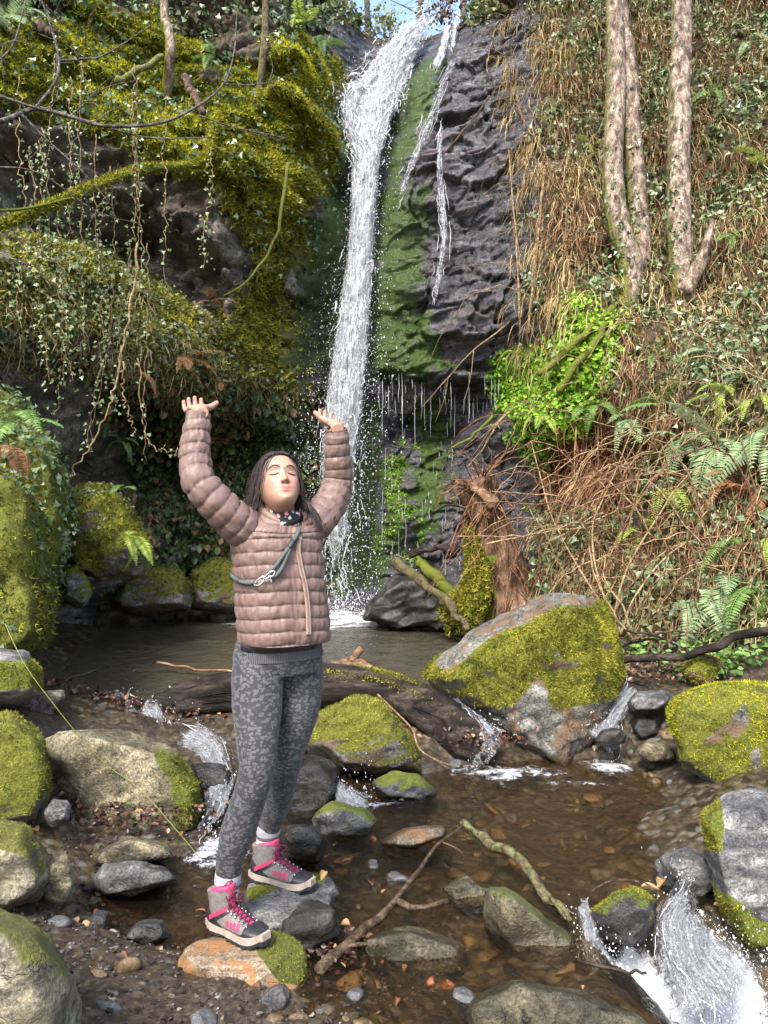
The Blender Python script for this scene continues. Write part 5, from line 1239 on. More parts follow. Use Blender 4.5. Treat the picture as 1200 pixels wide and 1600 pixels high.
for k, (x_, y0, y1, nl) in enumerate(VN):
    Y = 5.9 + (x_ / 260) * 1.0
    vine(('short ' if y1 - y0 < 250 else 'long ' if y1 - y0 > 380 else 'medium ') + ('bare-stemmed' if nl <= 40 else 'thickly leaved' if nl >= 100 else 'sparsely leaved') + ' ivy strand hanging ' + ('from the mossy limb' if y0 > 190 else 'from the moss above the mossy limb'), [(x_, y0, Y), (x_ + rv.normal() * 5, (y0 * 2 + y1) / 3, Y - .1), (x_ + rv.normal() * 9, (y0 + 2 * y1) / 3, Y - .15), (x_ + rv.normal() * 12, y1, Y - .15)], .0055, nl, .032, 'ivy strands hanging before the left cliff', seed=k)
vine('long pale twisted vine hooked at its end before the cave', [(215, 380, 6.3), (205, 470, 6.2), (190, 560, 6.15), (175, 620, 6.1), (150, 680, 6.1), (120, 730, 6.1), (95, 770, 6.1)], .011, 6, .04, None, seed=40)
vine('pale forked vine curving left below the ledge', [(190, 540, 6.4), (192, 600, 6.35), (200, 645, 6.3), (212, 676, 6.3)], .009, 2, .04, None, seed=41)
vine('thin vine looping towards the raised hand', [(215, 560, 6.4), (222, 640, 6.3), (232, 690, 6.2), (255, 703, 6.1), (280, 705, 6.1)], .006, 14, .035, None, seed=42)

# --- mossy limb and bare tree of the left edge
def branch_tree(name, label, cat, main, r0, r1, subs, mat, moss, seed, twigs=0, group=None):
    P = [W(*p) for p in main]; base = np.array(P[0]); o = empty(name, base, label, cat, group)
    b = MB(); limb(b, P, r0, r1, 44, 9, .14, seed, moss, base); obj('limb', b.mesh('limb', mat), o)
    rng = np.random.RandomState(seed)
    for sp, a, c in subs:
        Q = [W(*p) for p in sp]; b = MB(); Pc, _ = limb(b, Q, a, c, 26, 6, .12, seed + 1, moss, base); obj('branch', b.mesh('branch', mat), o)
        for k in range(twigs):
            i = rng.randint(6, 25); p = Pc[i]; d = unit(Pc[min(25, i + 1)] - Pc[i - 1] + rng.normal(size=3) * .7); L = rng.uniform(.12, .45)
            b = MB(); limb(b, [p, p + d * L * .5 + rng.normal(size=3) * .03, p + d * L + rng.normal(size=3) * .06], .0035, .0015, 8, 4, .1, k, moss, base); obj('twig', b.mesh('twig', mat), o)
    return o, base
mb, mbase = branch_tree('mossy_limb', 'moss-wrapped limb reaching from the left edge to the cliff', 'branch', [(-40, 362, 5.3), (30, 342, 5.6), (90, 316, 5.9), (150, 290, 6.3), (220, 266, 6.8), (300, 258, 7.25), (325, 240, 7.45), (332, 195, 7.6)], .030, .045, [([(-20, 330, 5.3), (40, 326, 5.6), (110, 310, 5.95)], .012, .008)], M_BRAN, 1.0, 4)
Pm_ = catmull(np.array([W(*p) for p in [(-40, 362, 5.3), (30, 342, 5.6), (90, 316, 5.9), (150, 290, 6.3), (220, 266, 6.8), (300, 258, 7.25), (325, 240, 7.45), (332, 195, 7.6)]]), 400)
i = rv.randint(0, 400, 3000); dd = unit(rv.normal(size=(3000, 3)) + (0, -.2, .4)); rad = np.interp(i, [0, 400], [.03, .045])
obj('moss', scatter_mesh('moss', Pm_[i] - mbase + dd * rad[:, None], dd, TUFT, .03 * rv.uniform(.6, 1.4, 3000), M_MOSS_Y, .4, rv), mb, kind='stuff')
branch_tree('bare_tree', 'leafless grey tree spreading thin branches from the left edge', 'tree', [(-80, 200, 4.6), (0, 190, 4.7), (55, 170, 4.8), (110, 182, 4.85), (165, 197, 4.9), (250, 192, 5.0), (310, 165, 5.1), (350, 130, 5.2), (366, 80, 5.3), (370, 20, 5.4)], .018, .004,
            [([(55, 170, 4.8), (85, 130, 4.8), (92, 95, 4.85), (82, 50, 4.9), (62, -10, 4.9)], .012, .005), ([(92, 95, 4.85), (130, 92, 4.9), (165, 85, 4.95), (240, 37, 5.1)], .009, .003), ([(350, 132, 5.2), (410, 131, 5.3), (462, 113, 5.35)], .005, .002),
             ([(310, 180, 5.05), (370, 200, 5.1), (450, 216, 5.2)], .005, .002), ([(35, 180, 4.75), (75, 220, 4.8), (125, 265, 4.85), (152, 292, 4.9)], .007, .003), ([(0, 150, 4.7), (55, 168, 4.75), (140, 190, 4.9), (230, 215, 5.0), (330, 215, 5.1)], .01, .004), ([(110, 182, 4.85), (160, 140, 4.95), (215, 125, 5.0)], .006, .002),
             ([(-20, 260, 4.6), (60, 270, 4.7), (150, 330, 4.9), (220, 350, 5.0)], .006, .002), ([(-20, 110, 4.7), (20, 70, 4.8), (40, 0, 4.9)], .008, .004)], M_GREYB, .25, 6, 5)
bagt = MB()

# --- trees
def tree(label, trunks, mat, moss, seed, group=None, crown=True):
    base = W(*trunks[0][0][0]); o = empty('tree', base, label, 'tree', group)
    rng = np.random.RandomState(seed)
    for pts, r0, r1 in trunks:
        pw = [W(*p) for p in pts]; w0, n0 = wall_at(pts[0][0], pts[0][1] + 25); pw = [w0 - n0 * .25 - np.array((0, 0, .15))] + pw[1:]
        P = catmull(np.array(pw), 90); k = 22
        th = np.arange(k) * 2 * math.pi / k
        q = np.stack(np.broadcast_arrays(np.cos(th)[None], np.sin(th)[None], np.linspace(0, 9, 90)[:, None]), -1).reshape(-1, 3)
        bump = 1 + .11 * fbm(q * 1.2 + seed, 3).reshape(90, k) + .08 * ridged(q * np.array((5, 5, 1.6)) + seed, 2).reshape(90, k)
        v, Q, T = tube(P, np.linspace(r0, r1, 90) * (1 + .35 * np.exp(-np.linspace(0, 1, 90) * 14)), k, True, bump)
        nx = np.r_[np.tile(np.cos(th), 90), 0, 0]
        T_, A_, B_ = frames(P); side = np.r_[(np.cos(th)[None] * A_[:, :1] + np.sin(th)[None] * B_[:, :1]).ravel(), 0, 0]
        low = np.r_[np.repeat(np.exp(-np.linspace(0, 1, 90) * 9), k), 0, 0]
        mo = np.clip(moss * (.12 + .42 * np.clip(-side, 0, 1) + .65 * low), 0, 1)
        obj('trunk', mesh_np('trunk', v - base, [Q, T], mat, True, {'moss': mo}), o)
        nl = 150 if crown else 0
        if nl and moss < 1.1:
            i_ = (rng.beta(1.2, 2.6, nl) * 80).astype(int); a_ = rng.normal(size=nl) * 1.1 + math.pi
            dv = np.cos(a_)[:, None] * np.array((1., 0, 0)) + np.sin(a_)[:, None] * np.array((0, 1., 0)) * -1
            dv[:, 1] = -np.abs(dv[:, 1]) - .2; dv = unit(dv)
            obj('ivy', scatter_mesh('ivy', P[i_] - base + dv * (r0 * 1.12), dv, IVY, .05 * rng.uniform(.5, 1.3, nl), M_IVY, .5, rng), o, kind='stuff')
        if crown:
            for q_ in range(7):
                i = rng.randint(55, 90); p = P[i]; d = unit(np.array((rng.normal(), rng.normal() * .6, .9 + rng.rand()))); L = rng.uniform(.8, 2.2)
                if p[2] < 9.3: continue
                b = MB(); Pb, _ = limb(b, [p, p + d * L * .5 + rng.normal(size=3) * .1, p + d * L], .035, .008, 14, 6, .1, q_, 0, base); obj('limb', b.mesh('limb', mat), o)
                for t_ in range(5):
                    i2 = rng.randint(5, 13); d2 = unit(d + rng.normal(size=3) * .7); b = MB(); limb(b, [Pb[i2], Pb[i2] + d2 * .3, Pb[i2] + d2 * .6 + (0, 0, .1)], .008, .003, 6, 4, .1, t_, 0, base); obj('twig', b.mesh('twig', mat), o)
    return o, base
t1, b1 = tree('twin-trunked tree with pale mottled bark and mossy foot on the right slope', [([(1000, 470, 8.15), (985, 420, 8.2), (966, 350, 8.3), (957, 260, 8.4), (962, 150, 8.5), (960, 0, 8.6), (950, -350, 9.0)], .125, .085), ([(1000, 470, 8.25), (1000, 410, 8.35), (997, 320, 8.45), (988, 200, 8.55), (980, 80, 8.6), (968, 0, 8.7), (962, -350, 9.2)], .105, .075)], M_TRUNK, .9, 1)
t2, b2 = tree('straight single-trunked tree with pale bark standing on the right slope', [([(1066, 470, 8.0), (1063, 400, 8.1), (1060, 300, 8.2), (1062, 150, 8.35), (1066, 0, 8.5), (1072, -350, 8.9)], .125, .095)], M_TRUNK, .8, 2)
b = MB(); limb(b, [W(1068, 455, 7.95), W(1088, 420, 7.9), W(1103, 385, 7.9), W(1114, 345, 7.9)], .085, .03, 20, 12, .3, 3, .3, b2); obj('broken_limb', b.mesh('broken_limb', M_TRUNK), t2)
tree('slim mossy trunk rising from the moss cushions of the left cliff', [([(268, 135, 7.9), (266, 90, 7.95), (262, 40, 8.0), (256, 0, 8.1), (250, -300, 8.5)], .05, .04)], M_TRUNK, 1.2, 4)
tree('narrow moss-green trunk near the waterfall edge of the left cliff', [([(412, 155, 8.4), (410, 100, 8.5), (414, 50, 8.6), (415, 0, 8.7), (418, -300, 9.2)], .042, .032)], M_BRAN, 1.2, 5)
stick('log', 'short reddish broken log stuck in the moss of the left cliff', [(288, 122, 7.85), (300, 145, 7.75), (318, 178, 7.65)], .05, .035, M_TWIG, 'log', seed=3, rough=.25)
stick('log', 'mossy dead log leaning across the moss behind the slim trunk', [(180, 125, 7.7), (215, 110, 7.8), (255, 88, 7.9)], .04, .03, M_GREYB, 'log', seed=4, moss=.5)
stick('log', 'rotten reddish log end on the crest above the left cliff', [(30, 20, 7.3), (55, 40, 7.25), (85, 55, 7.2)], .06, .045, M_TWIG, 'log', seed=5, rough=.3)
stick('root', 'thin mossy root curving down the left cliff beside the fall', [(450, 255, 8.15), (440, 330, 8.1), (432, 370, 8.1), (410, 410, 8.05), (380, 445, 8.0), (350, 462, 7.9)], .022, .010, M_BRAN, 'root', seed=6, moss=.5)
for k, (pts, lab) in enumerate((([(958, 480, 8.0), (925, 510, 7.95), (890, 545, 7.9), (842, 585, 7.95)], 'upper mossy yellow-green root running into the pennywort'), ([(958, 495, 7.9), (930, 530, 7.85), (900, 570, 7.8), (872, 612, 7.85)], 'lower mossy yellow-green root beside the pennywort'))):
    stick('root', lab, pts, .04, .035, M_BRAN, 'root', seed=7 + k, moss=.75, rough=.2)
stick('dead_branch', 'bleached dead branch dangling across the wet rock face', [(852, 448, 8.6), (800, 500, 8.75), (740, 548, 8.75), (700, 590, 8.75), (660, 635, 8.75)], .012, .004, M_DRY, seed=9, twigs=[([(740, 548, 8.75), (735, 590, 8.72), (722, 640, 8.72)], .006, .003), ([(700, 590, 8.75), (695, 620, 8.73), (680, 660, 8.7)], .005, .002)])
stick('dead_branch', 'bare branch leaning on the upper wet rock face', [(765, 150, 9.6), (740, 185, 9.5), (715, 215, 9.4), (690, 245, 9.4)], .014, .008, M_TWIG, seed=10)
stick('dead_branch', 'pale forked branch below the pennywort', [(800, 640, 8.3), (775, 665, 8.2), (755, 700, 8.1), (730, 730, 8.1)], .014, .007, M_DRY, seed=11, twigs=[([(835, 628, 8.2), (828, 660, 8.1), (800, 705, 8.0)], .010, .005)])
stick('dead_branch', 'mossy stick reaching over the root stump', [(770, 650, 8.5), (740, 680, 8.5), (705, 700, 8.5)], .02, .012, M_BRAN, seed=12, moss=.8)
# --- root stump right of the fall
SB = W(770, 960, 7.5); stump = empty('root_stump', SB, 'torn-up root stump with red-brown fibres and a mossy flank', 'stump')
b = MB(); Pst = catmull(np.array([W(815, 985, 7.5), W(795, 930, 7.5), W(775, 870, 7.45), W(760, 810, 7.4), W(748, 765, 7.35), W(740, 748, 7.35)]), 50)
k = 26; th = np.arange(k) * 2 * math.pi / k
q = np.stack(np.broadcast_arrays(np.cos(th)[None] * 1.6, np.sin(th)[None] * 1.6, np.linspace(0, 5, 50)[:, None]), -1).reshape(-1, 3)
bmp = 1 + .28 * fbm(q * 1.2, 3).reshape(50, k) + .2 * ridged(q * np.array((2.5, 2.5, .6)), 3).reshape(50, k)
v, Q, T = tube(Pst, np.interp(np.linspace(0, 1, 50), [0, .3, .7, .92, 1], [.27, .21, .15, .15, .08]), k, True, bmp)
obj('core', mesh_np('core', v - SB, [Q, T], bark_mat('red_root', (.03, .017, .010), (.10, .055, .032), (.24, .145, .09), (.1, .13, .015), 9, (1, 1, .3)), True, {'moss': np.clip((v[:, 2] < 1.1) * 1.0 * (v[:, 0] < W(768, 0, 7.45)[0]), 0, 1)}), stump)
b = MB(); rs = np.random.RandomState(8); T_, A_, B_ = frames(Pst)
for q_ in range(300):
    i = rs.randint(2, 49); a = rs.rand() * 6.28; d = np.cos(a) * A_[i] + np.sin(a) * B_[i]
    p = Pst[i] + d * np.interp(i, [0, 25, 49], [.25, .17, .14]); L = rs.uniform(.1, .42)
    e = unit(d * .45 + np.array((rs.normal() * .5, -.2, -.9)) if i < 42 else d * .7 + np.array((-.6, -.2, .25)) + rs.normal(size=3) * .4)
    vv, qq, tt = tube(catmull(np.array([p, p + e * L * .5 + rs.normal(size=3) * .03, p + e * L + rs.normal(size=3) * .05 + (0, 0, -.05)]), 8), rs.uniform(.003, .012) * np.linspace(1, .3, 8), 4, False)
    b.add(vv - SB, qq, None, moss=0.)
obj('root_fibres', b.mesh('root_fibres', bark_mat('root_fibre', (.06, .025, .012), (.17, .08, .04), (.34, .19, .1), None, 20)), stump, kind='stuff')
b = MB(); limb(b, [W(772, 790, 7.2), W(745, 765, 7.2), W(712, 752, 7.2)], .07, .02, 16, 8, .3, 3, 0, SB); obj('torn_top', b.mesh('torn_top', M_WOOD), stump)
b = MB(); limb(b, [W(735, 830, 7.3), W(745, 880, 7.25), W(740, 930, 7.2), W(715, 965, 7.2)], .04, .15, 24, 14, .3, 4, .5, SB); bo = obj('buttress', b.mesh('buttress', M_BRAN), stump)
Pb = catmull(np.array([W(735, 830, 7.3), W(745, 880, 7.25), W(740, 930, 7.2), W(715, 965, 7.2)]), 100); i = rv.randint(0, 100, 5500); dd = unit(rv.normal(size=(5500, 3)) + (-.3, -.7, .3))
M_STMP = M_MOSS_O
obj('moss', scatter_mesh('moss', Pb[i] - SB + dd * ((1.1 + .25 * rv.rand(5500)) * np.interp(i, [0, 100], [.045, .16]))[:, None], dd, TUFT, .035 * rv.uniform(.6, 1.3, 5500), M_MOSS_O, .4, rv), stump, kind='stuff')
stick('log', 'grey log with mossy upper end slanting into the pool', [(618, 878, 7.4), (655, 905, 7.2), (690, 935, 7.0), (715, 962, 6.85), (730, 985, 6.7)], .055, .03, M_BRAN, 'log', seed=14, moss=.4)
stick('log', 'short moss-furred log beside the slanting log', [(652, 878, 7.5), (680, 900, 7.4), (700, 925, 7.35), (725, 950, 7.3)], .05, .07, M_BRAN, 'log', seed=15, moss=.6, rough=.25)
stick('dead_branch', 'dark dead branch lying behind the mossy logs', [(640, 868, 8.0), (680, 856, 7.9), (720, 858, 7.8), (740, 845, 7.7)], .035, .025, M_ROT, seed=16, twigs=[([(680, 800, 7.8), (700, 790, 7.8), (740, 795, 7.7)], .012, .008), ([(690, 762, 7.7), (720, 775, 7.6), (745, 790, 7.6)], .012, .008)])

# --- dry stems on the right slope: a few shapes, many individuals
def stem_mesh(kind, seed):
    rng = np.random.RandomState(seed)
    if kind == 'hang':
        P = catmull(np.array([(0, 0, 0), (rng.normal() * .06, -.08, -.3), (rng.normal() * .10, -.12 + rng.normal() * .05, -.65), (rng.normal() * .16, -.08, -1.0)]), 16)
    else:
        h = rng.uniform(.25, .7); s = rng.choice((-1, 1))
        P = catmull(np.array([(0, 0, 0), (.22 * s, -.15, h), (.6 * s, -.25 + rng.normal() * .1, h * .9), (1.0 * s, -.3 + rng.normal() * .15, h * .25 + rng.normal() * .15)]), 18)
    P[1:] += rng.normal(size=P[1:].shape) * .008
    v, q, t = tube(P, np.linspace(.0062, .0025, len(P)), 5); b = MB(); b.add(v, q, t)
    return b.mesh('stem', M_STEMS[seed % 3])
M_STEMS = [M_DRY, bark_mat('tan_bramble', (.16, .10, .05), (.30, .2, .10), (.45, .34, .2), None, 25), bark_mat('red_bramble', (.07, .03, .02), (.16, .075, .045), (.28, .16, .1), None, 25)]
HANG = [stem_mesh('hang', s) for s in range(24)]; ARCH = [stem_mesh('arch', 100 + s) for s in range(24)]
def stems(weight, n, meshes, smin, smax, name, label, group):
    P, N, f = sample_wall(weight * INVIEW, n, rf)
    for p, nn_ in zip(P, N):
        me_ = meshes[rf.randint(len(meshes))]; s = rf.uniform(smin, smax); hue = {'dry_tan_stem': 'golden', 'tan_bramble': 'pale tan', 'red_bramble': 'red-brown'}[me_.materials[0].name]
        o = obj(name, me_, None, ('long ' if s > (smin + smax) / 2 else 'short ') + hue + ' ' + label, name.split('_')[-1], group); o.location = p + nn_ * rf.uniform(.02, .2)
        o.scale = (s, s, s); o.rotation_euler = (rf.normal() * .12, rf.normal() * .15, rf.normal() * .5)
stems(reg([(800, 60), (940, 40), (1000, 250), (960, 480), (830, 480), (812, 250)]), 135, HANG, .5, 1.5, 'dry_vine', 'dry vine hanging beside the wet rock face', 'dry stems hanging beside the rock face')
stems(slope * reg([(980, 60), (1220, 40), (1220, 640), (980, 640)]), 90, HANG, .5, 1.6, 'dry_vine', 'vine hanging among the leaves by the tree trunks', 'thin vines among the trunks')
stems(slope * reg([(830, 620), (1220, 620), (1220, 1000), (950, 1000), (830, 920)]), 170, ARCH, .5, 1.5, 'bramble', 'bramble arching over the lower right slope', 'bramble stems on the lower slope')
stems(slope * reg([(770, 250), (900, 250), (900, 500), (790, 500)]), 40, ARCH, .4, .9, 'bramble', 'bramble arching over the edge of the wet rock', 'brambles at the rock edge')
for k, pts in enumerate(([(812, 500, 8.2), (808, 400, 8.3), (800, 300, 8.4), (795, 235, 8.5)], [(830, 480, 8.1), (842, 360, 8.3), (850, 260, 8.5)], [(826, 520, 8.0), (835, 400, 8.1), (846, 300, 8.2)])):
    stick('sapling', 'slender pale sapling stem rising before the hanging stems', pts, .014, .006, M_DRY, 'sapling', seed=30 + k, group='pale saplings at the rock edge')
for k, pts in enumerate(([(965, 985, 5.8), (940, 920, 5.9), (925, 830, 6.2), (960, 740, 6.6), (1000, 640, 6.9)], [(955, 975, 5.8), (985, 880, 6.0), (1060, 760, 6.3), (1130, 690, 6.5)], [(970, 990, 5.7), (1000, 920, 5.8), (1070, 850, 5.9), (1190, 830, 5.9)], [(950, 960, 5.9), (900, 880, 6.3), (860, 800, 6.8), (830, 690, 7.4)], [(990, 1000, 5.6), (960, 960, 5.6), (930, 900, 5.8), (920, 850, 6.0)], [(985, 990, 5.6), (975, 950, 5.6), (945, 905, 5.7), (945, 870, 5.8)], [(860, 845, 6.9), (960, 800, 6.7), (1050, 770, 6.5), (1120, 720, 6.4)], [(760, 850, 7.0), (860, 830, 6.9), (960, 820, 6.6)])):
    stick('bramble_cane', 'long tan bramble cane arching up from behind the big boulder', pts, .010, .004, M_STEMS[1], 'bramble', seed=50 + k, group='bramble canes behind the big boulder')

# --- shrubs and bare trees on the skyline behind the fall
rk = np.random.RandomState(91)
def shrub(px, py, Y, rx, rz, n, mat, label, group='shrubs on the crest'):
    c = W(px, py, Y); base = c - (0, 0, rz); o = empty('shrub', base, label, 'shrub', group)
    b = MB()
    for k in range(9):
        d = unit(np.array((rk.normal() * .5, rk.normal() * .4, 1))); limb(b, [base, base + d * rz * .7 + rk.normal(size=3) * .05, base + d * rz * 1.7 + rk.normal(size=3) * .12], .014, .004, 10, 5, .1, k, .3, base)
    obj('stems', b.mesh('stems', M_GREYB), o, kind='stuff')
    cc = unit(rk.normal(size=(16, 3))) * rk.rand(16, 1) ** .4 * np.array((rx, rx * .7, rz))
    P = cc[rk.randint(0, 16, n)] + rk.normal(size=(n, 3)) * .16 * np.array((rx, rx, rz)) * 1.5 + (0, 0, rz)
    obj('crown', scatter_mesh('crown', P, unit(rk.normal(size=(n, 3)) + (0, -.4, .6)), LEAF, .075 * rk.uniform(.5, 1.3, n), mat, .5, rk), o, kind='stuff')
shrub(545, 55, 12.6, .5, .38, 420, M_OLIVL, 'dull green shrub on the crest left of the waterfall lip', None)
shrub(605, 45, 13.2, .45, .32, 300, mat_leaf('yellowish_shrub', [(0, (.07, .08, .02)), (.5, (.17, .18, .05)), (1, (.3, .29, .1))], .5, .3, .3), 'yellow-green shrub right behind the waterfall lip', None)
shrub(492, 30, 11.6, .4, .4, 500, M_IVY, 'dark ivy-leaved shrub at the edge of the left crest', None)
shrub(690, 12, 13.5, .35, .3, 160, M_BROWNL, 'reddish bare shrub on the crest right of the lip', None)
shrub(770, 40, 11.2, .45, .5, 900, M_OLIVL, 'leafy shrub overhanging the crest above the wet rock', None)
shrub(440, 10, 10.0, .5, .45, 800, M_IVY, 'glossy dark shrub above the moss near the waterfall edge', None)
def bare(px, Y, h, seed, label):
    rng = np.random.RandomState(seed); base = W(px, 60, Y); o = empty('bare_tree', base, label, 'tree', None)
    b = MB(); P, _ = limb(b, [base, base + (rng.normal() * .1, 0, h * .5), base + (rng.normal() * .4, 0, h)], .07, .02, 20, 8, .1, seed, .2, base); obj('trunk', b.mesh('trunk', M_GREYB), o)
    for k in range(11):
        i = rng.randint(2, 19); d = unit(np.array((rng.normal(), rng.normal() * .5, .6 + rng.rand()))); L = rng.uniform(.4, 1.2)
        b = MB(); Pb, _ = limb(b, [P[i], P[i] + d * L * .5, P[i] + d * L + rng.normal(size=3) * .1], .022, .005, 12, 5, .1, k, .1, base); bo = obj('limb', b.mesh('limb', M_GREYB), o)
        tb = MB()
        for t_ in range(6):
            j_ = rng.randint(3, 11); d2 = unit(d + rng.normal(size=3) * .8); limb(tb, [Pb[j_], Pb[j_] + d2 * .18, Pb[j_] + d2 * .4], .006, .003, 6, 4, .1, t_, 0, base)
        obj('twigs', tb.mesh('twigs', M_GREYB), bo, kind='stuff')
bare(520, 14.5, 3.2, 1, 'leafless tree against the sky left of the lip'); bare(575, 15.5, 3.5, 2, 'leafless tree against the sky behind the lip'); bare(650, 15.0, 3.0, 3, 'thin leafless tree rising over the waterfall'); bare(725, 14.0, 3.2, 4, 'leafless tree against the sky right of the lip')
# ------------------------------------------------------------------ the person
PB = W(405, 1440, 2.70)                                   # base of the figure
person = empty('person', PB, 'person in a brown quilted jacket with both arms raised, standing on two stones', 'person')
def pchild(name, me, parent=None, kind=None, label=None):
    """me is in world coordinates; person sits at PB"""
    me.transform(Matrix.Translation(-Vector(PB)))
    return obj(name, me, parent or person, label, None, None, kind)

def remesh(V, F, voxel, smooth=2, fac=.5):
    me = mesh_np('tmp', V, F)
    o = bpy.data.objects.new('tmp', me); COL.objects.link(o)
    m = o.modifiers.new('r', 'REMESH'); m.mode = 'VOXEL'; m.voxel_size = voxel; m.adaptivity = 0
    if smooth:
        s = o.modifiers.new('s', 'SMOOTH'); s.iterations = smooth; s.factor = fac
    dg = bpy.context.evaluated_depsgraph_get(); dg.update()
    ev = o.evaluated_get(dg); em = ev.to_mesh()
    V2 = np.empty(len(em.vertices) * 3, np.float32); em.vertices.foreach_get('co', V2)
    nl = len(em.loops); li = np.empty(nl, np.int32); em.loops.foreach_get('vertex_index', li)
    tot = np.empty(len(em.polygons), np.int32); em.polygons.foreach_get('loop_total', tot)
    st = np.empty(len(em.polygons), np.int32); em.polygons.foreach_get('loop_start', st)
    Q = li[(st[tot == 4][:, None] + np.arange(4))]; T = li[(st[tot == 3][:, None] + np.arange(3))]
    ev.to_mesh_clear(); bpy.data.objects.remove(o); bpy.data.meshes.remove(me)
    return V2.reshape(-1, 3).astype(float), [Q, T]

def ring_loft(bag, R, closed=True, **att):
    """R (m,k,3) rings"""
    m, k = R.shape[:2]
    V = R.reshape(-1, 3)
    i = np.arange(m - 1)[:, None] * k; j = np.arange(k)[None]; j2 = (j + 1) % k
    Q = np.stack([i + j, i + j2, i + k + j2, i + k + j], -1).reshape(-1, 4)
    T = None
    if closed:
        V = np.vstack([V, R[0].mean(0), R[-1].mean(0)]); a = m * k; jj = np.arange(k); j3 = (jj + 1) % k; o = (m - 1) * k
        T = np.vstack([np.c_[np.full(k, a), j3, jj], np.c_[np.full(k, a + 1), o + jj, o + j3]])
        att = {kk: np.r_[np.broadcast_to(v, (m * k,)), 0, 0] for kk, v in att.items()}
    bag.add(V, Q, T, **att)

def sup(phi, a, b, n=2.4):
    c, s = np.cos(phi), np.sin(phi)
    r = (np.abs(c) ** n + np.abs(s) ** n) ** (-1 / n)
    return a * c * r, b * s * r

YAW = math.radians(30)
bf = np.array((math.sin(YAW), -math.cos(YAW), 0)); bl = np.array((math.cos(YAW), math.sin(YAW), 0)); bz = np.array((0, 0, 1.))

# --- torso stations: py, cx(px), a, b
TS = np.array((1, 1, .94, .95)) * np.array([(1003, 445, .160, .125), (985, 444, .164, .130), (950, 441, .163, .128), (900, 437, .158, .124), (860, 433, .160, .120), (835, 433, .164, .112), (818, 434, .158, .104), (805, 436, .138, .096), (796, 438, .112, .088), (788, 440, .088, .08), (782, 441, .07, .07)], float)
TY = 2.72
def torso_at(z):
    py = 800 - (z - HC) * FPX / TY
    o = np.argsort(TS[:, 0])
    return [np.interp(py, TS[o, 0], TS[o, i]) for i in (1, 2, 3)]
def torso_rings(zs, k, extra=0., scale=1.0):
    phi = np.arange(k) * 2 * math.pi / k
    out = []
    for z in zs:
        cx_, a, b_ = torso_at(z)
        C_ = np.array(((cx_ - 600) * TY / FPX, TY, z))
        e = extra(phi, z) if callable(extra) else extra
        x, y = sup(phi, a * scale, b_ * scale)
        r = np.hypot(x, y); x = x * (1 + e / r); y = y * (1 + e / r)
        tl = .052 * float(sstep(1.40, 1.50, np.float64(z)))
        out.append(C_ + x[:, None] * bl + y[:, None] * bf + np.outer(-np.sin(phi) * tl, bz))
    return np.array(out), phi

# --- arms
ARM_R = np.array([W(402, 838, 2.68), W(372, 818, 2.63), W(338, 786, 2.58), W(310, 750, 2.56), W(305, 715, 2.59), W(307, 680, 2.61), W(310, 646, 2.62)])
ARM_L = np.array([W(474, 832, 2.76), W(496, 812, 2.80), W(517, 785, 2.86), W(527, 752, 2.90), W(528, 722, 2.88), W(527, 698, 2.86), W(526, 670, 2.84)])
RAD_R = [.068, .069, .061, .056, .051, .046, .042]
RAD_L = [.066, .067, .060, .055, .050, .046, .043]

# --- legs
LEG_R = np.array([W(404, 1015, 2.70), W(402, 1060, 2.68), W(402, 1110, 2.65), W(402, 1160, 2.61), W(401, 1205, 2.59), W(388, 1250, 2.60), W(372, 1300, 2.62), W(359, 1345, 2.63), W(354, 1392, 2.64)])
RR = [.085, .090, .085, .070, .058, .058, .060, .046, .038]
LEG_L = np.array([W(466, 1015, 2.80), W(468, 1060, 2.80), W(464, 1110, 2.79), W(456, 1150, 2.79), W(448, 1190, 2.80), W(440, 1225, 2.85), W(430, 1260, 2.90), W(421, 1292, 2.93), W(416, 1322, 2.95)])
RL_ = [.085, .088, .080, .066, .053, .054, .055, .042, .038]
def limb_rings(P, R, n, k):
    C_ = catmull(P, n); Rr = np.interp(np.linspace(0, 1, n), np.linspace(0, 1, len(R)), R)
    T, A, B = frames(C_); th = np.arange(k) * 2 * math.pi / k
    return C_, Rr, T, A, B, th
def limb_loft(bag, P, R, n, k, s=1.0):
    C_, Rr, T, A, B, th = limb_rings(P, R, n, k)
    ring_loft(bag, C_[:, None] + (Rr * s)[:, None, None] * (np.cos(th)[None, :, None] * A[:, None] + np.sin(th)[None, :, None] * B[:, None]))

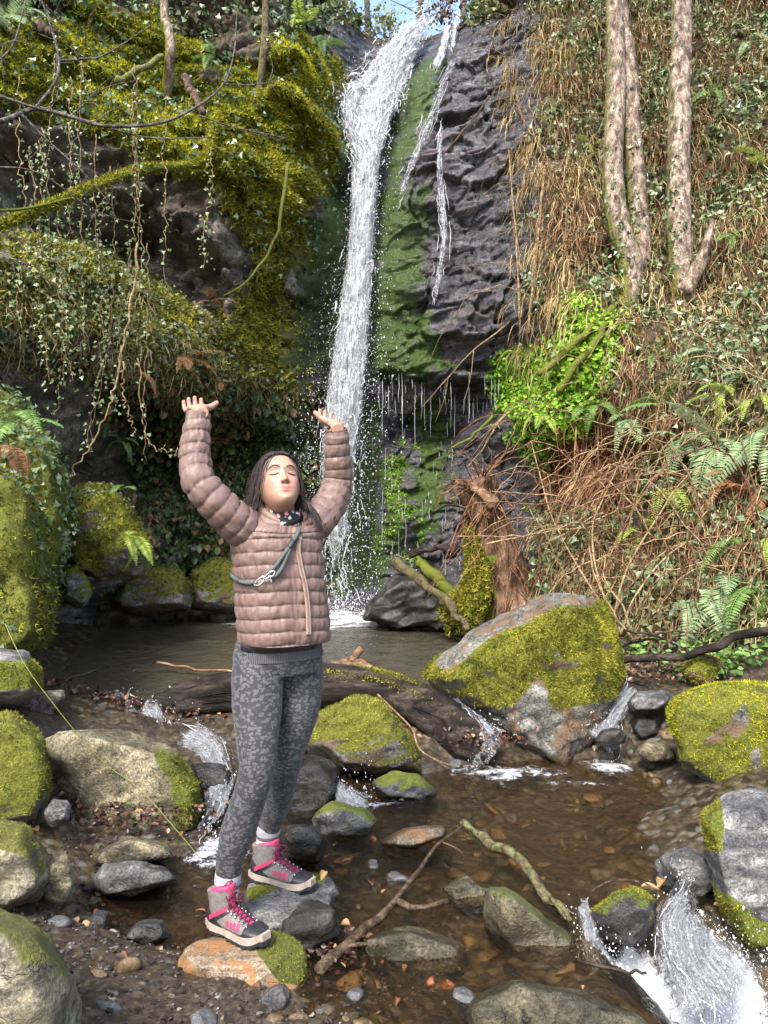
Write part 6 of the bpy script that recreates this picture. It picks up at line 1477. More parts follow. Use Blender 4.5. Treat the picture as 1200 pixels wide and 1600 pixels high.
# --- head
HCEN = W(435, 757, 2.70)
hy, hp = math.radians(21), math.radians(29)
f0 = np.array((math.sin(hy), -math.cos(hy), 0)); hl = np.array((math.cos(hy), math.sin(hy), 0))
hf = f0 * math.cos(hp) + bz * math.sin(hp); hu = -f0 * math.sin(hp) + bz * math.cos(hp)
HM = np.stack([hl, hf, hu])                               # rows: local axes
HS = np.array([(.1125, .004, .0, -.01), (.109, .026, .022, -.04), (.100, .044, .046, -.064), (.085, .058, .066, -.083), (.065, .067, .079, -.093), (.04, .0715, .0865, -.098), (.015, .072, .088, -.098), (-.005, .0705, .086, -.094), (-.03, .068, .0865, -.085),
               (-.05, .0615, .087, -.073), (-.07, .0535, .0865, -.058), (-.088, .0435, .084, -.045), (-.102, .032, .077, -.03), (-.111, .019, .066, -.01), (-.115, .004, .045, .03)])
def head_verts(nr=130, k=160):
    t = np.linspace(0, 1, nr); S_ = catmull(np.c_[HS[:, 0], HS[:, 1], HS[:, 2]], nr); S2 = catmull(np.c_[HS[:, 3], HS[:, 3], HS[:, 3]], nr)[:, 0]
    phi = np.arange(k) * 2 * math.pi / k
    cx_, sx_ = np.cos(phi), np.sin(phi); n = 2.3
    r = (np.abs(cx_) ** n + np.abs(sx_) ** n) ** (-1 / n)
    z = S_[:, 0]; w = np.maximum(S_[:, 1], .002); yf = S_[:, 2]; yb = S2
    ym = (yf + yb) / 2 - .25 * 0; hd = (yf - yb) / 2
    X = w[:, None] * (cx_ * r)[None]; Y_ = ym[:, None] + hd[:, None] * (sx_ * r)[None]; Z = np.broadcast_to(z[:, None], X.shape)
    return np.stack([X, Y_, Z], -1)
def g2(x, z, cx_, cz, sx_, sz): return np.exp(-((x - cx_) / sx_) ** 2 - ((z - cz) / sz) ** 2)
def face_disp(P):
    x, y, z = P[..., 0], P[..., 1], P[..., 2]; ax = np.abs(x)
    fr = sstep(.02, .05, y)
    t = np.clip((.012 - z) / .05, 0, 1)
    nose = (.003 + .014 * t ** 1.3) * np.exp(-(x / (.0065 + .004 * t)) ** 2) * sstep(-.05, -.041, z) * (1 - sstep(.012, .03, z))
    d = nose + .0055 * g2(ax, z, 0, -.035, .0095, .009) + .006 * g2(ax, z, .0125, -.039, .006, .0065)
    d += -.010 * g2(ax, z, .031, .003, .017, .012) + .0075 * g2(ax, z, .031, .000, .012, .0085) - .003 * g2(ax, z, .031, -.0065, .013, .002)
    d += .0045 * g2(ax, z, .028, .021, .022, .007) + .005 * g2(ax, z, .042, -.030, .018, .016)
    d += .0026 * g2(ax, z - .12 * ax, .0, -.0605, .021, .0045) + .0034 * g2(ax, z - .14 * ax, 0, -.0725, .018, .005) - .005 * g2(ax, z - .14 * ax, 0, -.0665, .024, .0018)
    d += -.004 * g2(ax, z, 0, -.083, .014, .005) + .007 * g2(ax, z, 0, -.101, .016, .010) - .002 * g2(ax, z, 0, -.053, .004, .006)
    d += -.004 * g2(ax, z, .0085, -.0455, .004, .003)
    return d * fr
HV = head_verts(); dsp = face_disp(HV); HV = HV.copy(); HV[..., 1] += dsp
def to_world(L): return HCEN + L @ HM

body = MB()
ring_loft(body, to_world(HV[::-1]))
for sgn in (-1, 1):                                       # ears
    d3, f3 = ico(3); e = d3 * np.array((.008, .017, .029)) + np.array((sgn * .073, -.006, -.012)); e[:, 0] += sgn * .25 * np.clip(-(e[:, 1] + .006), 0, None)
    body.add(to_world(e), None, f3)
neck0 = to_world(np.array([(0, -.02, -.055)]))[0]; neck1 = np.array(((441 - 600) * TY / FPX, TY + .005, 1.44))
limb_loft(body, np.array([neck0, (neck0 + neck1) / 2 + (0, .0, 0), neck1]), [.052, .05, .058], 14, 24)
zs = np.linspace(1.045, 1.50, 26); R_, _ = torso_rings(zs, 48, 0., .84); ring_loft(body, R_)
pz = np.linspace(.93, 1.06, 8)
HIP = W(436, 1030, 2.74)
def hip_ring(z, s, k=48):
    t = (z - .93) / .13; phi = np.arange(k) * 2 * math.pi / k
    a, b_ = np.interp(t, [0, .4, .8, 1], [.150, .160, .150, .138]), np.interp(t, [0, .4, .8, 1], [.105, .115, .11, .105])
    cx_ = np.interp(z, [.90, 1.06], [434, 436]); C_ = np.array(((cx_ - 600) * 2.74 / FPX, 2.74, z))
    x, y = sup(phi, a * s, b_ * s, 2.3); return C_ + x[:, None] * bl + y[:, None] * bf
ring_loft(body, np.array([hip_ring(z, .9) for z in pz]))
limb_loft(body, ARM_R, np.array(RAD_R) * .62, 30, 20); limb_loft(body, ARM_L, np.array(RAD_L) * .62, 30, 20)
limb_loft(body, LEG_R, np.array(RR) * .88, 34, 24); limb_loft(body, LEG_L, np.array(RL_) * .88, 34, 24)
tips = []
def hand(wrist, fd, tdir, curl, spread):
    fd = unit(fd); up_ = unit(np.cross(fd, tdir)); up_ = up_ * np.sign(up_[2]); td = unit(tdir - fd * (tdir @ fd))
    k = 20; th = np.arange(k) * 2 * math.pi / k
    rings = []
    for s, hw, ht, lift in ((-.035, .024, .021, -.02), (-.012, .026, .020, -.005), (.01, .030, .018, 0), (.035, .037, .016, .002), (.06, .040, .013, .002), (.078, .039, .010, .002), (.086, .034, .006, .002)):
        c = wrist + fd * s + up_ * (lift + .012) + td * .002
        rings.append(c + hw * np.cos(th)[:, None] * td + ht * np.sin(th)[:, None] * up_)
    ring_loft(body, np.array(rings))
    d3, f3 = ico(3)                                       # ball of the thumb and heel of the hand
    body.add(wrist + fd * .028 + td * .022 + up_ * .018 + (d3[:, :1] * .030 * fd + d3[:, 1:2] * .018 * td + d3[:, 2:] * .014 * up_), None, f3)
    body.add(wrist + fd * .025 - td * .02 + up_ * .017 + (d3[:, :1] * .03 * fd + d3[:, 1:2] * .015 * td + d3[:, 2:] * .012 * up_), None, f3)
    for q, (off, ln, r, cu) in enumerate(((.029, .068, .0085, curl[0]), (.010, .076, .0088, curl[1]), (-.009, .071, .0085, curl[2]), (-.027, .056, .0076, curl[3]))):
        p = wrist + fd * .076 + td * off + up_ * .014
        d = unit(fd + td * off * spread); pts = [p - d * .012, p]
        for seg, f in ((.45, 1), (.3, 1.15), (.25, .7)):
            ax = cu * f * .95
            d = unit(d * math.cos(ax) + unit(up_ - d * (up_ @ d)) * math.sin(ax))
            pts += [pts[-1] + d * ln * seg * .55, pts[-1] + d * ln * seg]
        P = catmull(np.array(pts), 20)
        ring = np.interp(np.linspace(0, 1, 20), [0, .2, .5, .85, .95, 1], [r * 1.1, r * 1.05, r, r * .9, r * .75, r * .35])
        v, qd, t = tube(P, ring, 12, True); body.add(v, qd, t); tips.append(P[-1])
    p = wrist + fd * .022 + td * .026 + up_ * .016
    d = unit(td * .85 + fd * .45 + up_ * .25)
    P = catmull(np.array([p, p + d * .022, p + d * .042 + up_ * .004, p + d * .062 + up_ * .012]), 18)
    v, qd, t = tube(P, np.interp(np.linspace(0, 1, 18), [0, .4, .8, .94, 1], [.014, .0115, .010, .008, .004]), 12, True); body.add(v, qd, t); tips.append(P[-1])
hand(ARM_R[-1] + (.002, 0, .004), np.array((-.36, .78, -.02)), np.array((.9, .40, .06)), (.60, .62, .60, .62), 4)
hand(ARM_L[-1] + (-.004, 0, .004), np.array((-.34, .76, .08)), np.array((-.90, -.34, .20)), (.55, .5, .48, .46), 7)
BVt, BFc = remesh(np.concatenate(body.V), [np.concatenate(body.Q), np.concatenate(body.T)], .0026, 2, .4)
tm = mesh_np('tmp', BVt, BFc); to = bpy.data.objects.new('tmp', tm); COL.objects.link(to)     # fewer faces where clothes hide the skin
vg = to.vertex_groups.new(name='hidden')
hid = (np.linalg.norm(BVt - HCEN, axis=1) > .15) & (np.linalg.norm(BVt - ARM_R[-1], axis=1) > .16) & (np.linalg.norm(BVt - ARM_L[-1], axis=1) > .16)
vg.add([int(q) for q in np.where(hid)[0]], 1.0, 'REPLACE')
dm = to.modifiers.new('d', 'DECIMATE'); dm.ratio = .34; dm.vertex_group = 'hidden'; dm.vertex_group_factor = 10.0
dg = bpy.context.evaluated_depsgraph_get(); dg.update(); ev = to.evaluated_get(dg); em = ev.to_mesh()
BVt = np.empty(len(em.vertices) * 3, np.float32); em.vertices.foreach_get('co', BVt); BVt = BVt.reshape(-1, 3).astype(float)
em.calc_loop_triangles(); BFc = np.empty(len(em.loop_triangles) * 3, np.int32); em.loop_triangles.foreach_get('vertices', BFc); BFc = [BFc.reshape(-1, 3)]
ev.to_mesh_clear(); bpy.data.objects.remove(to); bpy.data.meshes.remove(tm)
# skin colour by place on head and hands, eye and nostril shade painted in
L_ = (BVt - HCEN) @ HM.T
x, y, z = L_[:, 0], L_[:, 1], L_[:, 2]; ax = np.abs(x); fr = sstep(.03, .055, y)
skin = np.tile(np.array((.34, .195, .138)), (len(BVt), 1))
def tint(c, col, f): return c * (1 - f[:, None]) + np.array(col) * f[:, None]
near = (np.linalg.norm(L_, axis=1) < .17)
skin = tint(skin, (.40, .165, .125), near * fr * .55 * g2(ax, z, .042, -.03, .02, .018))
skin = tint(skin, (.40, .165, .125), near * fr * .5 * g2(ax, z, 0, -.035, .012, .010))
lips = near * fr * np.clip(1.5 * (g2(ax, z - .12 * ax, 0, -.0615, .0235, .0052) + g2(ax, z - .15 * ax, 0, -.073, .020, .0058)), 0, 1)
skin = tint(skin, (.32, .095, .085), lips * .75)
skin = tint(skin, (.12, .03, .03), near * fr * .9 * g2(ax, z - .14 * ax, 0, -.0667, .024, .0019))
brow = near * fr * g2(ax, z - .010 * np.clip(1 - ((ax - .03) / .022) ** 2, -1, 1), .031, .0145, .019, .0048)
skin = tint(skin, (.06, .035, .025), np.clip(brow * 1.4, 0, .95))
lash = near * fr * np.clip(1.6 * g2(ax, z + .0035 * (1 - ((ax - .031) / .013) ** 2), .031, -.0035, .0150, .0040), 0, 1)
skin = tint(skin, (.26, .13, .095), near * fr * .6 * g2(ax, z, .031, .004, .015, .008))  # eye shading put into the lid colour
skin = tint(skin, (.025, .014, .012), lash * .95)
skin = tint(skin, (.10, .03, .025), near * np.clip(1.4 * g2(ax, z, .0085, -.0465, .0042, .003), 0, 1) * sstep(.06, .08, y))  # nostril shade painted as two dark spots
for tp in tips:
    skin = tint(skin, (.52, .17, .15), .75 * np.exp(-(np.linalg.norm(BVt - tp, axis=1) / .016) ** 2))
def mat_skin():
    m, nt, b = newmat('skin')
    c = nd(nt, 'Attribute', attribute_name='skin').outputs['Color']
    nt.links.new(mixc(nt, .12, c, ramp(nt, noise(nt, coords(nt), 60, 4), [(.3, (.7, .65, .6)), (.7, (1.2, 1.15, 1.1))]), 'MULTIPLY'), b.inputs['Base Color'])
    b.inputs['Roughness'].default_value = .5
    b.inputs['Subsurface Weight'].default_value = .12
    b.inputs['Subsurface Radius'].default_value = (.012, .005, .003)
    b.inputs['Subsurface Scale'].default_value = .5
    return m
pchild('body', mesh_np('body', BVt, BFc, mat_skin(), True, {'skin': np.c_[skin, np.ones(len(skin))]}))

# --- brows and lashes
M_LASH = mat_plain('dark_brow_hair', (.010, .006, .005), (.022, .013, .010), 80, .6, 0)
HVf = HV.reshape(-1, 3); HVf = HVf[HVf[:, 1] > .02]
def face_pt(x_, z_, out=.0012):
    i_ = np.argsort((HVf[:, 0] - x_) ** 2 + (HVf[:, 2] - z_) ** 2)[:6]
    return to_world(np.array([(x_, HVf[i_, 1].mean() + out, z_)]))[0]
for sg in (-1, 1):
    for nm_, arc, rr_ in (('eyelashes', [(.0165, -.002), (.023, -.0055), (.031, -.0070), (.039, -.0058), (.047, -.0018)], .0015), ('eyebrow', [(.011, .0185), (.022, .0235), (.034, .0250), (.044, .0215), (.052, .0150)], .0013)):
        P_ = catmull(np.array([face_pt(sg * a_, b2_) for a_, b2_ in arc]), 18)
        v, q, t = tube(P_, rr_ * np.interp(np.linspace(0, 1, 18), [0, .2, .7, 1], [.6, 1, .9, .3]), 6)
        pchild(nm_, mesh_np(nm_, v, [q, t], M_LASH))
# --- hair: cap and locks
M_HAIR = mat_plain('dark_brown_hair', (.012, .008, .007), (.045, .026, .022), 60, .38, 0, spec=.5, stretch=(1, 1, .15))
hr = np.random.RandomState(3)
def hair_ok(L):
    x, y, z = L[:, 0], L[:, 1], L[:, 2]
    line = np.interp(np.abs(x), [0, .03, .05, .06, .066, .072, .09], [.071, .067, .053, .029, -.006, -.035, -.045])
    return (y < -.01) & (z > -.075) | ((y >= -.01) & (z > line - .9 * np.clip(.012 - y, 0, .03)))
HL = HV.reshape(-1, 3)
capsel = hair_ok(HL)
k_ = HV.shape[1]; Qh = []
i = np.arange(HV.shape[0] - 1)[:, None] * k_; j = np.arange(k_)[None]; j2 = (j + 1) % k_
Qh = np.stack([i + j, i + j2, i + k_ + j2, i + k_ + j], -1).reshape(-1, 4)
Qh = Qh[capsel[Qh].all(1)]
off = HL + unit(HL - np.array((0, -.005, 0))) * (.006 + .0025 * ridged(HL * np.array((90, 25, 12)), 2)[:, None])
idx, inv = np.unique(Qh, return_inverse=True)
hair = pchild('hair', mesh_np('hair', to_world(off[idx]), inv.reshape(Qh.shape), M_HAIR))
roots = HL[capsel]; lk = MB()
sel = hr.choice(len(roots), 1700)
for r in roots[sel]:
    x, y, z = r
    sd_ = 1 if (x > 0 or (abs(x) < .006 and hr.rand() < .5)) else -1
    p = to_world(r[None] * 1.05)[0]
    d = unit(hl * sd_ * (.9 if abs(x) < .05 else .3) - hf * .55 - hu * .35 + hr.normal(size=3) * .12)
    drift = (hl * .10 + bf * .35) if sd_ > 0 else (-hl * .42 + bf * .20)
    if y < -.05: drift = drift * .5
    ln = hr.uniform(.20, .30); zend = (1.475 if sd_ < 0 else 1.44) + hr.normal() * .018; st = .0135; pts = [p]
    for s in range(int(ln / st)):
        below = 1.0 if p[2] < HCEN[2] - .03 else .0
        d = unit(d * .72 + np.array((0, 0, -1.)) * .34 + drift * (.10 + .12 * below) + hr.normal(size=3) * .06)
        p = p + d * st
        l = (p - HCEN) @ HM.T
        e = l / np.array((.082, .106, .122)) - np.array((0, -.06, 0)); ne = np.linalg.norm(e)
        if ne < 1: l = (e / ne + np.array((0, -.06, 0))) * np.array((.082, .106, .122)); p = HCEN + l @ HM
        if p[2] < 1.545:
            cx_, a, b_ = torso_at(p[2]); C_ = np.array(((cx_ - 600) * TY / FPX, TY, p[2])); q = p - C_
            u_, v_ = q @ bl / (a + .022), q @ bf / (b_ + .022); nn_ = math.hypot(u_, v_)
            if nn_ < 1: p = C_ + bl * (u_ / nn_) * (a + .022) + bf * (v_ / nn_) * (b_ + .022) + np.array((0, 0, .0))
        pts.append(p)
        if p[2] < zend: break
    P = np.array(pts); n_ = len(P); w_ = hr.uniform(.0007, .0017)
    v, q, t = tube(P, w_ * np.interp(np.linspace(0, 1, n_), [0, .15, .7, 1], [.6, 1, .8, .1]), 3, False)
    lk.add(v, q)
mlk = lk.mesh('locks', M_HAIR); mlk.transform(Matrix.Translation(-Vector(PB))); obj('locks', mlk, hair, kind='stuff')

# --- quilted jacket
def mat_jacket():
    m, nt, b = newmat('brown_quilted_nylon')
    co = coords(nt)
    n1 = noise(nt, co, 45, 4, .6); n2 = noise(nt, co, 9, 3)
    seam = attr(nt, 'seam')
    c = ramp(nt, n2, [(.3, (.135, .086, .072)), (.7, (.175, .115, .097))])
    c = mixc(nt, math_(nt, 'MULTIPLY', seam, .55), c, (.07, .042, .035))
    nt.links.new(c, b.inputs['Base Color'])
    b.inputs['Roughness'].default_value = .52
    b.inputs['Specular IOR Level'].default_value = .4
    link_bump(nt, b, math_(nt, 'ADD', n1, math_(nt, 'MULTIPLY', noise(nt, co, 20, 3, .5, .8), 1.2)), .35, .006)
    return m
M_JACK = mat_jacket()
ROW = .0455; Z0 = 1.043
jk = empty('jacket', (0, 0, 0), None, None); jk.parent = person
def quilt(s): return np.abs(np.sin(math.pi * s)) ** .5
SEAMS = (math.pi / 2 + .05, math.pi / 2 - .05, math.pi / 2 + .85, math.pi + .05, math.pi / 2 - .9, 0.1, 3 * math.pi / 2)
def jack_extra(phi, z):
    s = (z - Z0 + .006 * np.sin(phi * 2 + 1) + .004 * pnoise(np.c_[phi * 3, np.full_like(phi, z * 9), phi * 0])) / ROW
    bul = quilt(np.broadcast_to(s, phi.shape))
    pin = np.ones_like(phi)
    for a in SEAMS:
        dd = np.abs((phi - a + math.pi) % (2 * math.pi) - math.pi); pin *= 1 - .75 * np.exp(-(dd / .05) ** 2)
    wr = pnoise(np.c_[phi * 9, np.full_like(phi, z * 26), phi * 0 + 3]) * .0045 + pnoise(np.c_[phi * 30, np.full_like(phi, z * 20) + phi * 4, phi * 0 + 7]) * .0040 * (1.25 - .8 * bul)
    pk = pnoise(np.c_[phi * 60, np.full_like(phi, z * 8), phi * 0 + 1]) * .0022 * (1.15 - bul)
    return .004 + .0080 * bul * pin + wr * .8 + pk
def seam_at(phi, z):
    s = (z - Z0 + .006 * np.sin(phi * 2 + 1) + .004 * pnoise(np.c_[phi * 3, np.full_like(phi, z * 9), phi * 0])) / ROW
    return np.exp(-(np.sin(math.pi * s) / .12) ** 2)
fadeq = 1.0
zs = np.linspace(1.043, 1.505, 190)
R_, phi = torso_rings(zs, 250, jack_extra)
hem = R_[0].mean(0) + (R_[0] - R_[0].mean(0)) * .93 + (0, 0, .012)
R_ = np.concatenate([hem[None], R_]); seam = np.concatenate([np.ones((1, 250)), np.array([seam_at(phi, z) for z in zs])])
jb = MB(); ring_loft(jb, R_, False, seam=seam.ravel()); mj = jb.mesh('front', M_JACK); JV = np.concatenate(jb.V)
mj.transform(Matrix.Translation(-Vector(PB))); obj('torso_shell', mj, jk)
def jsurf(px, py, out=.006):
    """point on the front of the jacket seen at a photo pixel"""
    u, v = proj(JV); d = (u - px) ** 2 + (v - py) ** 2
    c = np.where((d < 12) & (JV[:, 1] < TY + .03))[0]
    if len(c) == 0: c = np.array([np.argmin(d + 1e3 * (JV[:, 1] > TY + .03))])
    i = c[np.argmin(JV[c, 1])]; p = W(px, py, JV[i, 1]); return p - unit(p - np.array((0, 0, HC))) * out
def sleeve(P, R, seed):
    n, k = 170, 80
    C_, Rr, T, A, B, th = limb_rings(P, R, n, k)
    Ls = np.r_[0, np.cumsum(np.linalg.norm(np.diff(C_, axis=0), axis=1))]
    t01 = np.linspace(0, 1, n)
    s = Ls[:, None] / .046 + .16 * np.sin(th + seed)[None]
    s = s + .10 * pnoise(np.stack(np.broadcast_arrays(np.cos(th)[None], np.sin(th)[None], Ls[:, None] * 12), -1).reshape(-1, 3) + seed).reshape(n, k)
    bul = np.abs(np.sin(math.pi * s)) ** .5
    q = np.stack(np.broadcast_arrays(np.cos(th)[None] * 2.0, np.sin(th)[None] * 2.0, Ls[:, None] * 30), -1).reshape(-1, 3)
    wr = pnoise(q * np.array((1.2, 1.2, .5)) + seed).reshape(n, k) * .0042 + pnoise(q * np.array((3.0, 3.0, 1.3)) + seed).reshape(n, k) * .0042 * (1.35 - bul) + pnoise(q * np.array((.9, .9, 1.5)) + 7 + seed).reshape(n, k) * .0016
    cuff = 1 - .5 * sstep(.93, .96, t01)[:, None]
    rad = Rr[:, None] - .005 + .0075 * bul * cuff + wr
    V = C_[:, None] + rad[:, :, None] * (np.cos(th)[None, :, None] * A[:, None] + np.sin(th)[None, :, None] * B[:, None])
    inner = C_[-1] + (V[-1] - C_[-1]) * .86 - T[-1] * .012
    V = np.concatenate([V, (C_[-1] + (V[-1] - C_[-1]) * .93 + T[-1] * .002)[None], inner[None]])
    sm = np.concatenate([np.exp(-(np.sin(math.pi * s) / .15) ** 2), np.ones((2, k))])
    b = MB(); ring_loft(b, V, False, seam=sm.ravel()); me = b.mesh('sleeve', M_JACK); me.transform(Matrix.Translation(-Vector(PB))); obj('sleeve', me, jk)
sleeve(ARM_R, RAD_R, 1); sleeve(ARM_L, RAD_L, 5)
# standing collar, open in front
def collar_ring(r, z, tilt, k=80, gap=.38, dy=0.):
    a = np.linspace(math.pi / 2 + gap, math.pi / 2 - gap + 2 * math.pi, k)
    c = np.array(((441 - 600) * TY / FPX, TY, z))
    return c + r * 1.06 * np.cos(a)[:, None] * bl + r * np.sin(a)[:, None] * bf + np.outer(-np.sin(a) * tilt, bz) + bf * dy
cr = []
for t in np.linspace(0, 1, 16):
    bu = .006 * abs(math.sin(math.pi * t * 2)) ** .6
    cr.append(collar_ring(.096 - .020 * t + bu, 1.482 + .050 * t, .050, gap=.22 + .45 * t))
for t in np.linspace(1, 0, 10): cr.append(collar_ring(.066 + .012 * (1 - t), 1.482 + .048 * t, .050, gap=.24 + .45 * t))
cr = np.array(cr); m_, k2 = cr.shape[:2]; ii = np.arange(m_ - 1)[:, None] * k2; jj = np.arange(k2 - 1)[None]
Qc = np.stack([ii + jj, ii + jj + 1, ii + k2 + jj + 1, ii + k2 + jj], -1).reshape(-1, 4)
pchild('collar', mesh_np('collar', cr.reshape(-1, 3), Qc, M_JACK, True, {'seam': np.zeros(m_ * k2)}), jk)
# zip tape and teeth
zipP = catmull(np.array([jsurf(468, 838, .002), jsurf(466, 858, .002), jsurf(470, 885, .002), jsurf(477, 915, .002), jsurf(481, 950, .002), jsurf(482.5, 992, .002)]), 90)
def ribbon(P, w, side, th=.003):
    T = unit(np.gradient(P, axis=0)); S = unit(side - T * (T @ side)[:, None]); N = np.cross(S, T)
    R = np.stack([P - S * w, P - S * w * .9 + N * th, P + S * w * .9 + N * th, P + S * w, P + S * w * .9 - N * th, P - S * w * .9 - N * th], 1)
    b = MB(); ring_loft(b, R); return b
M_ZIP = mat_plain('zip_tape', (.25, .17, .14), (.33, .24, .2), 80, .5, .2, .001)
zp = pchild('zip', ribbon(zipP, .0085, np.array((1., 0, 0)), .003).mesh('zip', M_ZIP), jk)
pchild('zip_pull', ribbon(zipP[:6] + (0, -.004, 0), .004, np.array((1., 0, 0)), .003).mesh('zip_pull', mat_plain('zip_metal', (.2, .17, .15), (.35, .3, .28), 50, .35, 0, metal=.8)), jk)
tp_ = catmull(zipP, 90); pchild('teeth', ribbon(tp_ + (0, -.004, 0), .0028, np.array((1., 0, 0)), .002).mesh('teeth', mat_plain('zip_teeth', (.12, .075, .06), (.2, .13, .11), 300, .4, .6, .001)), jk)

# --- neck scarf
def mat_scarf():
    m, nt, b = newmat('flowered_scarf')
    vo = nd(nt, 'TexVoronoi', {'Vector': coords(nt), 'Scale': 75.0})
    c = ramp(nt, nd(nt, 'SeparateColor', {0: vo.outputs['Color']}).outputs[0], [(0, (.01, .01, .012)), (.38, (.01, .01, .012)), (.40, (.6, .58, .55)), (.62, (.6, .62, .58)), (.64, (.6, .2, .22)), (.82, (.55, .25, .25)), (.84, (.02, .02, .02))])
    c = mixc(nt, ramp(nt, vo.outputs['Distance'], [(.45, (0, 0, 0)), (.6, (1, 1, 1))]), c, (.01, .01, .012))
    nt.links.new(c, b.inputs['Base Color']); b.inputs['Roughness'].default_value = .8
    return m
sc_r = []
for t in np.linspace(0, 1, 22):
    k = 72; a = np.arange(k) * 2 * math.pi / k
    r = .060 + .007 * math.sin(math.pi * t) + .004 * pnoise(np.c_[np.cos(a) * 3, np.sin(a) * 3, np.full(k, t * 7)])
    c = np.array(((441.5 - 600) * TY / FPX, TY, 1.475 + .062 * t)) + bf * .010
    sc_r.append(c + (r * 1.02 * np.cos(a))[:, None] * bl + (r * np.sin(a))[:, None] * bf + np.outer(-np.sin(a) * .034, bz))
b = MB(); ring_loft(b, np.array(sc_r), False); pchild('scarf', b.mesh('scarf', mat_scarf()))

# --- leggings, waistband, socks
lb = MB()
limb_loft(lb, LEG_R, RR, 50, 40); limb_loft(lb, LEG_L, RL_, 50, 40)
ring_loft(lb, np.array([hip_ring(z, 1.0) for z in np.linspace(.93, 1.058, 10)]))
d3, f3 = ico(3)
for sg in (-1, 1):                                        # seat
    lb.add(np.array((HIP[0], HIP[1], .955)) - bf * .055 + bl * sg * .07 + d3 * .078, None, f3)
LV, LF = remesh(np.concatenate(lb.V), [np.concatenate(lb.Q), np.concatenate(lb.T)], .006, 6, .5)
LV = LV + (.0022 * pnoise(LV * np.array((14, 14, 26))))[:, None] * unit(LV - np.array((HIP[0], HIP[1], 0)) * np.array((1, 1, 0)) - np.c_[np.zeros(len(LV)), np.zeros(len(LV)), LV[:, 2]])
# knee creases on the rear leg
cr_ = np.exp(-((LV[:, 2] - W(448, 1195, 2.8)[2]) / .03) ** 2) * (LV[:, 0] > W(429, 0, 2.8)[0])
LV[:, 1] += .003 * cr_ * np.sin(LV[:, 2] * 420)
cut = [ (1382, 2.64), (1296, 2.93)]
def mat_legging():
    m, nt, b = newmat('leopard_print_leggings')
    co = coords(nt)
    cs = nd(nt, 'Mapping', {'Vector': co, 'Scale': (1.0, .8, 1.5)}).outputs[0]
    wob = nd(nt, 'TexNoise', {'Vector': co, 'Scale': 60.0, 'Detail': 2.0})
    cs = nd(nt, 'VectorMath', {0: cs, 1: nd(nt, 'VectorMath', {0: wob.outputs['Color'], 3: .02}, operation='SCALE').outputs[0]}, operation='ADD').outputs[0]
    vo = nd(nt, 'TexVoronoi', {'Vector': cs, 'Scale': 62.0, 'Randomness': 1.0})
    ring_ = ramp(nt, vo.outputs['Distance'], [(.10, (.35,) * 3), (.24, (1,) * 3), (.42, (1,) * 3), (.52, (0,) * 3)])
    gapn = ramp(nt, noise(nt, co, 95, 2), [(.34, (0,) * 3), (.40, (1,) * 3)])
    f = math_(nt, 'MULTIPLY', ring_, gapn)
    c = mixc(nt, f, (.022, .022, .026), (.082, .082, .09))
    nt.links.new(c, b.inputs['Base Color']); b.inputs['Roughness'].default_value = .75
    b.inputs['Sheen Weight'].default_value = .1
    link_bump(nt, b, noise(nt, co, 380, 3), .25, .001)
    return m
pchild('leggings', mesh_np('leggings', LV, LF, mat_legging()))
def mat_rib(name, c1, c2, freq):
    m, nt, b = newmat(name)
    wv = nd(nt, 'TexWave', {'Vector': nd(nt, 'Mapping', {'Vector': coords(nt), 'Rotation': (0, 0, -YAW)}).outputs[0], 'Scale': freq, 'Distortion': .3})
    nt.links.new(mixc(nt, wv.outputs['Fac'], c1, c2), b.inputs['Base Color']); b.inputs['Roughness'].default_value = .8
    link_bump(nt, b, wv.outputs['Fac'], .6, .003)
    return m
zb = np.linspace(.985, 1.064, 14)
b = MB(); ring_loft(b, np.array([hip_ring(min(z, 1.06), 1.03, 96) + (0, 0, 0) for z in zb]), False)
pchild('waistband', b.mesh('waistband', mat_rib('ribbed_waistband', (.03, .03, .034), (.085, .085, .092), 55)))
belt = MB(); zbt = np.linspace(1.018, 1.062, 8); phi_ = np.arange(96) * 2 * math.pi / 96
rb = np.array([hip_ring(1.04, 1.06 + .05 * math.sin(math.pi * t), 96) * np.array((1, 1, 0)) + (0, 0, z) for t, z in zip(np.linspace(0, 1, 8), zbt)])
sel_ = rb[:, 14:44]; mm_, kk_ = sel_.shape[:2]; ii = np.arange(mm_ - 1)[:, None] * kk_; jj = np.arange(kk_ - 1)[None]
pchild('belt_pouch', mesh_np('belt_pouch', sel_.reshape(-1, 3), np.stack([ii + jj, ii + jj + 1, ii + kk_ + jj + 1, ii + kk_ + jj], -1).reshape(-1, 4), mat_plain('black_nylon', (.008, .008, .009), (.02, .02, .022), 60, .45, .2, .002)))
def mat_sock(z0, z1):
    m, nt, b = newmat('striped_sock')
    zc = nd(nt, 'SeparateXYZ', {0: coords(nt)}).outputs[2]
    t = nd(nt, 'MapRange', {0: zc, 1: z0, 2: z1}).outputs[0]
    c = ramp(nt, t, [(0, (.5, .47, .47)), (.40, (.5, .47, .47)), (.42, (.10, .10, .11)), (.56, (.12, .12, .13)), (.58, (.30, .30, .32)), (.95, (.34, .34, .36))])
    nt.links.new(c, b.inputs['Base Color']); b.inputs['Roughness'].default_value = .9
    link_bump(nt, b, noise(nt, coords(nt), 300, 3), .5, .002)
    return m
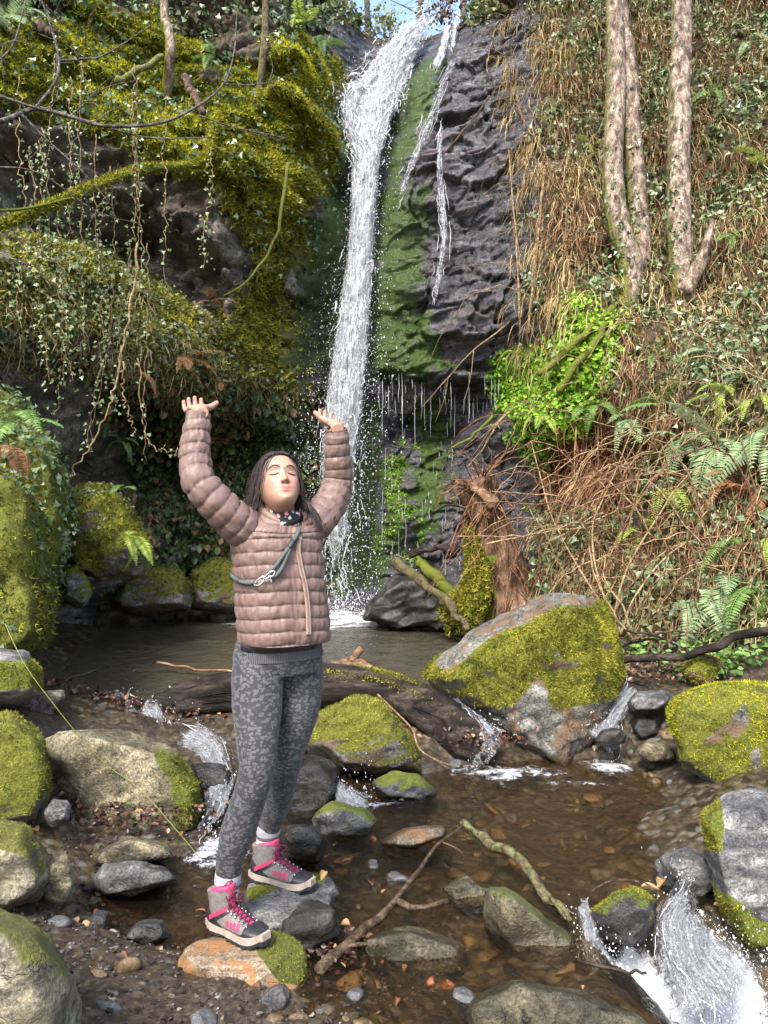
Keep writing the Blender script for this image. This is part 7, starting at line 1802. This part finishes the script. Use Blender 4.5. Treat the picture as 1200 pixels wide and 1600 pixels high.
for leg, r0, p0, p1 in ((LEG_R, .041, (353, 1402, 2.64), (357, 1362, 2.632)), (LEG_L, .041, (416, 1322, 2.95), (421, 1288, 2.93))):
    a, c = W(*p0), W(*p1); P = np.array([a + (c - a) * t for t in np.linspace(0, 1, 14)])
    rad = r0 + .004 * np.array([0, 0, 0, 0, 0, 0, .3, .6, 1, 1, 1, 1, 1, .8])
    v, q, t = tube(P, rad, 32, False)
    v = v + .0012 * pnoise(v * 120)[:, None]
    pchild('sock', mesh_np('sock', v, q, mat_sock(a[2] - PB[2], c[2] - PB[2])))

# --- boots (local: x forward, y sideways, z up; sole on z = 0)
M_BOOT = mat_plain('grey_boot_suede', (.115, .10, .095), (.19, .172, .165), 90, .85, .3, .002)
M_BLK = mat_plain('black_rubber', (.010, .010, .012), (.028, .028, .032), 70, .5, .2, .001)
M_BEIGE = mat_plain('beige_midsole', (.26, .215, .18), (.38, .32, .27), 50, .7, .2, .001)
M_PNK = mat_plain('pink_mesh', (.38, .02, .085), (.55, .055, .14), 120, .6, .3, .001)
M_LACE = mat_plain('dark_pink_lace', (.045, .012, .025), (.16, .02, .06), 160, .7, .2, .001)
M_EYE = mat_plain('boot_eyelet', (.4, .4, .4), (.6, .6, .6), 30, .3, 0, metal=.9)
BL = .262
def foot_ring(x, z0, k=40):
    w = np.interp(x / BL, [0, .04, .15, .35, .55, .75, .88, .96, 1], [.012, .026, .034, .034, .039, .045, .041, .030, .012])
    h = np.interp(x / BL, [0, .04, .15, .35, .55, .75, .88, .96, 1], [.085, .098, .108, .104, .086, .066, .058, .050, .036])
    cy = np.interp(x / BL, [0, .5, 1], [0, .0, .006])
    a = np.arange(k) * 2 * math.pi / k
    yy = np.sign(np.cos(a)) * np.abs(np.cos(a)) ** .75 * w; s = np.sin(a)
    zz = np.where(s > 0, z0 + .012 + (h - z0 - .012) * np.abs(s) ** .9, z0 + .012 * (1 + s))
    yy = yy * np.where(s > 0, 1 - .42 * (np.abs(s) ** 2) * np.interp(x / BL, [0, .3, .8, 1], [.6, .5, .25, .3]), 1)
    return np.c_[np.full(k, x), yy + cy, zz]
bb = MB(); ring_loft(bb, np.array([foot_ring(x, .03) for x in np.linspace(.002, BL - .002, 44)]))
sh = []
for t in np.linspace(0, 1, 14):
    a = np.arange(40) * 2 * math.pi / 40; z = .05 + .105 * t
    rx, ry = np.interp(t, [0, .5, 1], [.050, .052, .055]), np.interp(t, [0, .5, 1], [.034, .038, .042])
    sh.append(np.c_[.066 - .006 * t + rx * np.cos(a), ry * np.sin(a), np.full(40, z) + .014 * t * np.cos(a + math.pi) * -1])
ring_loft(bb, np.array(sh))
UV_, UF = remesh(np.concatenate(bb.V), [np.concatenate(bb.Q), np.concatenate(bb.T)], .0034, 5, .5)
Qb = UF[0]; nb = np.cross(UV_[Qb[:, 2]] - UV_[Qb[:, 0]], UV_[Qb[:, 3]] - UV_[Qb[:, 1]])
NB = np.zeros_like(UV_)
for i in range(4): np.add.at(NB, Qb[:, i], nb)
NB = unit(NB)
fc = UV_[Qb].mean(1); fx, fy, fz = fc[:, 0], np.abs(fc[:, 1]), fc[:, 2]
def shell(sel, off, mat, name):
    Q = Qb[sel]; idx, inv = np.unique(Q, return_inverse=True)
    return mesh_np(name, UV_[idx] + NB[idx] * off, inv.reshape(Q.shape), mat)
BOOT = {'upper': mesh_np('upper', UV_, UF, M_BOOT),
        'toe_cap': shell((fx > .200 + .25 * np.clip(fz - .045, 0, 1)) & (fz < .075), .0022, M_BLK, 'toe_cap'),
        'side_rand': shell((fz < .047 + .01 * np.sin(fx * 30)) & (fx > .15), .0018, M_BLK, 'side_rand'),
        'heel_counter': shell((fz < .085 - .55 * np.clip(fx - .015, 0, 1)) & (fx < .10), .0022, M_BLK, 'heel_counter'),
        'tongue': shell((fy < .010) & (fz > .062) & (fx > .085) & (fx < .205), .003, M_PNK, 'tongue'),
        'collar_lining': shell((fz > .153), .002, M_PNK, 'collar_lining'),
        'side_strap': shell((np.abs((fz - .088) - (fx - .09) * .55) < .007) & (fx > .03) & (fx < .13) & (fy > .018), .0024, M_PNK, 'side_strap'),
        'ankle_panel': shell((np.abs((fz - .068) - (fx - .08) * .55) < .006) & (fx > .03) & (fx < .12) & (fy > .018), .0022, M_BLK, 'ankle_panel')}
for q, xx in enumerate((.128, .145, .162, .179)):
    BOOT['mesh_vent_%d' % q] = shell((np.abs(fx - xx - (fz - .055) * -.35) < .0052) & (fz > .048) & (fz < .067) & (fc[:, 1] < -.02), .0022, M_PNK, 'mesh_vent')
    BOOT['mesh_vent_in_%d' % q] = shell((np.abs(fx - xx - (fz - .055) * -.35) < .0052) & (fz > .048) & (fz < .067) & (fc[:, 1] > .02), .0022, M_PNK, 'mesh_vent')
def sole_ring(x, z, grow, k=2):
    w = np.interp(x / BL, [0, .04, .15, .35, .55, .75, .88, .96, 1], [.018, .030, .038, .036, .040, .048, .045, .034, .014]) + grow
    return w
def sole(z0, z1, grow, lug, name, mat):
    b = MB(); n = 60; xs_ = np.linspace(-.006, BL + .006, n); R = []
    for i, x in enumerate(xs_):
        w = float(sole_ring(np.clip(x, 0.002, BL - .002), 0, grow)); cy = np.interp(x / BL, [0, .5, 1], [0, .0, .006])
        up_ = .010 * np.clip((x - .2) / .06, 0, 1) ** 2
        zb = z0 + (lug if (i % 6) < 3 else 0) + up_ + (.008 if .085 < x < .115 and lug else 0); zt = z1 + up_ + .006 * math.cos(x * 24) * (0 if lug else .5)
        R.append(np.array([(x, cy - w, zb + .003), (x, cy - w * .9, zb), (x, cy + w * .9, zb), (x, cy + w, zb + .003), (x, cy + w * .97, zt), (x, cy - w * .97, zt)]))
    ring_loft(b, np.array(R)); return b.mesh(name, mat, False)
BOOT['midsole'] = sole(.012, .036, .001, 0, 'midsole', M_BEIGE)
BOOT['outsole'] = sole(.0, .017, .002, .005, 'outsole', M_BLK)
# laces: crossings over the tongue, hooks and a bow
def top_z(x, y):
    d = (UV_[:, 0] - x) ** 2 + (UV_[:, 1] - y) ** 2; c = np.where(d < 4e-5)[0]
    return UV_[c, 2].max() if len(c) else .08
lx = np.linspace(.205, .100, 7); lace = MB(); eye = MB()
for i in range(len(lx) - 1):
    for s in (-1, 1):
        pts = [(lx[i], s * .019, top_z(lx[i], s * .019) + .003), ((lx[i] + lx[i + 1]) / 2, 0, top_z((lx[i] + lx[i + 1]) / 2, 0) + .009), (lx[i + 1], -s * .019, top_z(lx[i + 1], -s * .019) + .003)]
        v, q, t = tube(catmull(np.array(pts), 8), .0022, 6); lace.add(v, q, t)
        v, q, t = tube(np.array([(lx[i], s * .023, top_z(lx[i], s * .022) - .001), (lx[i], s * .023, top_z(lx[i], s * .022) + .004)]), .0038, 8); eye.add(v, q, t)
hr2 = np.random.RandomState(9)
for q in range(7):
    a = hr2.rand() * 6.28; c = np.array((.115, 0, .135)); rr_ = hr2.uniform(.014, .026)
    tt = np.linspace(0, 6.28, 12)[:, None]
    ax1 = unit(hr2.normal(size=3) + (0.8, 0, 0)); ax2 = unit(np.cross(ax1, hr2.normal(size=3)))
    P = c + hr2.normal(size=3) * .008 + rr_ * (np.cos(tt) * ax1 + np.sin(tt) * ax2 * .6)
    v, q_, t = tube(P, .0021, 5); lace.add(v, q_, t)
BOOT['laces'] = lace.mesh('laces', M_LACE); BOOT['eyelets'] = eye.mesh('eyelets', M_EYE)
def boot(heel, yaw, pitch, roll=0.):
    o = bpy.data.objects.new('boot', None); COL.objects.link(o); o.parent = person
    o.location = Vector(heel) - Vector(PB)
    fwd = Vector((math.sin(yaw) * math.cos(pitch), -math.cos(yaw) * math.cos(pitch), math.sin(pitch)))
    left = Vector((math.cos(yaw), math.sin(yaw), roll)).normalized(); up_ = fwd.cross(left) * -1
    if up_.z < 0: up_ = -up_
    left = up_.cross(fwd)
    o.rotation_euler = Matrix((fwd, left, up_)).transposed().to_euler()
    for k, me in BOOT.items(): obj(me.name.split('.')[0], me, o, kind='stuff' if k in ('laces', 'eyelets') else None)
    return o
def at_z(px, Y, z): return np.array(((px - 600) * Y / FPX, Y, z))
boot(at_z(331, 2.64, .072), math.radians(52), math.radians(4))
boot(at_z(395, 2.96, .088), math.radians(64), math.radians(0.5))

# --- the dog lead worn across the jacket: a thing of its own
M_ROPE = mat_plain('grey_green_rope', (.045, .055, .052), (.09, .105, .10), 220, .7, .5, .001)
M_STEEL = mat_plain('steel_clasp', (.5, .45, .42), (.75, .7, .66), 20, .25, 0, metal=1.0)
LB = jsurf(437, 890, .012); lead = empty('dog_lead', LB, 'grey rope dog lead with steel clasp worn slantwise across the jacket', 'dog lead')
def lchild(name, P, r, mat, k=10, n=40):
    P = catmull(np.array(P), n); v, q, t = tube(P, r, k); return obj(name, mesh_np(name, v - LB, [q, t], mat), lead)
lchild('rope', [jsurf(467, 826, .004), jsurf(464, 836, .012), jsurf(458, 846, .012), jsurf(454, 853, .012)], .0078, M_ROPE)
lchild('rope_sleeve', [jsurf(459, 845, .012), jsurf(455, 851, .012), jsurf(452, 856, .012)], .0105, M_BLK, n=10)
lchild('rope_loop', [jsurf(454, 852, .010), jsurf(443, 867, .010), jsurf(434, 880, .010), jsurf(424, 892, .011), jsurf(421, 899, .012), jsurf(428, 901, .013), jsurf(437, 893, .011), jsurf(443, 882, .010), jsurf(449, 868, .010), jsurf(455, 853, .011)], .0068, M_ROPE, n=90)
lchild('rope', [jsurf(399, 910, .010), jsurf(388, 911, .010), jsurf(377, 909, .011), jsurf(369, 905, .012), jsurf(363, 900, .002), W(362, 897, TY + .06)], .0075, M_ROPE)
lchild('rope_sleeve', [jsurf(383, 911, .011), jsurf(373, 908, .012)], .009, M_BLK, n=8)
cl = catmull(np.array([jsurf(398, 911, .015), jsurf(404, 905, .016), jsurf(411, 901, .016), jsurf(412, 907, .016), jsurf(405, 914, .016), jsurf(398, 914, .016), jsurf(398, 911, .015)]), 30)
v, q, t = tube(cl, .0032, 8); obj('clasp_ring', mesh_np('clasp_ring', v - LB, [q, t], M_STEEL), lead)
cl = catmull(np.array([jsurf(410, 904, .017), jsurf(418, 897, .017), jsurf(424, 893, .017), jsurf(429, 893, .018), jsurf(427, 899, .018), jsurf(420, 902, .017), jsurf(412, 905, .016)]), 30)
v, q, t = tube(cl, .0028, 8); obj('snap_hook', mesh_np('snap_hook', v - LB, [q, t], M_STEEL), lead)
lchild('clasp_swivel', [jsurf(420, 899, .018), jsurf(423, 905, .018), jsurf(424, 910, .016)], .0028, M_STEEL, n=8)
